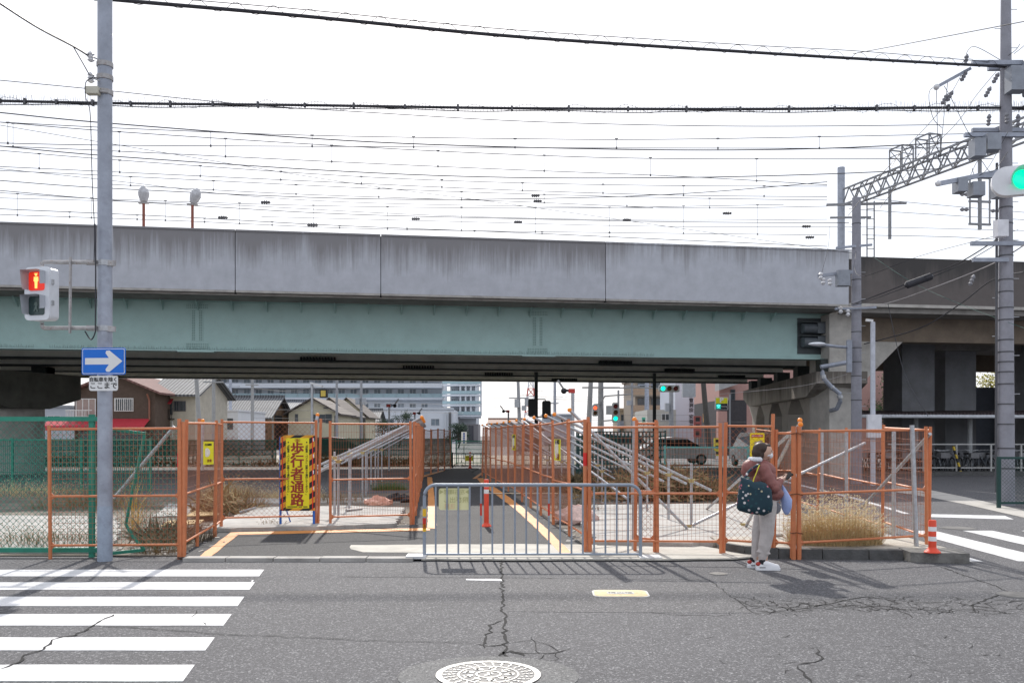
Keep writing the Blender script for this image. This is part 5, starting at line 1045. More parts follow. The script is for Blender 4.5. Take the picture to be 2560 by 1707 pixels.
# cream houses: three gables stepping back
crm = mat('cream_wall', (.50, .46, .34), .9, var=.06, scale=1.5, grime=.08); rdk = mat('dark_roof', (.075, .06, .055), .8, var=.2)
for i, (xa, xb, d, ye, yr, lb) in enumerate(((722, 842, 100, 1032, 998, 'cream house front gable with wide window beside the lamp pole'), (778, 872, 111, 1035, 997, 'middle cream house gable partly hidden by its twin'), (820, 914, 123, 1038, 997, 'rear cream house gable beside the small dark tiled roof'))):
    t, w_ = fhouse('cream_house', lb, xa, xb, d, 9, ye, yr, crm, rdk, 'y', .55)
    if i == 0: fw(t, xa, d, 781, 812, 1037, 1054, fm=frame_d); fw(t, xa, d, 739, 744, 1036, 1053, bars=0, fm=frame_d); fw(t, xa, d, 795, 826, 1094, 1108, fm=frame_d); MB().bb(3.9, 4.7, -.06, 0, zp(1021, d), zp(1018, d)).build('vent', frame_d, t, world=False)
    else: fw(t, xa, d, (0, 863, 909)[i] - 1, (0, 870, 913)[i], 1038, 1054, bars=0, fm=frame_d)
    MB().path([(w_ + .4, -.3, zp(ye + 2, d)), (w_ - .2, -.08, zp(ye + 7, d)), (w_ - .2, -.08, .5)], .06, 5).build('downpipe', frame_d, t, world=False)
    if i < 2: window(t, w_ - 1.2, w_ - .6, zp(1056, d), zp(1036, d), y=-.01, bars=0, fm=frame_d)
t, w_ = fhouse('dark_roof_house', 'small house with dark tiled roof next to the cream houses', 905, 938, 135, 8, 1055, 1025, pl, tile, 'x', .6)
# hospital
d = 200; hw_ = mat('hospital_wall', (.50, .53, .57), .85, var=.05, scale=.4); hb = mat('hospital_band', (.60, .63, .68), .8, var=.04, scale=.5); rail_g = mat('balcony_glass', (.30, .42, .46), .2, var=.06, spec=.6)
t = thing('hospital_building', 'long white hospital block with rows of windows and glass balconies', 'building', (xp(430, d), d, 0)); X = lambda x: xp(x, d) - xp(430, d)
MB().bb(0, X(1105), 0, 16, 0, 22).build('wall', hw_, t, world=False)
for y0, y1, pr_ in ((960, 971, 3.0), (994, 1000, 1.2), (1019, 1024, 3.5), (938, 946, 3.0)): MB().bb(-1, X(1108), -pr_, -.02, zp(y1, d), zp(y0, d)).build('eave_band', hb, t, world=False)
for y0, y1 in ((984, 994), (1021, 1026)):
    for k in range(22): x = X(440) + k * 2.75; MB().bb(x + .03, x + 2.7, -1.2 if y0 < 1000 else -3.4, -1.15 if y0 < 1000 else -3.35, zp(y1, d), zp(y0, d)).build('balcony_panel', rail_g, t, world=False)
for k in range(22):
    xc = 470 + k * 29.6
    if xc < 1090:
        for y0, y1 in ((973, 987), (1009, 1018), (948, 957)): fw(t, 430, d, xc - 8, xc + 7, y0, y1, bars=1, gm=mat('hospital_pane', (.13, .16, .19), .2, var=.5, scale=.3))
t = thing('hospital_annex', 'lower white hospital annex with large square windows', 'building', (xp(930, 170), 170, 0)); w_ = xp(1135, 170) - xp(930, 170)
MB().bb(0, w_, 0, 22, 0, zp(1024, 170)).build('wall', hb, t, world=False); MB().bb(-.2, w_, -.2, .1, zp(1024, 170), zp(1019, 170)).build('parapet', hw_, t, world=False)
for xa in (945, 965, 1014, 1036, 1078): fw(t, 930, 170, xa, xa + 20, 1047, 1063, gm=MATS['hospital_pane'])
for xa in (1110, 1122): MB().bb(xp(xa, 170) - xp(930, 170), xp(xa + 6, 170) - xp(930, 170), -.25, -.02, 0, zp(1030, 170)).build('pilaster', frame_d if xa > 1115 else hw_, t, world=False)
d = 185; t = thing('hospital_wing', 'hospital end wing with stacked glass balconies and white posts', 'building', (xp(1118, d), d, 0)); X = lambda x: xp(x, d) - xp(1118, d)
MB().bb(X(1125), X(1190), .6, 18, 0, 20).build('wall', hw_, t, world=False)
for y in (960, 985, 1010, 1036): MB().bb(X(1108), X(1203), -2.2, .6, zp(y + 6, d), zp(y + 2, d)).build('balcony_slab', hb, t, world=False); MB().bb(X(1108), X(1203), -2.2, -2.14, zp(y + 1, d), zp(y - 7, d)).build('balcony_panel', rail_g, t, world=False)
for xa in (1150, 1163, 1176, 1189, 1201): MB().bb(X(xa), X(xa) + .35, -1.9, -1.5, zp(1040, d), 20).build('post', hb, t, world=False)
for y in (972, 997, 1022):
    for xa in (1130, 1145, 1160): fw(t, 1118, d, xa, xa + 7, y, y + 9, gm=MATS['hospital_pane'])
MB().bb(X(1112), X(1196), -1.0, 12, 0, zp(1060, d)).build('ground_floor', mat('wing_base', (.22, .21, .22), .8, var=.1), t, world=False)
for xa in (1120, 1136, 1154, 1172): fw(t, 1118, d, xa, xa + 12, 1064, 1100, fm=frame_d, gm=mat('tinted_pane', (.07, .07, .085), .2)); 
for o_ in list(t.children)[-4:]: o_.location.y = -1.02
MB().bb(X(1150), X(1203), -1.6, -1.0, zp(1046, d), zp(1030, d)).build('fascia', hb, t, world=False)
# low far buildings in the middle
for nm, lb, xa, xb, d, dp, ye, yr, wm, rm, ax in (('low_house', 'low far house with rusty brown roof right of the hospital', 1226, 1300, 130, 8, 1060, 1050, pl, MATS['rust_roof'], 'x'), ('grey_house', 'grey far house with a dark gable between the poles', 1295, 1350, 90, 8, 1072, 1056, mat('maroon_wall', (.16, .08, .09), .8), rdk, 'y')): fhouse(nm, lb, xa, xb, d, dp, ye, yr, wm, rm, ax)
d = 140; t = thing('grey_building', 'blue-grey flat roofed building behind the dark signal pole', 'building', (xp(1360, d), d, 0)); w_ = xp(1432, d) - xp(1360, d); MB().bb(0, w_, 0, 9, 0, zp(1037, d)).build('wall', mat('bluegrey_wall', (.33, .36, .41), .8, var=.08), t, world=False); MB().bb(-.3, w_ + .3, -.3, 9.3, zp(1037, d), zp(1034, d)).build('roof_slab', hb, t, world=False)
for xa in (1376, 1402): fw(t, 1360, d, xa, xa + 14, 1045, 1055)
# temple building with vertical lettering
d = 88; t = thing('temple_building', 'plain white wall with vertical lettering 禅曹洞宗安養寺', 'building', (xp(1688, d), d, 0)); w_ = xp(1802, d) - xp(1688, d); MB().bb(0, w_, 0, 9, 0, 8.2).build('wall', mat('temple_wall', (.52, .55, .62), .85, var=.04, scale=.6), t, world=False)
for i, ch in enumerate('禅曹洞宗安養寺'): text_mb(ch, .46, face_cam((xp(1728, d) - xp(1688, d), -.02, zp(989 + i * 12.2 + (4 if i > 3 else 0), d))), bold=.012, ext=.01).build('lettering', mat('letter_black', (.04, .04, .05), .6), t, world=False)
# apartment blocks
def flats(label, xa, xb, d, dp, yt, floors, wm, bm, nw=3):
    t = thing('apartment_building', label, 'apartment', (xp(xa, d), d, 0)); w_ = xp(xb, d) - xp(xa, d); H_ = zp(yt, d); MB().bb(0, w_, 0, dp, 0, H_).build('wall', wm, t, world=False); MB().bb(-.3, w_ + .3, -.3, dp + .3, H_, H_ + .4).build('roof_slab', wm, t, world=False); fh = H_ / floors
    for f in range(1, floors):
        MB().bb(-.6, w_, -1.1, -.01, f * fh - .1, f * fh + .1).build('balcony_slab', wm, t, world=False); MB().bb(-.6, w_, -1.1, -1.03, f * fh + .1, f * fh + 1.05).build('balcony_parapet', bm, t, world=False)
        for k in range(nw): x = w_ * (k + .2) / nw; window(t, x, x + w_ / nw * .6, f * fh + .2, f * fh + 2.1, y=-.01, fm=frame_d)
    return t
flats('tan apartment block with stacked balconies behind the black post', 1588, 1690, 135, 14, 948, 4, mat('tan_wall', (.30, .25, .20), .9, var=.1), mat('tan_panel', (.38, .27, .19), .8))
flats('small beige apartment block beyond the vertical green signal', 1549, 1592, 150, 10, 1026, 2, mat('beige2_wall', (.42, .34, .24), .9, var=.1), mat('beige2_panel', (.33, .36, .42), .8), 2)
t = thing('white_shop', 'white narrow shop building beside the black post', 'building', (xp(1618, 80), 80, 0)); MB().bb(0, xp(1690, 80) - xp(1618, 80), 0, 8, 0, zp(1024, 80)).build('wall', mat('shop_wall', (.48, .47, .43), .9, var=.1), t, world=False); fw(t, 1618, 80, 1655, 1672, 1035, 1050)
# pink building
d = 72; pk = mat('pink_wall', (.45, .27, .24), .9, var=.06); dg = mat('dark_panel', (.06, .055, .06), .8, var=.15)
t = thing('pink_building', 'pink rendered building with dark grey lower storey behind the bridge pier', 'building', (xp(1798, d), d, 0)); X = lambda x: xp(x, d) - xp(1798, d); MB().bb(0, X(2260), 0, 10, zp(1000, d), 8).build('wall', pk, t, world=False); MB().bb(0, X(1866), -.06, 9.9, 0, zp(1000, d)).build('lower_wall', dg, t, world=False); MB().bb(X(1866), X(2260), -.03, 9.9, 0, zp(1000, d) - .01).build('wall', pk, t, world=False)
MB().slab([(X(1786), -.2, zp(978, d)), (X(1835), -.2, zp(962, d)), (X(1835), -1.6, zp(962, d)), (X(1786), -1.6, zp(978, d))], (0, 0, .6)).build('stair_parapet', mat('grey_par', (.35, .35, .35), .9), t, world=False); fw(t, 1798, d, 1828, 1836, 975, 999, fm=frame_d, bars=0)
MB().bb(X(1790), X(1812), -.8, -.1, 0, zp(1028, d)).build('column', pk, t, world=False)
# red and white lattice tower
c = P(1327, 1050, 480); t = thing('lattice_tower', 'distant red and white lattice transmission tower', 'tower', (c.x, c.y, 0)); Hh = zp(930, 480)
for s_ in range(8):
    z0, z1 = Hh * s_ / 8, Hh * (s_ + 1) / 8; r0, r1 = 6.5 * (1 - s_ / 9), 6.5 * (1 - (s_ + 1) / 9); b = MB()
    for k in range(4):
        a0, a1 = R(45 + 90 * k), R(135 + 90 * k); A = lambda a, r, z: (r * math.cos(a), r * math.sin(a), z)
        b.bar(A(a0, r0, z0), A(a0, r1, z1), .5); b.bar(A(a0, r0, z0), A(a1, r1, z1), .3); b.bar(A(a1, r0, z0), A(a0, r1, z1), .3); b.bar(A(a0, r1, z1), A(a1, r1, z1), .3)
    b.build('lattice_stage', mat('tower_red', (.55, .12, .10), .6) if s_ % 2 else mat('tower_white', (.7, .7, .72), .6), t, world=False)
# ================================================================ background poles, signals, lamps
bpole = mat('far_pole', (.28, .29, .31), .8, var=.12)
THICK = ''; POST0 = ''
def fpole(x, yt, d, r, label, lean=0, arms=(), boxes=(), m=bpole):
    global THICK
    t = thing('utility_pole', label, 'utility pole', (xp(x, d), d, 0)); THICK = t.name if x == 1502 else THICK; H_ = zp(yt, d); MB().tube((0, 0, 0), (lean, 0, H_), r, r * .75, 10).build('shaft', m, t, world=False, smooth=True)
    for y, l_ in arms: MB()._bar((-l_ + lean * .8, -.1, zp(y, d)), (l_ + lean * .8, -.1, zp(y, d)), .1, .1).build('crossarm', m, t, world=False)
    for dx, y, w_, h_ in boxes: MB().bb(dx - w_ / 2, dx + w_ / 2, -.4, -.05, zp(y, d) - h_ / 2, zp(y, d) + h_ / 2).build('box', mat('box_grey2', (.35, .37, .4), .6), t, world=False)
fpole(503, 930, 60, .17, 'leaning grey pole behind the white box building corner', -.35); fpole(534, 935, 62, .15, 'plain upright pole before the white box building', 0, [(955, .7)]); fpole(631, 940, 70, .15, 'grey pole in front of the timber house gable', 0, [(962, .5)]); fpole(576, 925, 90, .18, 'slim pole with stepped arms behind the timber house', 0, [(958, 1.2), (966, 1.0)], m=galv_pole)
fpole(842, 940, 85, .14, 'slim pole before the middle cream house'); fpole(903, 930, 110, .2, 'pole with small transformer beside the rear cream house', 0, [(985, .8), (1000, .7)], [(-.4, 1003, .5, .8), (.4, 1003, .5, .8)])
fpole(1301, 950, 75, .17, 'grey pole with three small boxes right of the hospital', -.2, [(995, .8)], [(-.3, 1008, .4, .7), (.6, 1006, .5, .6), (.3, 1020, .4, .4)]); fpole(1387, 950, 70, .14, 'slim pole behind the dark signals', 0, [(1008, .3)], m=galv_pole); fpole(1468, 940, 58, .2, 'thick leaning pole between the red signal and the work lamp', .25); fpole(1502, 945, 57, .22, 'thick pole carrying the red pedestrian signal and crossarm', 0, [(969, 1.2)], [(.5, 1025, .35, .55)])
fpole(1580, 940, 95, .15, 'thin pole with blue box beyond the vertical signal', 0, [(965, .8)], [(-.35, 1007, .5, .5)]); fpole(1546, 975, 60, .09, 'slim bent conduit post behind the vertical signal'); fpole(1678, 978, 66, .2, 'concrete pole between the white temple wall and the tan flats', 0, [], [(-.35, 1018, .3, .6)]); fpole(1774, 930, 62, .22, 'leaning dark pole with transformer box beside the parking sign', -.5, [], [(-1.5, 973, .9, 1.1)], m=mat('dark_pole', (.08, .075, .07), .8))
fpole(1617, 935, 100, .3, 'pale pole in front of the tan apartment balconies', 0, [(962, 1)], m=galv_pole); fpole(682, 1040, 50, .06, 'thin pole rising behind the green mesh fence')
# black posts under the bridge
for x, lb in ((1340.5, 'black steel post under the bridge carrying two dark signals'), (1636, 'black steel post under the bridge before the tan flats')):
    d = 43.0; t = thing('steel_post', lb, 'post', (xp(x, d), d, 0)); POST0 = t.name if x < 1500 else POST0; MB().tube((0, 0, 0), (0, 0, 4.9), .085, n=14).build('shaft', mat('post_black', (.012, .02, .02), .5), t, world=False, smooth=True)
def signal(c, lit, label, vert=True, n=3, back=False, s=1.0):
    t = thing('traffic_signal', label, 'traffic signal', c); hs = mat('signal_case', (.40, .42, .44), .5) if not back else mat('signal_dark', (.02, .025, .025), .5)
    w_, h_ = (.42, .38 * n + .1) if vert else (.38 * n + .1, .42); w_ *= s; h_ *= s
    b = MB(); b.prism(rrect(w_, h_, .1 * s), 0, .18); b.xf(M.Rotation(R(90), 4, 'X')); b.build('housing', hs, t, world=False)
    cols = {'r': (.55, .02, .02), 'y': (.35, .14, .02), 'g': (.0, .55, .32)}
    order = 'ryg'[:n] if vert else 'gyr'
    for i, k in enumerate(order):
        o_ = ((n - 1) / 2 - i) * .38 * s; p = (0, -.2, o_) if vert else (-o_, -.2, 0); on = k == lit
        if back: MB().bb(p[0] - .05, p[0] + .22, .0, .3, p[2] + .05, p[2] + .1).build('visor', hs, t, world=False); continue
        m_ = mat('far_lens_on_' + k, cols[k], .3, emit=(.0, .8, .5) if k == 'g' else (.95, .12, .04), estr=.9) if on else mat('far_lens_' + k, tuple(v * .22 for v in cols[k]), .3)
        MB().ball(p, .14 * s, 12, 6, (1, .3, 1)).build('lens', m_, t, world=False, smooth=True); MB().add([(p[0] + .16 * s * math.cos(R(a)), -.18 - y_, p[2] + .16 * s * math.sin(R(a))) for a in range(0, 181, 20) for y_ in (0, .2)], [(2 * k2, 2 * k2 + 2, 2 * k2 + 3, 2 * k2 + 1) for k2 in range(9)]).build('visor', hs, t, world=False)
    return t
signal(P(1538, 1031, 56), 'g', 'upright traffic signal with green lit at the bottom beyond the bridge'); signal(P(1672, 971.5, 54), 'g', 'horizontal traffic signal with green lit beside the black post', False)
t = signal(P(1487.5, 1026, 56.5), 'r', 'small pedestrian signal glowing red beyond the bridge', True, 2, s=.85)
signal(P(1331, 1019, 43), None, 'dark back of a pedestrian signal left of the black post', True, 2, True); signal(P(1366, 1024, 43), None, 'dark back of a traffic signal right of the black post', True, 2, True)
bp0, wp_ = bpy.data.objects[POST0], bpy.data.objects[THICK]
for y in (998, 1042): MB().path([P(1341, y, 43), P(1362, y, 43), P(1365, y + (5 if y < 1010 else -5), 43)], .03, 6).build('signal_arm', MATS['post_black'], bp0)
for pts, r_ in (([P(1502, 1010, 56.8), P(1485, 1011, 56.6), P(1484, 1016, 56.5)], .05), ([P(1502, 1008, 56.8), P(1512, 990, 56), P(1580, 985, 55)], .05), ([P(1504, 1052, 56.5), P(1520, 1051, 56.3), P(1532, 1050, 56.2)], .05), ([P(1502, 970, 56.8), P(1600, 969, 55.5), P(1650, 971, 54.2)], .05)): MB().path(pts, r_, 6).build('signal_arm', bpole, wp_)
def worklamp(x, yt, d, label, s=1.0, flip=-1, yellow=False):
    t = thing('work_lamp', label, 'work lamp', (xp(x, d), d, 0)); H_ = zp(yt, d); MB().tube((0, 0, 0), (0, 0, H_), .045 * s, n=10).build('pole', galv, t, world=False, smooth=True)
    if not yellow: MB()._bar((-.12 * s, 0, H_), (.06 * s, 0, H_), .1 * s, .12 * s).build('joint', mat('joint_red', (.5, .05, .04), .5), t, world=False); MB()._bar((flip * .1 * s, 0, H_), (flip * .25 * s, 0, H_ + .04), .06 * s, .06 * s).build('arm', black, t, world=False); MB().ball((flip * .25 * s, 0, H_), .085 * s, 8, 6).build('motor', black, t, world=False); MB()._bar((flip * .25 * s, 0, H_ + .05), (flip * .42 * s, 0, H_ + .3 * s), .1 * s, .05 * s).build('lamp_head', mat('lamp_grey', (.3, .3, .3), .5), t, world=False)
    else: MB()._bar((-.05, 0, H_), (.35, 0, H_ - .12), .16, .06).build('hood', sw, t, world=False); MB().bb(.28, .52, -.1, .1, H_ - .5, H_ - .22).build('lamp_head', black, t, world=False); MB().bb(.32, .48, -.12, -.101, H_ - .46, H_ - .26).build('lamp_glass', mat('lamp_yellow', (.6, .45, .08), .4), t, world=False)
worklamp(1432, 977, 30, 'work lamp on a pipe with red joint above the right fence', 1.2); worklamp(1271, 1028, 46, 'small work lamp on a pipe with red joint right of the hospital', 1.0); worklamp(973, 1014, 40, 'work lamp on a pipe before the hospital annex', 1.0, 1); worklamp(1037, 1033, 46, 'small work lamp beside the dwarf pine', .9, 1); worklamp(780, 957, 30, 'yellow work lamp under a white hood on a tall pipe', 1, yellow=True)
# parking sign, shop signs
d = 60; t = thing('parking_sign', 'yellow and black parking sign with white P on a post', 'sign', (xp(1820, d), d, 0)); X = lambda x: xp(x, d) - xp(1820, d)
MB().tube((.15, .1, 0), (.15, .1, zp(985, d)), .06).build('post', bpole, t, world=False); MB().bb(X(1787), X(1819), -.12, .0, zp(1024, d), zp(993, d)).build('panel', mat('panel_rim', (.5, .5, .5), .5), t, world=False); MB().bb(X(1788.5), X(1817.5), -.135, -.121, zp(1008.5, d), zp(994.5, d)).build('yellow_field', mat('parking_yellow', (.62, .60, .02), .5), t, world=False); MB().bb(X(1788.5), X(1817.5), -.135, -.121, zp(1023, d), zp(1009, d)).build('black_field', mat('parking_black', (.02, .022, .03), .5), t, world=False)
text_mb('P', .48, face_cam((X(1802.5), -.14, zp(1000.5, d))), bold=.02).build('lettering', sw, t, world=False); MB().bb(X(1789), X(1801), -.142, -.136, zp(1022, d), zp(1010, d)).build('display', mat('display_green', (.0, .12, .10), .4, emit=(0, .35, .28), estr=.35), t, world=False); text_mb('空', .26, face_cam((X(1795), -.145, zp(1016, d))), bold=.008).build('display_text', mat('display_lit', (.1, .7, .6), .4, emit=(.1, .9, .75), estr=.8), t, world=False); text_mb('Parking', .13, face_cam((X(1809), -.14, zp(1016, d)))).build('lettering', sw, t, world=False)
d = 70
for x0, x1, y0, y1, c1, tx, lb, ht in ((1734, 1753, 1040, 1092, (.30, .08, .07), '■■■', 'brick red upright shop sign before the white temple wall', .42), (1758, 1771, 1033, 1055, (.75, .35, .03), 'く', 'orange sign with a dark angle mark on the leaning dark pole', .4), (1673, 1681, 1066, 1090, (.6, .58, .7), '■■■', 'narrow white and violet shop sign by the concrete pole', .2), (1605, 1613, 1043, 1060, (.1, .4, .28), '■', 'small green shop sign beyond the orange ball cap', .2), (1785, 1798, 1095, 1140, (.6, .5, .05), '■■■', 'yellow upright board behind the diamond mesh', .3)):
    t = thing('shop_sign', lb, 'sign', (xp((x0 + x1) / 2, d), d, 0)); hw2 = xp(x1, d) / 2 - xp(x0, d) / 2; MB().bb(-hw2, hw2, -.1, .1, zp(y1, d), zp(y0, d)).build('panel', mat('sign_' + lb[:9], c1, .5), t, world=False); MB().tube((0, .05, 0), (0, .05, zp(y0, d)), .05).build('post', bpole, t, world=False); b = MB()
    for i, ch in enumerate(tx): b.join(text_mb(ch, ht, face_cam((0, -.115, zp(y0 + (y1 - y0) * (i + .5) / len(tx), d))), bold=.01))
    b.build('lettering', bk, t, world=False, kind='stuff')
# far service wires
rw = random.Random(21)
for i in range(26):
    y = 960 + i * 4.2; xa = rw.choice((500, 630, 900, 1210, 1301, 1301, 1387)); xb = xa + rw.choice((160, 260, 350, 480)); d_ = rw.uniform(60, 95)
    wire([P(xa, y, d_), P((xa + xb) / 2, y + rw.uniform(2, 9), d_), P(xb, y + rw.uniform(-9, 9), d_)], 'thin service wire strung between the background poles', 'service wires beyond the bridge', r=.012, n=5, sides=3)
# ================================================================ fences beyond the lots
gnet = mat('green_net', (.02, .11, .085), .6, var=.15)
def net_fence(pa, pb, h, label, m=gnet, pm_=green_steel, gap=.05, r=.011, step=2.0, horiz=.25, cat='fence'):
    pa, pb = V(pa), V(pb); L_ = (pb - pa).length; rz = math.atan2(pb.y - pa.y, pb.x - pa.x); t = thing('mesh_fence', label, cat, pa, rz); n = max(1, round(L_ / step))
    for k in range(n + 1): MB()._bar((L_ * k / n, 0, 0), (L_ * k / n, 0, h + .05), .06, .06).build('post', pm_, t, world=False)
    for z in (h, .08): MB()._bar((0, 0, z), (L_, 0, z), .045, .045).build('rail', pm_, t, world=False)
    b = MB()
    for k in range(int(L_ / gap)): x = (k + .5) * gap; b.add([(x - r, 0, .08), (x + r, 0, .08), (x + r, 0, h), (x - r, 0, h)], [(0, 1, 2, 3)])
    k = .08
    while k < h: b.add([(0, -.002, k - r), (L_, -.002, k - r), (L_, -.002, k + r), (0, -.002, k + r)], [(0, 1, 2, 3)]); k += horiz
    b.build('wire_mesh', m, t, world=False, kind='stuff'); return t
net_fence((-36, 47.5, 0), (-12.5, 47.2, 0), 1.35, 'green mesh fence across the far side of the shaded yard', gap=.05, r=.0205); net_fence((-12.3, 47.6, 0), (-3.2, 47.0, 0), 1.42, 'green mesh fence behind the lot right of the notice board', gap=.045, r=.0195)
net_fence((-32, 25.6, 0), (-10.3, 25.4, 0), 1.5, 'teal green mesh fence behind the brown weeds on the left', m=mat('teal_mesh', (.02, .16, .12), .6), gap=.06, r=.010)
net_fence((-3.1, 49.5, 0), (-1.2, 49.5, 0), 1.3, 'pale topped green mesh gate at the end of the footpath', m=mat('teal_net', (.03, .20, .16), .6), gap=.06, r=.012); net_fence((-2.95, 44.2, 0), (-1.3, 44.0, 0), .72, 'low black railing across the end of the footpath', m=black, pm_=black, gap=.19, r=.012, horiz=.4)
t = thing('paper_notice', 'yellow notice tied on the low black railing at the path end', 'notice', (xp(1172, 43.9), 43.9, .35)); MB().bb(-.19, .19, -.01, 0, 0, .27).build('sheet', yel, t, world=False); text_mb('左右確認', .07, face_cam((0, -.014, .19))).build('lettering', bk, t, world=False); text_mb('注意', .08, face_cam((0, -.014, .08))).build('lettering', dred, t, world=False)
d = 60; t = thing('white_sign', 'white upright sign with blue lettering beyond the path end', 'sign', (xp(1160, d), d, 0)); MB().bb(-.18, .18, -.04, .04, .9, zp(1079, d)).build('panel', sw, t, world=False); MB().tube((0, .05, 0), (0, .05, 1.2), .04).build('post', galv, t, world=False); b = MB()
for i, ch in enumerate('■■■■■'): b.join(text_mb(ch, .15, face_cam((0, -.05, zp(1084 + i * 5.5, d))), bold=.004))
b.build('lettering', mat('letter_blue', (.03, .08, .3), .5), t, world=False)
net_fence((0.2, 46.5, 0), (5.4, 46.0, 0), 1.5, 'green mesh fence behind the weeds in the right lot', gap=.06, r=.012); net_fence((4.2, 24.5, 0), (6.4, 24.2, 0), 1.3, 'teal framed mesh gate behind the person', m=gnet, pm_=mat('teal_paint', (.10, .30, .28), .5), gap=.08, r=.004, horiz=.8)
net_fence((2.4, 33.0, 0), (5.6, 32.6, 0), 1.75, 'dark green slatted enclosure behind the brown weeds', m=mat('dark_slat', (.012, .05, .045), .6), pm_=gd, gap=.13, r=.03)
# ================================================================ bicycle shed on the right
d = 38.5; t = thing('bicycle_shed', 'long low bicycle shed with dark corrugated roof and white gutter', 'shed', (13.0, d, 0)); xa, xb = 14.2, 27.0
b = MB(); n = 90
for k in range(n):
    x0, x1 = xa + (xb - xa) * k / n, xa + (xb - xa) * (k + .6) / n; b.add([(x0, d - 1.2, 2.55), (x1, d - 1.2, 2.55), (x1, d + 2.2, 2.75), (x0, d + 2.2, 2.75), (x0, d - 1.2, 2.47), (x1, d - 1.2, 2.47), (x1, d + 2.2, 2.67), (x0, d + 2.2, 2.67)], [(0, 1, 2, 3), (7, 6, 5, 4), (0, 4, 5, 1), (1, 5, 6, 2), (3, 7, 4, 0)])
b.build('roof_rib', mat('shed_roof', (.07, .05, .055), .7, var=.2), t, kind='stuff'); MB().bb(xa, xb, d - 1.1, d + 2.2, 2.44, 2.46).build('roof_sheet', MATS['shed_roof'], t)
MB().path([(xa - .2, d - 1.25, 2.42), (xb, d - 1.25, 2.38)], .075, 8).build('gutter', mat('gutter_white', (.6, .62, .66), .5), t, smooth=True); MB().bb(xf_(2095, d), xa, d - .5, d + .5, 2.1, 2.5).build('fascia', mat('fascia_brown', (.045, .025, .025), .7), t)
for x in (2290, 2425, 2570): MB().tube((xp(x, d), d, 0), (xp(x, d), d, 2.45), .1, n=8).build('post', mat('shed_post', (.36, .37, .38), .7), t)
for z in (.28, 1.25):
    MB()._bar((xp(2180, d), d - 1.6, z), (xb, d - 1.6, z), .05, .05).build('rail', mat('rail_grey', (.42, .42, .41), .6), t)
for x in (2265, 2345, 2428, 2500, 2585): MB().tube((xp(x, d), d - 1.6, 0), (xp(x, d), d - 1.6, 1.27), .04).build('rail_post', MATS['rail_grey'], t)
MB()._bar((xp(2354, d), d - 1.7, 0), (xp(2334, d), d - 1.7, 1.2), .1, .06).build('striped_stay', stripes('zebra_stay', (.6, .42, .04), (.02, .02, .02), 2, 3), t)
tag(MB().bb(xp(2300, 52), xp(2760, 52), 52, 52.2, 0, zp(968, 52)).build('site_wall', mat('blue_wall', (.13, .145, .18), .8, var=.12)), 'dark blue-grey site wall behind the viaduct columns', 'wall')
MB().prism([(13.2, 36.0), (28, 35.4), (28, 36.9), (13.2, 37.1)], 0, .14).build('kerb', dkerb); struct(bpy.data.objects['kerb.002'])
def bicycle():
    t = thing('bicycle', 'first bicycle from the pier along the white rail in the dark shed', 'bicycle', (0, 0, 0), 0, 'bicycles parked in the shed'); fm = mat('bike_frame', (.25, .27, .30), .35, metal=.4, var=.4)
    for y in (-.52, .52):
        b = MB(); n = 16; pts = [(0, y + .33 * math.cos(2 * math.pi * k / n), .34 + .33 * math.sin(2 * math.pi * k / n)) for k in range(n + 1)]; b.path(pts, .018, 5); o = b.build('wheel', black, t, world=False)
        b = MB()
        for k in range(8): b.tube((0, y, .34), (0, y + .31 * math.cos(k * math.pi / 4), .34 + .31 * math.sin(k * math.pi / 4)), .004, n=3)
        b.build('spokes', galv, o, world=False)
    b = MB()
    for p, q in (((0, -.52, .34), (0, -.42, .82)), ((0, -.4, .75), (0, .1, .34)), ((0, -.4, .68), (0, .2, .62)), ((0, .1, .3), (0, .22, .8)), ((0, .1, .3), (0, .52, .34)), ((0, .52, .34), (0, .2, .68))): b.tube(p, q, .02, n=6)
    b.build('frame', fm, t, world=False); MB().path([(-.28, -.3, .98), (-.24, -.4, 1.0), (0, -.44, .95), (.24, -.4, 1.0), (.28, -.3, .98)], .014, 6).build('handlebar', galv, t, world=False); MB().ball((0, .24, .84), .13, 8, 6, (.7, 1, .35)).build('saddle', black, t, world=False); MB().bb(-.16, .16, -.82, -.5, .66, .88).build('basket', mat('basket_grey', (.2, .2, .21), .6), t, world=False); b = MB()
    MB().path([(0, .2, .64), (.0, .52, .72), (0, .8, .66)], .03, 4).build('mudguard', galv, t, world=False); return t
bk0 = bicycle(); bx_ = [xp(x, 38.2) for x in range(2150, 2600, 17)]
for i, x in enumerate(bx_):
    loc = (x + rnd.uniform(-.08, .08), 38.2 + rnd.uniform(-.15, .2), 0)
    if i == 0: bk0.location = loc; bk0.rotation_euler = (0, 0, rnd.uniform(-.15, .15))
    else: copy_tree(bk0, loc, rnd.uniform(-.2, .2) + (math.pi if rnd.random() < .4 else 0), '%s bicycle from the pier along the white rail in the dark shed' % ORD[i])
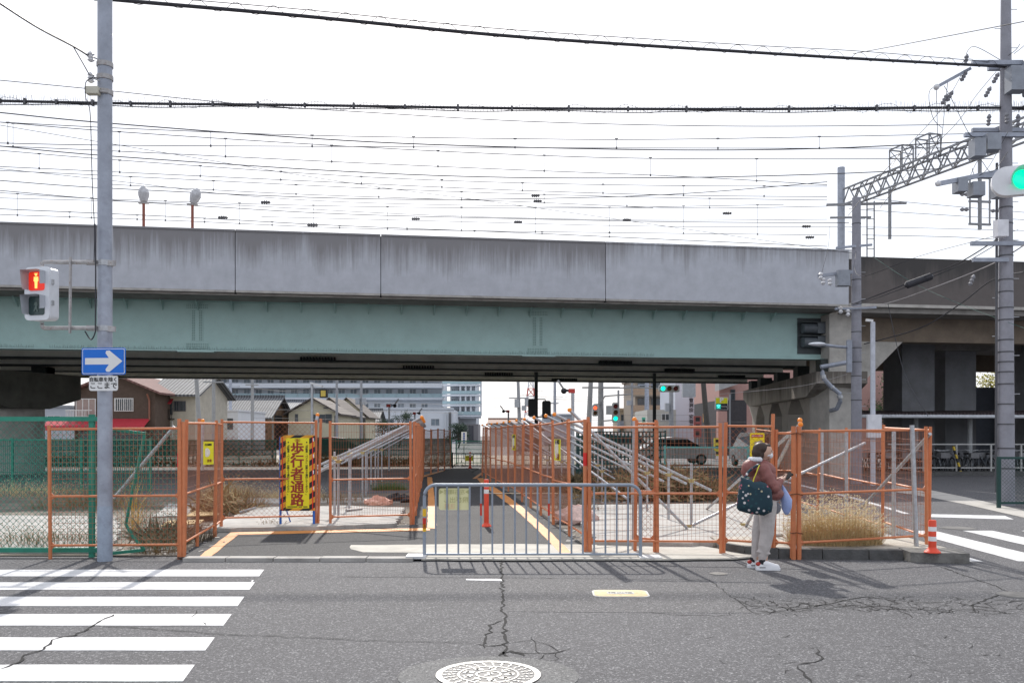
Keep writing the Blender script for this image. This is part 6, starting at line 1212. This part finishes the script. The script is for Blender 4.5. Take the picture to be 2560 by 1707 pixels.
# ================================================================ parked cars glimpsed through the fences
def car(c, rz, col, label, van=False):
    t = thing('parked_car', label, 'car', c, rz); pm_ = mat('car_' + label[:6], col, .25, var=.03, spec=.6); w_ = .84
    prof = [(-2.1, .35), (-2.12, .75), (-1.95, .95), (-1.2, 1.02), (1.35, 1.0), (1.95, .92), (2.1, .7), (2.1, .35)] if not van else [(-1.65, .35), (-1.68, .9), (-1.5, 1.05), (1.0, 1.05), (1.6, .95), (1.68, .6), (1.68, .35)]
    roof = [(-1.75, .95), (-1.15, 1.42), (-.2, 1.5), (.55, 1.42), (1.3, 1.0)] if not van else [(-1.6, 1.0), (-1.5, 1.72), (.4, 1.74), (.95, 1.5), (1.35, 1.0)]
    MB().slab([(x, -w_, z) for x, z in prof], (0, 2 * w_, 0)).build('body', pm_, t, world=False); b = MB(); n = len(roof); ins = .14
    vs = [(x, -w_ + (.02 if i in (0, n - 1) else ins), z) for i, (x, z) in enumerate(roof)] + [(x, w_ - (.02 if i in (0, n - 1) else ins), z) for i, (x, z) in enumerate(roof)]
    b.add(vs, [tuple(range(n)), tuple(range(2 * n - 1, n - 1, -1))] + [(i, n + i, n + i + 1, i + 1) for i in range(n - 1)]); b.build('window', mat('car_glass', (.02, .025, .03), .08, spec=.7), t, world=False)
    MB().slab([(roof[1][0] - .05, -w_ + ins - .01, roof[1][1]), (roof[2][0], -w_ + ins - .01, roof[2][1] + .02), (roof[3][0] + .05, -w_ + ins - .01, roof[3][1]), (roof[3][0], -w_ + ins - .01, roof[3][1] - .05), (roof[1][0], -w_ + ins - .01, roof[1][1] - .05)], (0, 2 * (w_ - ins) + .02, 0)).build('roof', pm_, t, world=False)
    for x in (-1.3, 1.3) if not van else (-1.1, 1.1):
        for s_ in (-1, 1): o = MB().lathe([(.3, -.09), (.31, 0), (.3, .09)], 16, (x, s_ * (w_ - .08), .31), M.Rotation(R(90), 3, 'X')).build('wheel', black, t, world=False); MB().lathe([(.18, -.1), (.18, .1)], 12, (x, s_ * (w_ - .08), .31), M.Rotation(R(90), 3, 'X')).build('rim', galv, o, world=False)
    for s_ in (-1, 1): MB().bb((2.05 if not van else 1.62), (2.12 if not van else 1.69), s_ * .6 - .18, s_ * .6 + .18, .62, .76).build('headlight', mat('headlight', (.7, .7, .72), .15), t, world=False); MB().bb((-2.14 if not van else -1.7), (-2.08 if not van else -1.63), s_ * .66 - .1, s_ * .66 + .1, .7, .9).build('taillight', mat('taillight', (.35, .01, .01), .2), t, world=False)
car((xp(1690, 48.5), 49.2, 0), R(5), (.70, .71, .73), 'white saloon car behind the brown weeds in the right lot'); car((xp(1560, 58), 58, 0), R(10), (.72, .72, .74), 'silver compact car beyond the dark slatted enclosure', True); car((xp(836, 54), 54, 0), R(8), (.13, .02, .03), 'maroon car behind the green mesh fence'); car((xp(1905, 45), 46, 0), R(95), (.66, .67, .68), 'grey van parked under the bridge pier behind the person', True)
# ================================================================ plants
def blades(b, c, rad, h, n, w_=.004, lean=.35, r=rnd, droop=.2, squash=1.0):
    for i in range(n):
        a = r.uniform(0, 6.283); rr_ = rad * math.sqrt(r.random()); p = V(c) + V((math.cos(a) * rr_, math.sin(a) * rr_ * squash, 0))
        l = h * r.uniform(.4, 1.0) * (1.08 - .62 * (rr_ / rad) ** 2); an = a + r.gauss(0, .9); k = lean * r.uniform(.2, 1.3) * (.4 + rr_ / max(rad, .01)); u = V((math.cos(an), math.sin(an), 0)); sd = V((-u.y, u.x, 0)) * w_ * r.uniform(.6, 1.4)
        m1 = p + u * (l * k * .35) + V((0, 0, l * .55)); e = p + u * (l * k) + V((0, 0, l * (1 - droop * r.random())))
        b.add([p - sd, p + sd, m1 + sd * .8, m1 - sd * .8, e], [(0, 1, 2, 3), (3, 2, 4)])
def heads(b, c, rad, h, n, r=rnd, s=.03, squash=1.0):
    for i in range(n):
        a = r.uniform(0, 6.283); rr_ = rad * math.sqrt(r.random()); p = V(c) + V((math.cos(a) * rr_, math.sin(a) * rr_ * squash, h * r.uniform(.5, 1.15) * (1.05 - .5 * (rr_ / rad) ** 2)))
        u = V((r.uniform(-1, 1), r.uniform(-.5, .5), r.uniform(-.4, .8))).normalized(); v_ = u.orthogonal().normalized() * s * .3; w2 = u.cross(v_)
        b.add([p - u * s, p + v_, p + w2, p - v_, p - w2, p + u * s], [(0, 1, 2), (0, 2, 3), (0, 3, 4), (0, 4, 1), (5, 2, 1), (5, 3, 2), (5, 4, 3), (5, 1, 4)])
straw = mat('dry_straw', (.60, .47, .26), .8, var=.3, scale=8); strawh = mat('straw_seed', (.70, .60, .40), .85, var=.2, scale=10); brown = mat('brown_weed', (.23, .155, .075), .9, var=.45, scale=5); green_g = mat('green_grass', (.09, .15, .03), .8, var=.3); darkweed = mat('dark_weed', (.10, .075, .04), .9, var=.5, scale=4)
rg = random.Random(5)
def clump(name, label, cat, c, rad, h, n, m, nh=0, hm=None, squash=.8, w_=.004, lean=.35, group=None, s=.03):
    t = thing(name, label, cat, c, 0, group); b = MB(); blades(b, (0, 0, 0), rad, h, n, w_, lean, rg, squash=squash); b.build('blades', m, t, world=False, kind='stuff')
    if nh: b = MB(); heads(b, (0, 0, 0), rad * 1.1, h, nh, rg, s, squash); b.build('seed_heads', hm or m, t, world=False, kind='stuff')
    return t
clump('grass_clump', 'large straw coloured dry grass clump behind the wide orange panel', 'grass', (4.55, 12.6, .1), .66, .66, 3400, straw, 1500, strawh, .5, .0026, .95, s=.022)
for c, rad, h, n, m, lb in (((-5.9, 19.0, .02), .7, .75, 900, brown, 'tall brown weeds behind the orange panel by the signal pole'), ((-6.35, 15.0, .02), .10, 1.35, 70, mat('yellow_weed', (.50, .30, .05), .85, var=.3), 'single tall yellow weed behind the signal pole'), ((-6.9, 13.1, .02), 1.0, .35, 700, brown, 'tangled dry weeds at the foot of the green chain link fence'), ((-5.15, 13.6, .02), .6, .55, 500, darkweed, 'dark dead stalks beside the plywood sheets'),
                        ((-7.4, 23.5, .02), .9, .5, 700, straw, 'pale foxtail grass at the edge of the shaded yard'), ((-3.6, 26.2, .02), .55, .28, 900, green_g, 'fresh green grass patch behind the right part of the lot'), ((-4.9, 12.35, .02), .35, .3, 260, brown, 'short brown weeds under the bent green frame'), ((-4.2, 15.55, .02), .25, .2, 120, brown, 'short weeds at the slab edge left of the notice board'),
                        ((1.35, 18.6, .02), .5, .5, 300, darkweed, 'dry weeds behind the right footpath fence'), ((-9.5, 20, .02), 1.4, .6, 900, brown, 'low brown weeds behind the white slab'), ((-13.5, 24, .02), 2.0, .5, 900, straw, 'pale dry grass beyond the green chain link fence'), ((-4.3, 21.5, .02), .7, .4, 420, brown, 'brown foxtails behind the notice board slab'), ((-5.6, 22.8, .02), .8, .45, 600, straw, 'drooping straw foxtails behind the diamond mesh panel')):
    clump('weed_clump', lb, 'weeds', c, rad, h, n, m, n // 2, strawh if m in (straw,) else m, .7, .0032, 1.0, s=.018)
def thicket(label, c, rx, ry, h, n, m1, m2, seed):
    r = random.Random(seed); t = thing('bramble_thicket', label, 'brambles', c)
    for k, m in enumerate((m1, m2)):
        b = MB()
        for i in range(n):
            p = V((r.gauss(0, rx * .5), r.gauss(0, ry * .5), 0)); hh_ = h * max(.1, 1 - (p.x / rx) ** 2 * .5) * r.uniform(.3, 1.0)
            p.z = hh_ * r.uniform(0, .7); u = V((r.gauss(0, 1), r.gauss(0, 1), r.gauss(.5, .7))).normalized(); l = r.uniform(.12, .45); v_ = u.orthogonal().normalized() * r.uniform(.003, .009) * (1 + k * 2.2)
            if p.z + u.z * l < 0: u.z = -u.z
            m_ = p + u * l * .5 + V((r.gauss(0, .03), 0, r.gauss(0, .03))); b.add([p - v_, p + v_, m_ + v_, m_ - v_, p + u * l], [(0, 1, 2, 3), (3, 2, 4)])
        b.build('twigs' if k == 0 else 'dead_leaves', m, t, world=False, kind='stuff')
thicket('dense brown bramble thicket behind the diamond mesh in the right lot', (3.9, 22.8, .02), 1.6, 1.2, 1.15, 3800, darkweed, brown, 4); thicket('low bramble thicket beside the passage in the right lot', (2.2, 25.5, .02), 1.1, .9, .7, 1800, brown, darkweed, 9); thicket('leafless reddish shrub before the white box building', (-21, 66, 0), 2.6, 1.2, 2.4, 500, mat('red_twig', (.16, .07, .06), .9), MATS['red_twig'], 6); thicket('dark hedge along the green mesh fence on the left', (-24, 45.6, 0), 8, .6, .9, 3000, mat('hedge_green', (.045, .065, .025), .85, var=.4), darkweed, 13); thicket('brown scrub under the green mesh fence behind the lot', (-8.5, 45.8, 0), 4.5, .7, .8, 2200, darkweed, brown, 14)
thicket('heap of dead sticks under the bent green gate frame', (-5.15, 12.95, .03), .3, .25, .35, 130, darkweed, mat('bare_stick', (.2, .15, .1), .9, var=.3), 31)
thicket('tall wispy brown stalks behind the orange panel by the signal pole', (-5.9, 17.9, .02), .5, .4, .9, 260, straw, brown, 32)
def tree(label, c, h, cr_, m, seed, n=2600, ls=.25, squash=.8, bare=False, cat='tree', z0=.35):
    r = random.Random(seed); t = thing('tree', label, cat, c); tr = mat('bark', (.09, .07, .055), .9, var=.3)
    MB().path(curve_pts([(0, 0, 0), (.05 * h, 0, h * .25), (-.02 * h, 0, h * .55), (0, 0, h * .85)], 4), .035 * h, 7, r2=.01 * h).build('trunk', tr, t, world=False); cen = []
    for i in range(9 if not bare else 22):
        a = i * 2.4; k = r.uniform(.35, 1); e = V((math.cos(a) * cr_ * k, math.sin(a) * cr_ * k, h * (z0 + (1 - z0) * r.uniform(.1, .95)))); s = V((0, 0, h * r.uniform(.2, .5))); cen.append(e); MB().path([s, s.lerp(e, .5) + V((0, 0, .06 * h)), e], .014 * h, 5, r2=.003 * h).build('limb', tr, t, world=False)
    b = MB(); n = n if not bare else 0
    for i in range(n):
        q = r.choice(cen) + V((r.gauss(0, 1), r.gauss(0, 1), r.gauss(0, .7))) * cr_ * .30; u = V((r.gauss(0, 1), r.gauss(0, 1), r.gauss(0, 1))).normalized() * ls * r.uniform(.5, 1.2); v_ = u.orthogonal().normalized() * ls * .5; b.add([q - u * .5, q + v_ * .5, q + u * .5, q - v_ * .5], [(0, 1, 2, 3)])
    if n: b.build('crown', m, t, world=False, kind='stuff')
leaf_d = mat('leaf_dark', (.025, .05, .03), .7, var=.5, scale=2); leaf_y = mat('leaf_yellow', (.30, .27, .04), .7, var=.4, scale=2); leaf_m = mat('leaf_mid', (.05, .085, .03), .7, var=.4, scale=2); pine_m = mat('pine_needles', (.04, .065, .035), .8, var=.4, scale=3)
tree('round dark evergreen tree before the hospital wing', P(1146, 1101, 110) * V((1, 1, 0)) if False else V((xp(1146, 110), 110, 0)), zp(1062, 110), 1.1, leaf_d, 1, 2200, .22)
tree('layered dwarf pine before the hospital annex', V((xp(998, 120), 120, 0)), zp(1032, 120), 1.2, pine_m, 2, 1800, .2, z0=.15); tree('low clipped pine beside the layered dwarf pine', V((xp(958, 120), 120, 0)), zp(1050, 120), 1.3, pine_m, 12, 1500, .2, z0=.2)
tree('yellow leaved tree seen between the viaduct columns', V((xp(2350, 75), 75, 0)), 7.5, 2.2, leaf_y, 3, 3000, .3); tree('shaded tree beside the pink wall under the viaduct', V((xp(2228, 70), 70, 0)), 7.0, 1.6, leaf_m, 4, 2200, .25); tree('leafless small tree before the pink wall under the viaduct', V((xp(2243, 62), 62, 0)), 4.6, 1.2, leaf_m, 5, bare=True); tree('yellow leaved tree beside the thick utility pole base line', V((xp(2500, 78), 78, 0)), 7.0, 2.0, leaf_y, 8, 2200, .3)
tree('low autumn shrub before the hospital block', V((xp(556, 130), 130, 0)), zp(975, 130), 2.0, mat('leaf_rust', (.14, .07, .03), .8, var=.4), 15, 900, .3)
# litter in the lots
def heap(name, label, cat, c, r_, m, sq, seed):
    r = random.Random(seed); b = MB(); b.ball((0, 0, 0), r_, 14, 8, sq); b.v = [V((p.x * r.uniform(.8, 1.2), p.y * r.uniform(.8, 1.2), max(0, p.z + r_ * sq[2] * .4) * r.uniform(.6, 1.3))) for p in b.v]; b.xf(M.Translation(c)); tag(b.build(name, m), label, cat)
pinkb = mat('pink_sheet', (.62, .33, .25), .4, var=.25, scale=10)
heap('plastic_sheet', 'crumpled orange-pink plastic sheet on the slab behind the fence', 'plastic sheet', G(945, 1262, .1) , .32, pinkb, (1, .6, .4), 1); heap('plastic_sheet', 'crumpled pink and white plastic sheet behind the right footpath fence', 'plastic sheet', V((1.2, 16.4, .02)), .42, mat('pink_white_sheet', (.68, .50, .45), .4, var=.3, scale=14), (1, .6, .5), 2); heap('rubbish_bag', 'small black rubbish bag lying beyond the slab', 'bag', V((-2.75, 21.6, .02)), .3, black, (1.2, .6, .45), 3)
for a, e, lb in ((G(865, 1279, .1), G(905, 1275, .1), 'short grey pipe lying on the slab behind the fence'), (G(600, 1284, .1), G(640, 1272, .2), 'dark broken branch lying on the pale slab'), (G(1935, 1343, .1), G(1956, 1342, .1), 'short rusty bar lying on the slab beside the person')): tag(MB().tube(a + V((0, 0, .03)), e + V((0, 0, .03)), .028, .022).build('debris_bar', rusty), lb, 'debris')
# ================================================================ person
def blob(caps, vox=.012, smooth=6):
    b = MB()
    for c in caps:
        if len(c) == 4: p, q, r1, r2 = c; b.tube(p, q, r1, r2, 14); b.ball(p, r1, 14, 8); b.ball(q, r2, 14, 8)
        else: p, r1, sq = c; b.ball(p, r1, 16, 10, sq)
    me = b.mesh('tmp'); o = bpy.data.objects.new('tmp', me); COL.objects.link(o)
    m = o.modifiers.new('r', 'REMESH'); m.mode = 'VOXEL'; m.voxel_size = vox; m.use_smooth_shade = True
    s = o.modifiers.new('s', 'SMOOTH'); s.iterations = smooth; s.factor = .5
    bpy.context.view_layer.update(); e = bpy.data.meshes.new_from_object(o.evaluated_get(bpy.context.evaluated_depsgraph_get()))
    r = MB(); r.add([v.co.copy() for v in e.vertices], [tuple(p.vertices) for p in e.polygons]); bpy.data.objects.remove(o); bpy.data.meshes.remove(me); bpy.data.meshes.remove(e); return r
pc = G(1905, 1421); person = thing('person', 'person in a rust-pink puffer jacket and pale trousers looking at a phone', 'person', (pc.x, pc.y, 0), R(-6))
def pbuild(b, name, m): return b.build(name, m, person, smooth=True, world=False)
skin = mat('skin', (.52, .33, .25), .55, var=.05); jack = mat('jacket_rust_pink', (.23, .085, .075), .55, var=.14, scale=16, bump=.25, bscale=24); trou = mat('trousers_pale', (.47, .43, .415), .85, var=.1, scale=10, bump=.8, bscale=11); hairm = mat('hair_dark', (.035, .018, .012), .5, var=.3, scale=30); fur = mat('hood_lining', (.66, .66, .70), .9, var=.1, scale=30, bump=.6, bscale=60)
FH = [((.0, .02, 1.30), (.02, 0, 1.37), .05, .047), ((.03, 0, 1.445), .092, (1.02, .84, 1.12)), ((.062, 0, 1.40), .062, (1, .85, .9)), ((.125, 0, 1.435), .014, (1.1, .8, 1.3)), ((.0, -.075, 1.44), .02, (.7, .4, 1.3)), ((.0, .075, 1.44), .02, (.7, .4, 1.3)),
      ((-.02, 0, 1.2), (.06, 0, .8), .12, .12), ((.0, -.14, 1.22), (.12, -.2, 1.02), .045, .038), ((.12, -.2, 1.02), (.235, -.085, 1.105), .035, .026), ((.0, .14, 1.22), (.12, .19, 1.02), .045, .038), ((.12, .19, 1.02), (.235, .06, 1.105), .035, .026), ((.06, -.07, .8), (.02, -.07, .12), .07, .035), ((.05, .07, .8), (-.06, .07, .12), .07, .035)]
for s_ in (-1, 1):       # hands: palm, four bent fingers and a thumb round the phone
    w0 = V((.235, s_ * .085 if s_ < 0 else .06, 1.105)); pm0 = w0 + V((.04, -s_ * .02, .012)); FH += [(w0, pm0, .024, .027)]
    for k in range(4):
        a = pm0 + V((.012, 0, .018 - k * .013)); k1 = a + V((.03 - k * .003, -s_ * .012, .004)); k2 = k1 + V((.012, -s_ * .028, -.004)); FH += [(a, k1, .0085, .008), (k1, k2, .008, .007)]
    th0 = pm0 + V((-.01, 0, .02)); th1 = th0 + V((.018, -s_ * .012, .024)); FH += [(th0, th1, .010, .009), (th1, th1 + V((.02, -s_ * .015, .002)), .009, .008)]
pbuild(blob(FH, .0065, 3), 'body', skin)
JK = [((.12, 0, .93), .145, (1, 1.15, .55)), ((-.03, 0, 1.25), .135, (.95, 1.12, .7)), ((.02, 0, 1.12), .165, (.95, 1.05, .75)), ((.055, 0, 1.00), .175, (.98, 1.05, .62)), ((.085, 0, .91), .17, (1.0, 1.05, .5)), ((.04, 0, 1.2), .13, (1, 1.1, .9)), ((.0, 0, 1.31), .085, (1, 1, .5)), ((-.15, 0, 1.235), .115, (.85, 1.15, .95)), ((-.10, 0, 1.30), .10, (1.1, 1.2, .6)), ((-.2, 0, 1.19), .07, (.8, 1.1, .9))]
for s_ in (-1, 1):
    a, e, w0 = V((-.01, s_ * .15, 1.225)), V((.11, s_ * .21, 1.00)), V((.205, s_ * .11, 1.085)); n = 5
    for k in range(n + 1): JK.append((a.lerp(e, k / n), .084 - .014 * k / n - (.006 if k % 2 else 0), (1, 1, 1)))
    for k in range(4): JK.append((e.lerp(w0, (k + 1) / 4), .062 - .007 * k - (.004 if k % 2 else 0), (1, 1, 1)))
pbuild(blob(JK, .011, 3), 'jacket', jack)
b = MB()
for k in range(15): a = R(95 + 170 * k / 14); b.ball((-.035 + .105 * math.cos(a), .115 * math.sin(a), 1.345), .032, 8, 6)
pbuild(b, 'hood_lining', fur)
TR = [((.05, 0, .83), .135, (.98, 1.1, .8)), ((.06, -.075, .78), (.045, -.075, .46), .108, .085), ((.05, -.075, .46), (.02, -.075, .30), .086, .078), ((.02, -.075, .3), (-.005, -.075, .16), .08, .055), ((.075, -.08, .5), .06, (1, 1, .5)), ((.06, -.085, .41), .062, (1, 1, .4)), ((-.02, -.08, .22), .055, (1.1, 1, .5)), ((.03, -.08, .2), .055, (1.1, 1, .4)), ((-.005, -.075, .16), (-.012, -.075, .115), .047, .045), ((.03, .08, .78), (-.035, .08, .46), .095, .075), ((-.035, .08, .46), (-.065, .08, .16), .075, .052), ((-.065, .08, .16), (-.07, .08, .115), .047, .045)]
for k, z in enumerate(()): TR += [((.052 - .055 * (.7 - z) + .03 * (k % 2), -.085, z), .076 - .004 * k, (1.05, 1, .38)), ((-.01 - .09 * (.7 - z) + .03 * (k % 2), .08, z), .074 - .004 * k, (1.05, 1, .38))]
pbuild(blob(TR, .010, 2), 'trousers', trou)
shoe_w = mat('shoe_white', (.74, .74, .76), .5, var=.04); shoe_r = mat('shoe_red', (.35, .03, .02), .5, var=.3, scale=20); sock = mat('sock_black', (.02, .02, .025), .8)
for x, y in ((.04, -.085), (-.035, .085)):
    o = pbuild(blob([((x - .085, y, .05), .05, (1, .85, .95)), ((x - .08, y, .04), (x + .1, y, .036), .042, .04), ((x - .03, y, .075), (x + .07, y, .05), .045, .036), ((x + .115, y, .038), .042, (1, 1, .85))], .008, 3), 'shoe', shoe_w)
    MB().slab([(x - .13, y - .046, .0), (x + .15, y - .046, 0), (x + .16, y - .03, 0), (x + .16, y + .03, 0), (x + .15, y + .046, 0), (x - .13, y + .046, 0)], (0, 0, .028)).build('sole', shoe_w, o, world=False); MB().ball((x - .1, y - .012, .07), .036, 8, 6, (.9, 1.0, .8)).build('heel_patch', shoe_r, o, world=False); MB().bb(x - .09, x - .02, y - .05, y - .044, .03, .037).build('stripe', sock, o, world=False); MB().tube((x - .05, y, .07), (x - .052, y, .125), .042).build('sock', sock, o, world=False)
HR = [((-.015, 0, 1.47), .100, (1.0, .93, .9)), ((-.045, 0, 1.42), .09, (.9, 1.02, 1.1)), ((-.03, -.07, 1.40), .04, (1.1, .5, 1.9)), ((-.03, .07, 1.40), .04, (1.1, .5, 1.9)), ((-.06, 0, 1.35), .07, (.8, 1.1, .8)), ((.065, 0, 1.515), .045, (1, 1.3, .5))]
pbuild(blob(HR, .009, 4), 'hair', hairm)
pbuild(blob([((.098, 0, 1.395), .042, (.85, 1.2, 1.05)), ((.055, -.05, 1.40), .022, (1.6, .6, 1)), ((.055, .05, 1.40), .022, (1.6, .6, 1))], .007, 3), 'mask', mat('mask_white', (.7, .7, .72), .7))
for s_ in (-1, 1): pbuild(MB().ball((.112, s_ * .034, 1.452), .010, 8, 6, (.5, 1.3, .7)), 'eye', black)
# phone
tphone = V((pc.x, pc.y, 0)); PM = M.Translation((pc.x, pc.y, 0)) @ M.Rotation(R(-6), 4, 'Z')
t = thing('phone', 'black phone held in the hands of the person', 'phone', PM @ V((.30, -.03, 1.105)), R(-6)); MB().box((0, -.05, .045), (.10, .11, .012), m=M.Rotation(R(-38), 3, 'Y') @ M.Rotation(R(18), 3, 'X')).build('case', mat('phone_black', (.012, .012, .014), .9, spec=.1), t, world=False); MB().lathe([(.008, 0), (.008, .004)], 10, (.03, -.07, .018), M.Rotation(R(145), 3, 'Y')).build('camera_ring', galv, t, world=False)
# tote bag
fl_m = bpy.data.materials.new('floral_teal'); fl_m.use_nodes = True; N, L, b_ = nodes(fl_m); tc = N.new('ShaderNodeTexCoord'); vo = N.new('ShaderNodeTexVoronoi'); vo.inputs['Scale'].default_value = 19; L.new(tc.outputs['Object'], vo.inputs[0]); r1 = N.new('ShaderNodeValToRGB'); e = r1.color_ramp.elements; e[0].position = .26; e[1].position = .33; e[0].color = (1, 1, 1, 1); e[1].color = (0, 0, 0, 1); L.new(vo.outputs['Distance'], r1.inputs[0])
r2 = N.new('ShaderNodeValToRGB'); r2.color_ramp.interpolation = 'CONSTANT'; e = r2.color_ramp.elements; e[0].color = (.012, .055, .07, 1); e[1].position = .32; e[1].color = (.62, .58, .58, 1); x = r2.color_ramp.elements.new(.62); x.color = (.45, .12, .16, 1); x = r2.color_ramp.elements.new(.8); x.color = (.5, .45, .3, 1); L.new(vo.outputs['Color'], r2.inputs[0]); mm = N.new('ShaderNodeMix'); mm.data_type = 'RGBA'; L.new(r1.outputs[0], mm.inputs[0]); mm.inputs[6].default_value = (.009, .035, .052, 1); L.new(r2.outputs[0], mm.inputs[7]); L.new(mm.outputs[2], b_.inputs['Base Color']); b_.inputs['Roughness'].default_value = .8
t = thing('tote_bag', 'dark teal floral tote bag hanging from the shoulder of the person', 'bag', PM @ V((-.14, -.28, .70)), R(-6)); BS = 1.12
out = [(-.14, .40), (-.05, .37), (0.0, .34), (.06, .35), (.12, .33), (.18, .26), (.195, .1), (.18, .02), (.1, -.02), (-.05, .0), (-.16, .03), (-.185, .06), (-.175, .2)]; cxb, czb = .0, .18; b = MB(); lay = ((-.085, .55), (-.075, .82), (-.045, .97), (0, 1.0), (.04, .93), (.055, .6)); n = len(out)
for y, s_ in lay: b.v += [V((cxb + (x - cxb) * s_, y, czb + (z - czb) * s_)) for x, z in out]
for i in range(len(lay) - 1): b.f += [(i * n + k, i * n + (k + 1) % n, (i + 1) * n + (k + 1) % n, (i + 1) * n + k) for k in range(n)]
b.f += [tuple(range(n)), tuple(range((len(lay) - 1) * n, len(lay) * n))]; b.v = [p * BS for p in b.v]; b.build('bag_body', fl_m, t, world=False, smooth=True)
MB().path(curve_pts([(-.13, -.02, .38), (-.06, .05, .50), (.06, .08, .585), (.08, .14, .59)], 5), .016, 6).build('strap', fl_m, t, world=False, smooth=True); MB().path(curve_pts([(.13, -.04, .32), (.05, -.06, .29), (-.02, -.05, .37), (.03, .0, .5), (.07, .04, .585)], 5), .007, 5).build('strap', mat('strap_yellow', (.55, .50, .03), .6), t, world=False)
# bags hanging from the hand
for nm, lb, c, r_, m, sq in (('plastic_bag', 'pale blue plastic bag hanging in front of the person', (.30, .03, .66), .19, mat('bag_blue', (.33, .42, .72), .35, var=.15, scale=9, bump=.4, bscale=12), (.36, .3, 1.0)), ('cloth_bag', 'grey crumpled cloth bag behind the blue plastic bag', (.185, .05, .67), .10, mat('bag_grey', (.24, .24, .27), .8, var=.2, scale=12), (.55, .4, 1.0))):
    t = thing(nm, lb, 'bag', PM @ V(c), R(-6)); b = MB(); b.ball((0, 0, r_), r_, 16, 12, sq); r = random.Random(2)
    for p in b.v: k = max(0, (p.z - r_) / r_); p.x = p.x * (1 - .75 * k) * r.uniform(.92, 1.08) - .05 * k; p.y *= (1 - .6 * k) * r.uniform(.85, 1.15)
    b.build('bag_body', m, t, world=False, smooth=True); MB().path([(-.05, 0, r_ * 1.95), (-.07, -.03, r_ * 2.05 + .05), (-.06, -.06, 1.11 - c[2])], .006, 5).build('handle', m, t, world=False)

# the site fence is not perfectly plumb
rt = random.Random(77)
for o in list(bpy.data.objects):
    if o.name.startswith('temporary_fence'):
        k = .028 if 'side street' in o['label'] else .010
        o.rotation_euler = (rt.gauss(0, k), rt.gauss(0, k * .8), o.rotation_euler.z + rt.gauss(0, .006)); o.location.z += rt.uniform(-.015, .03)
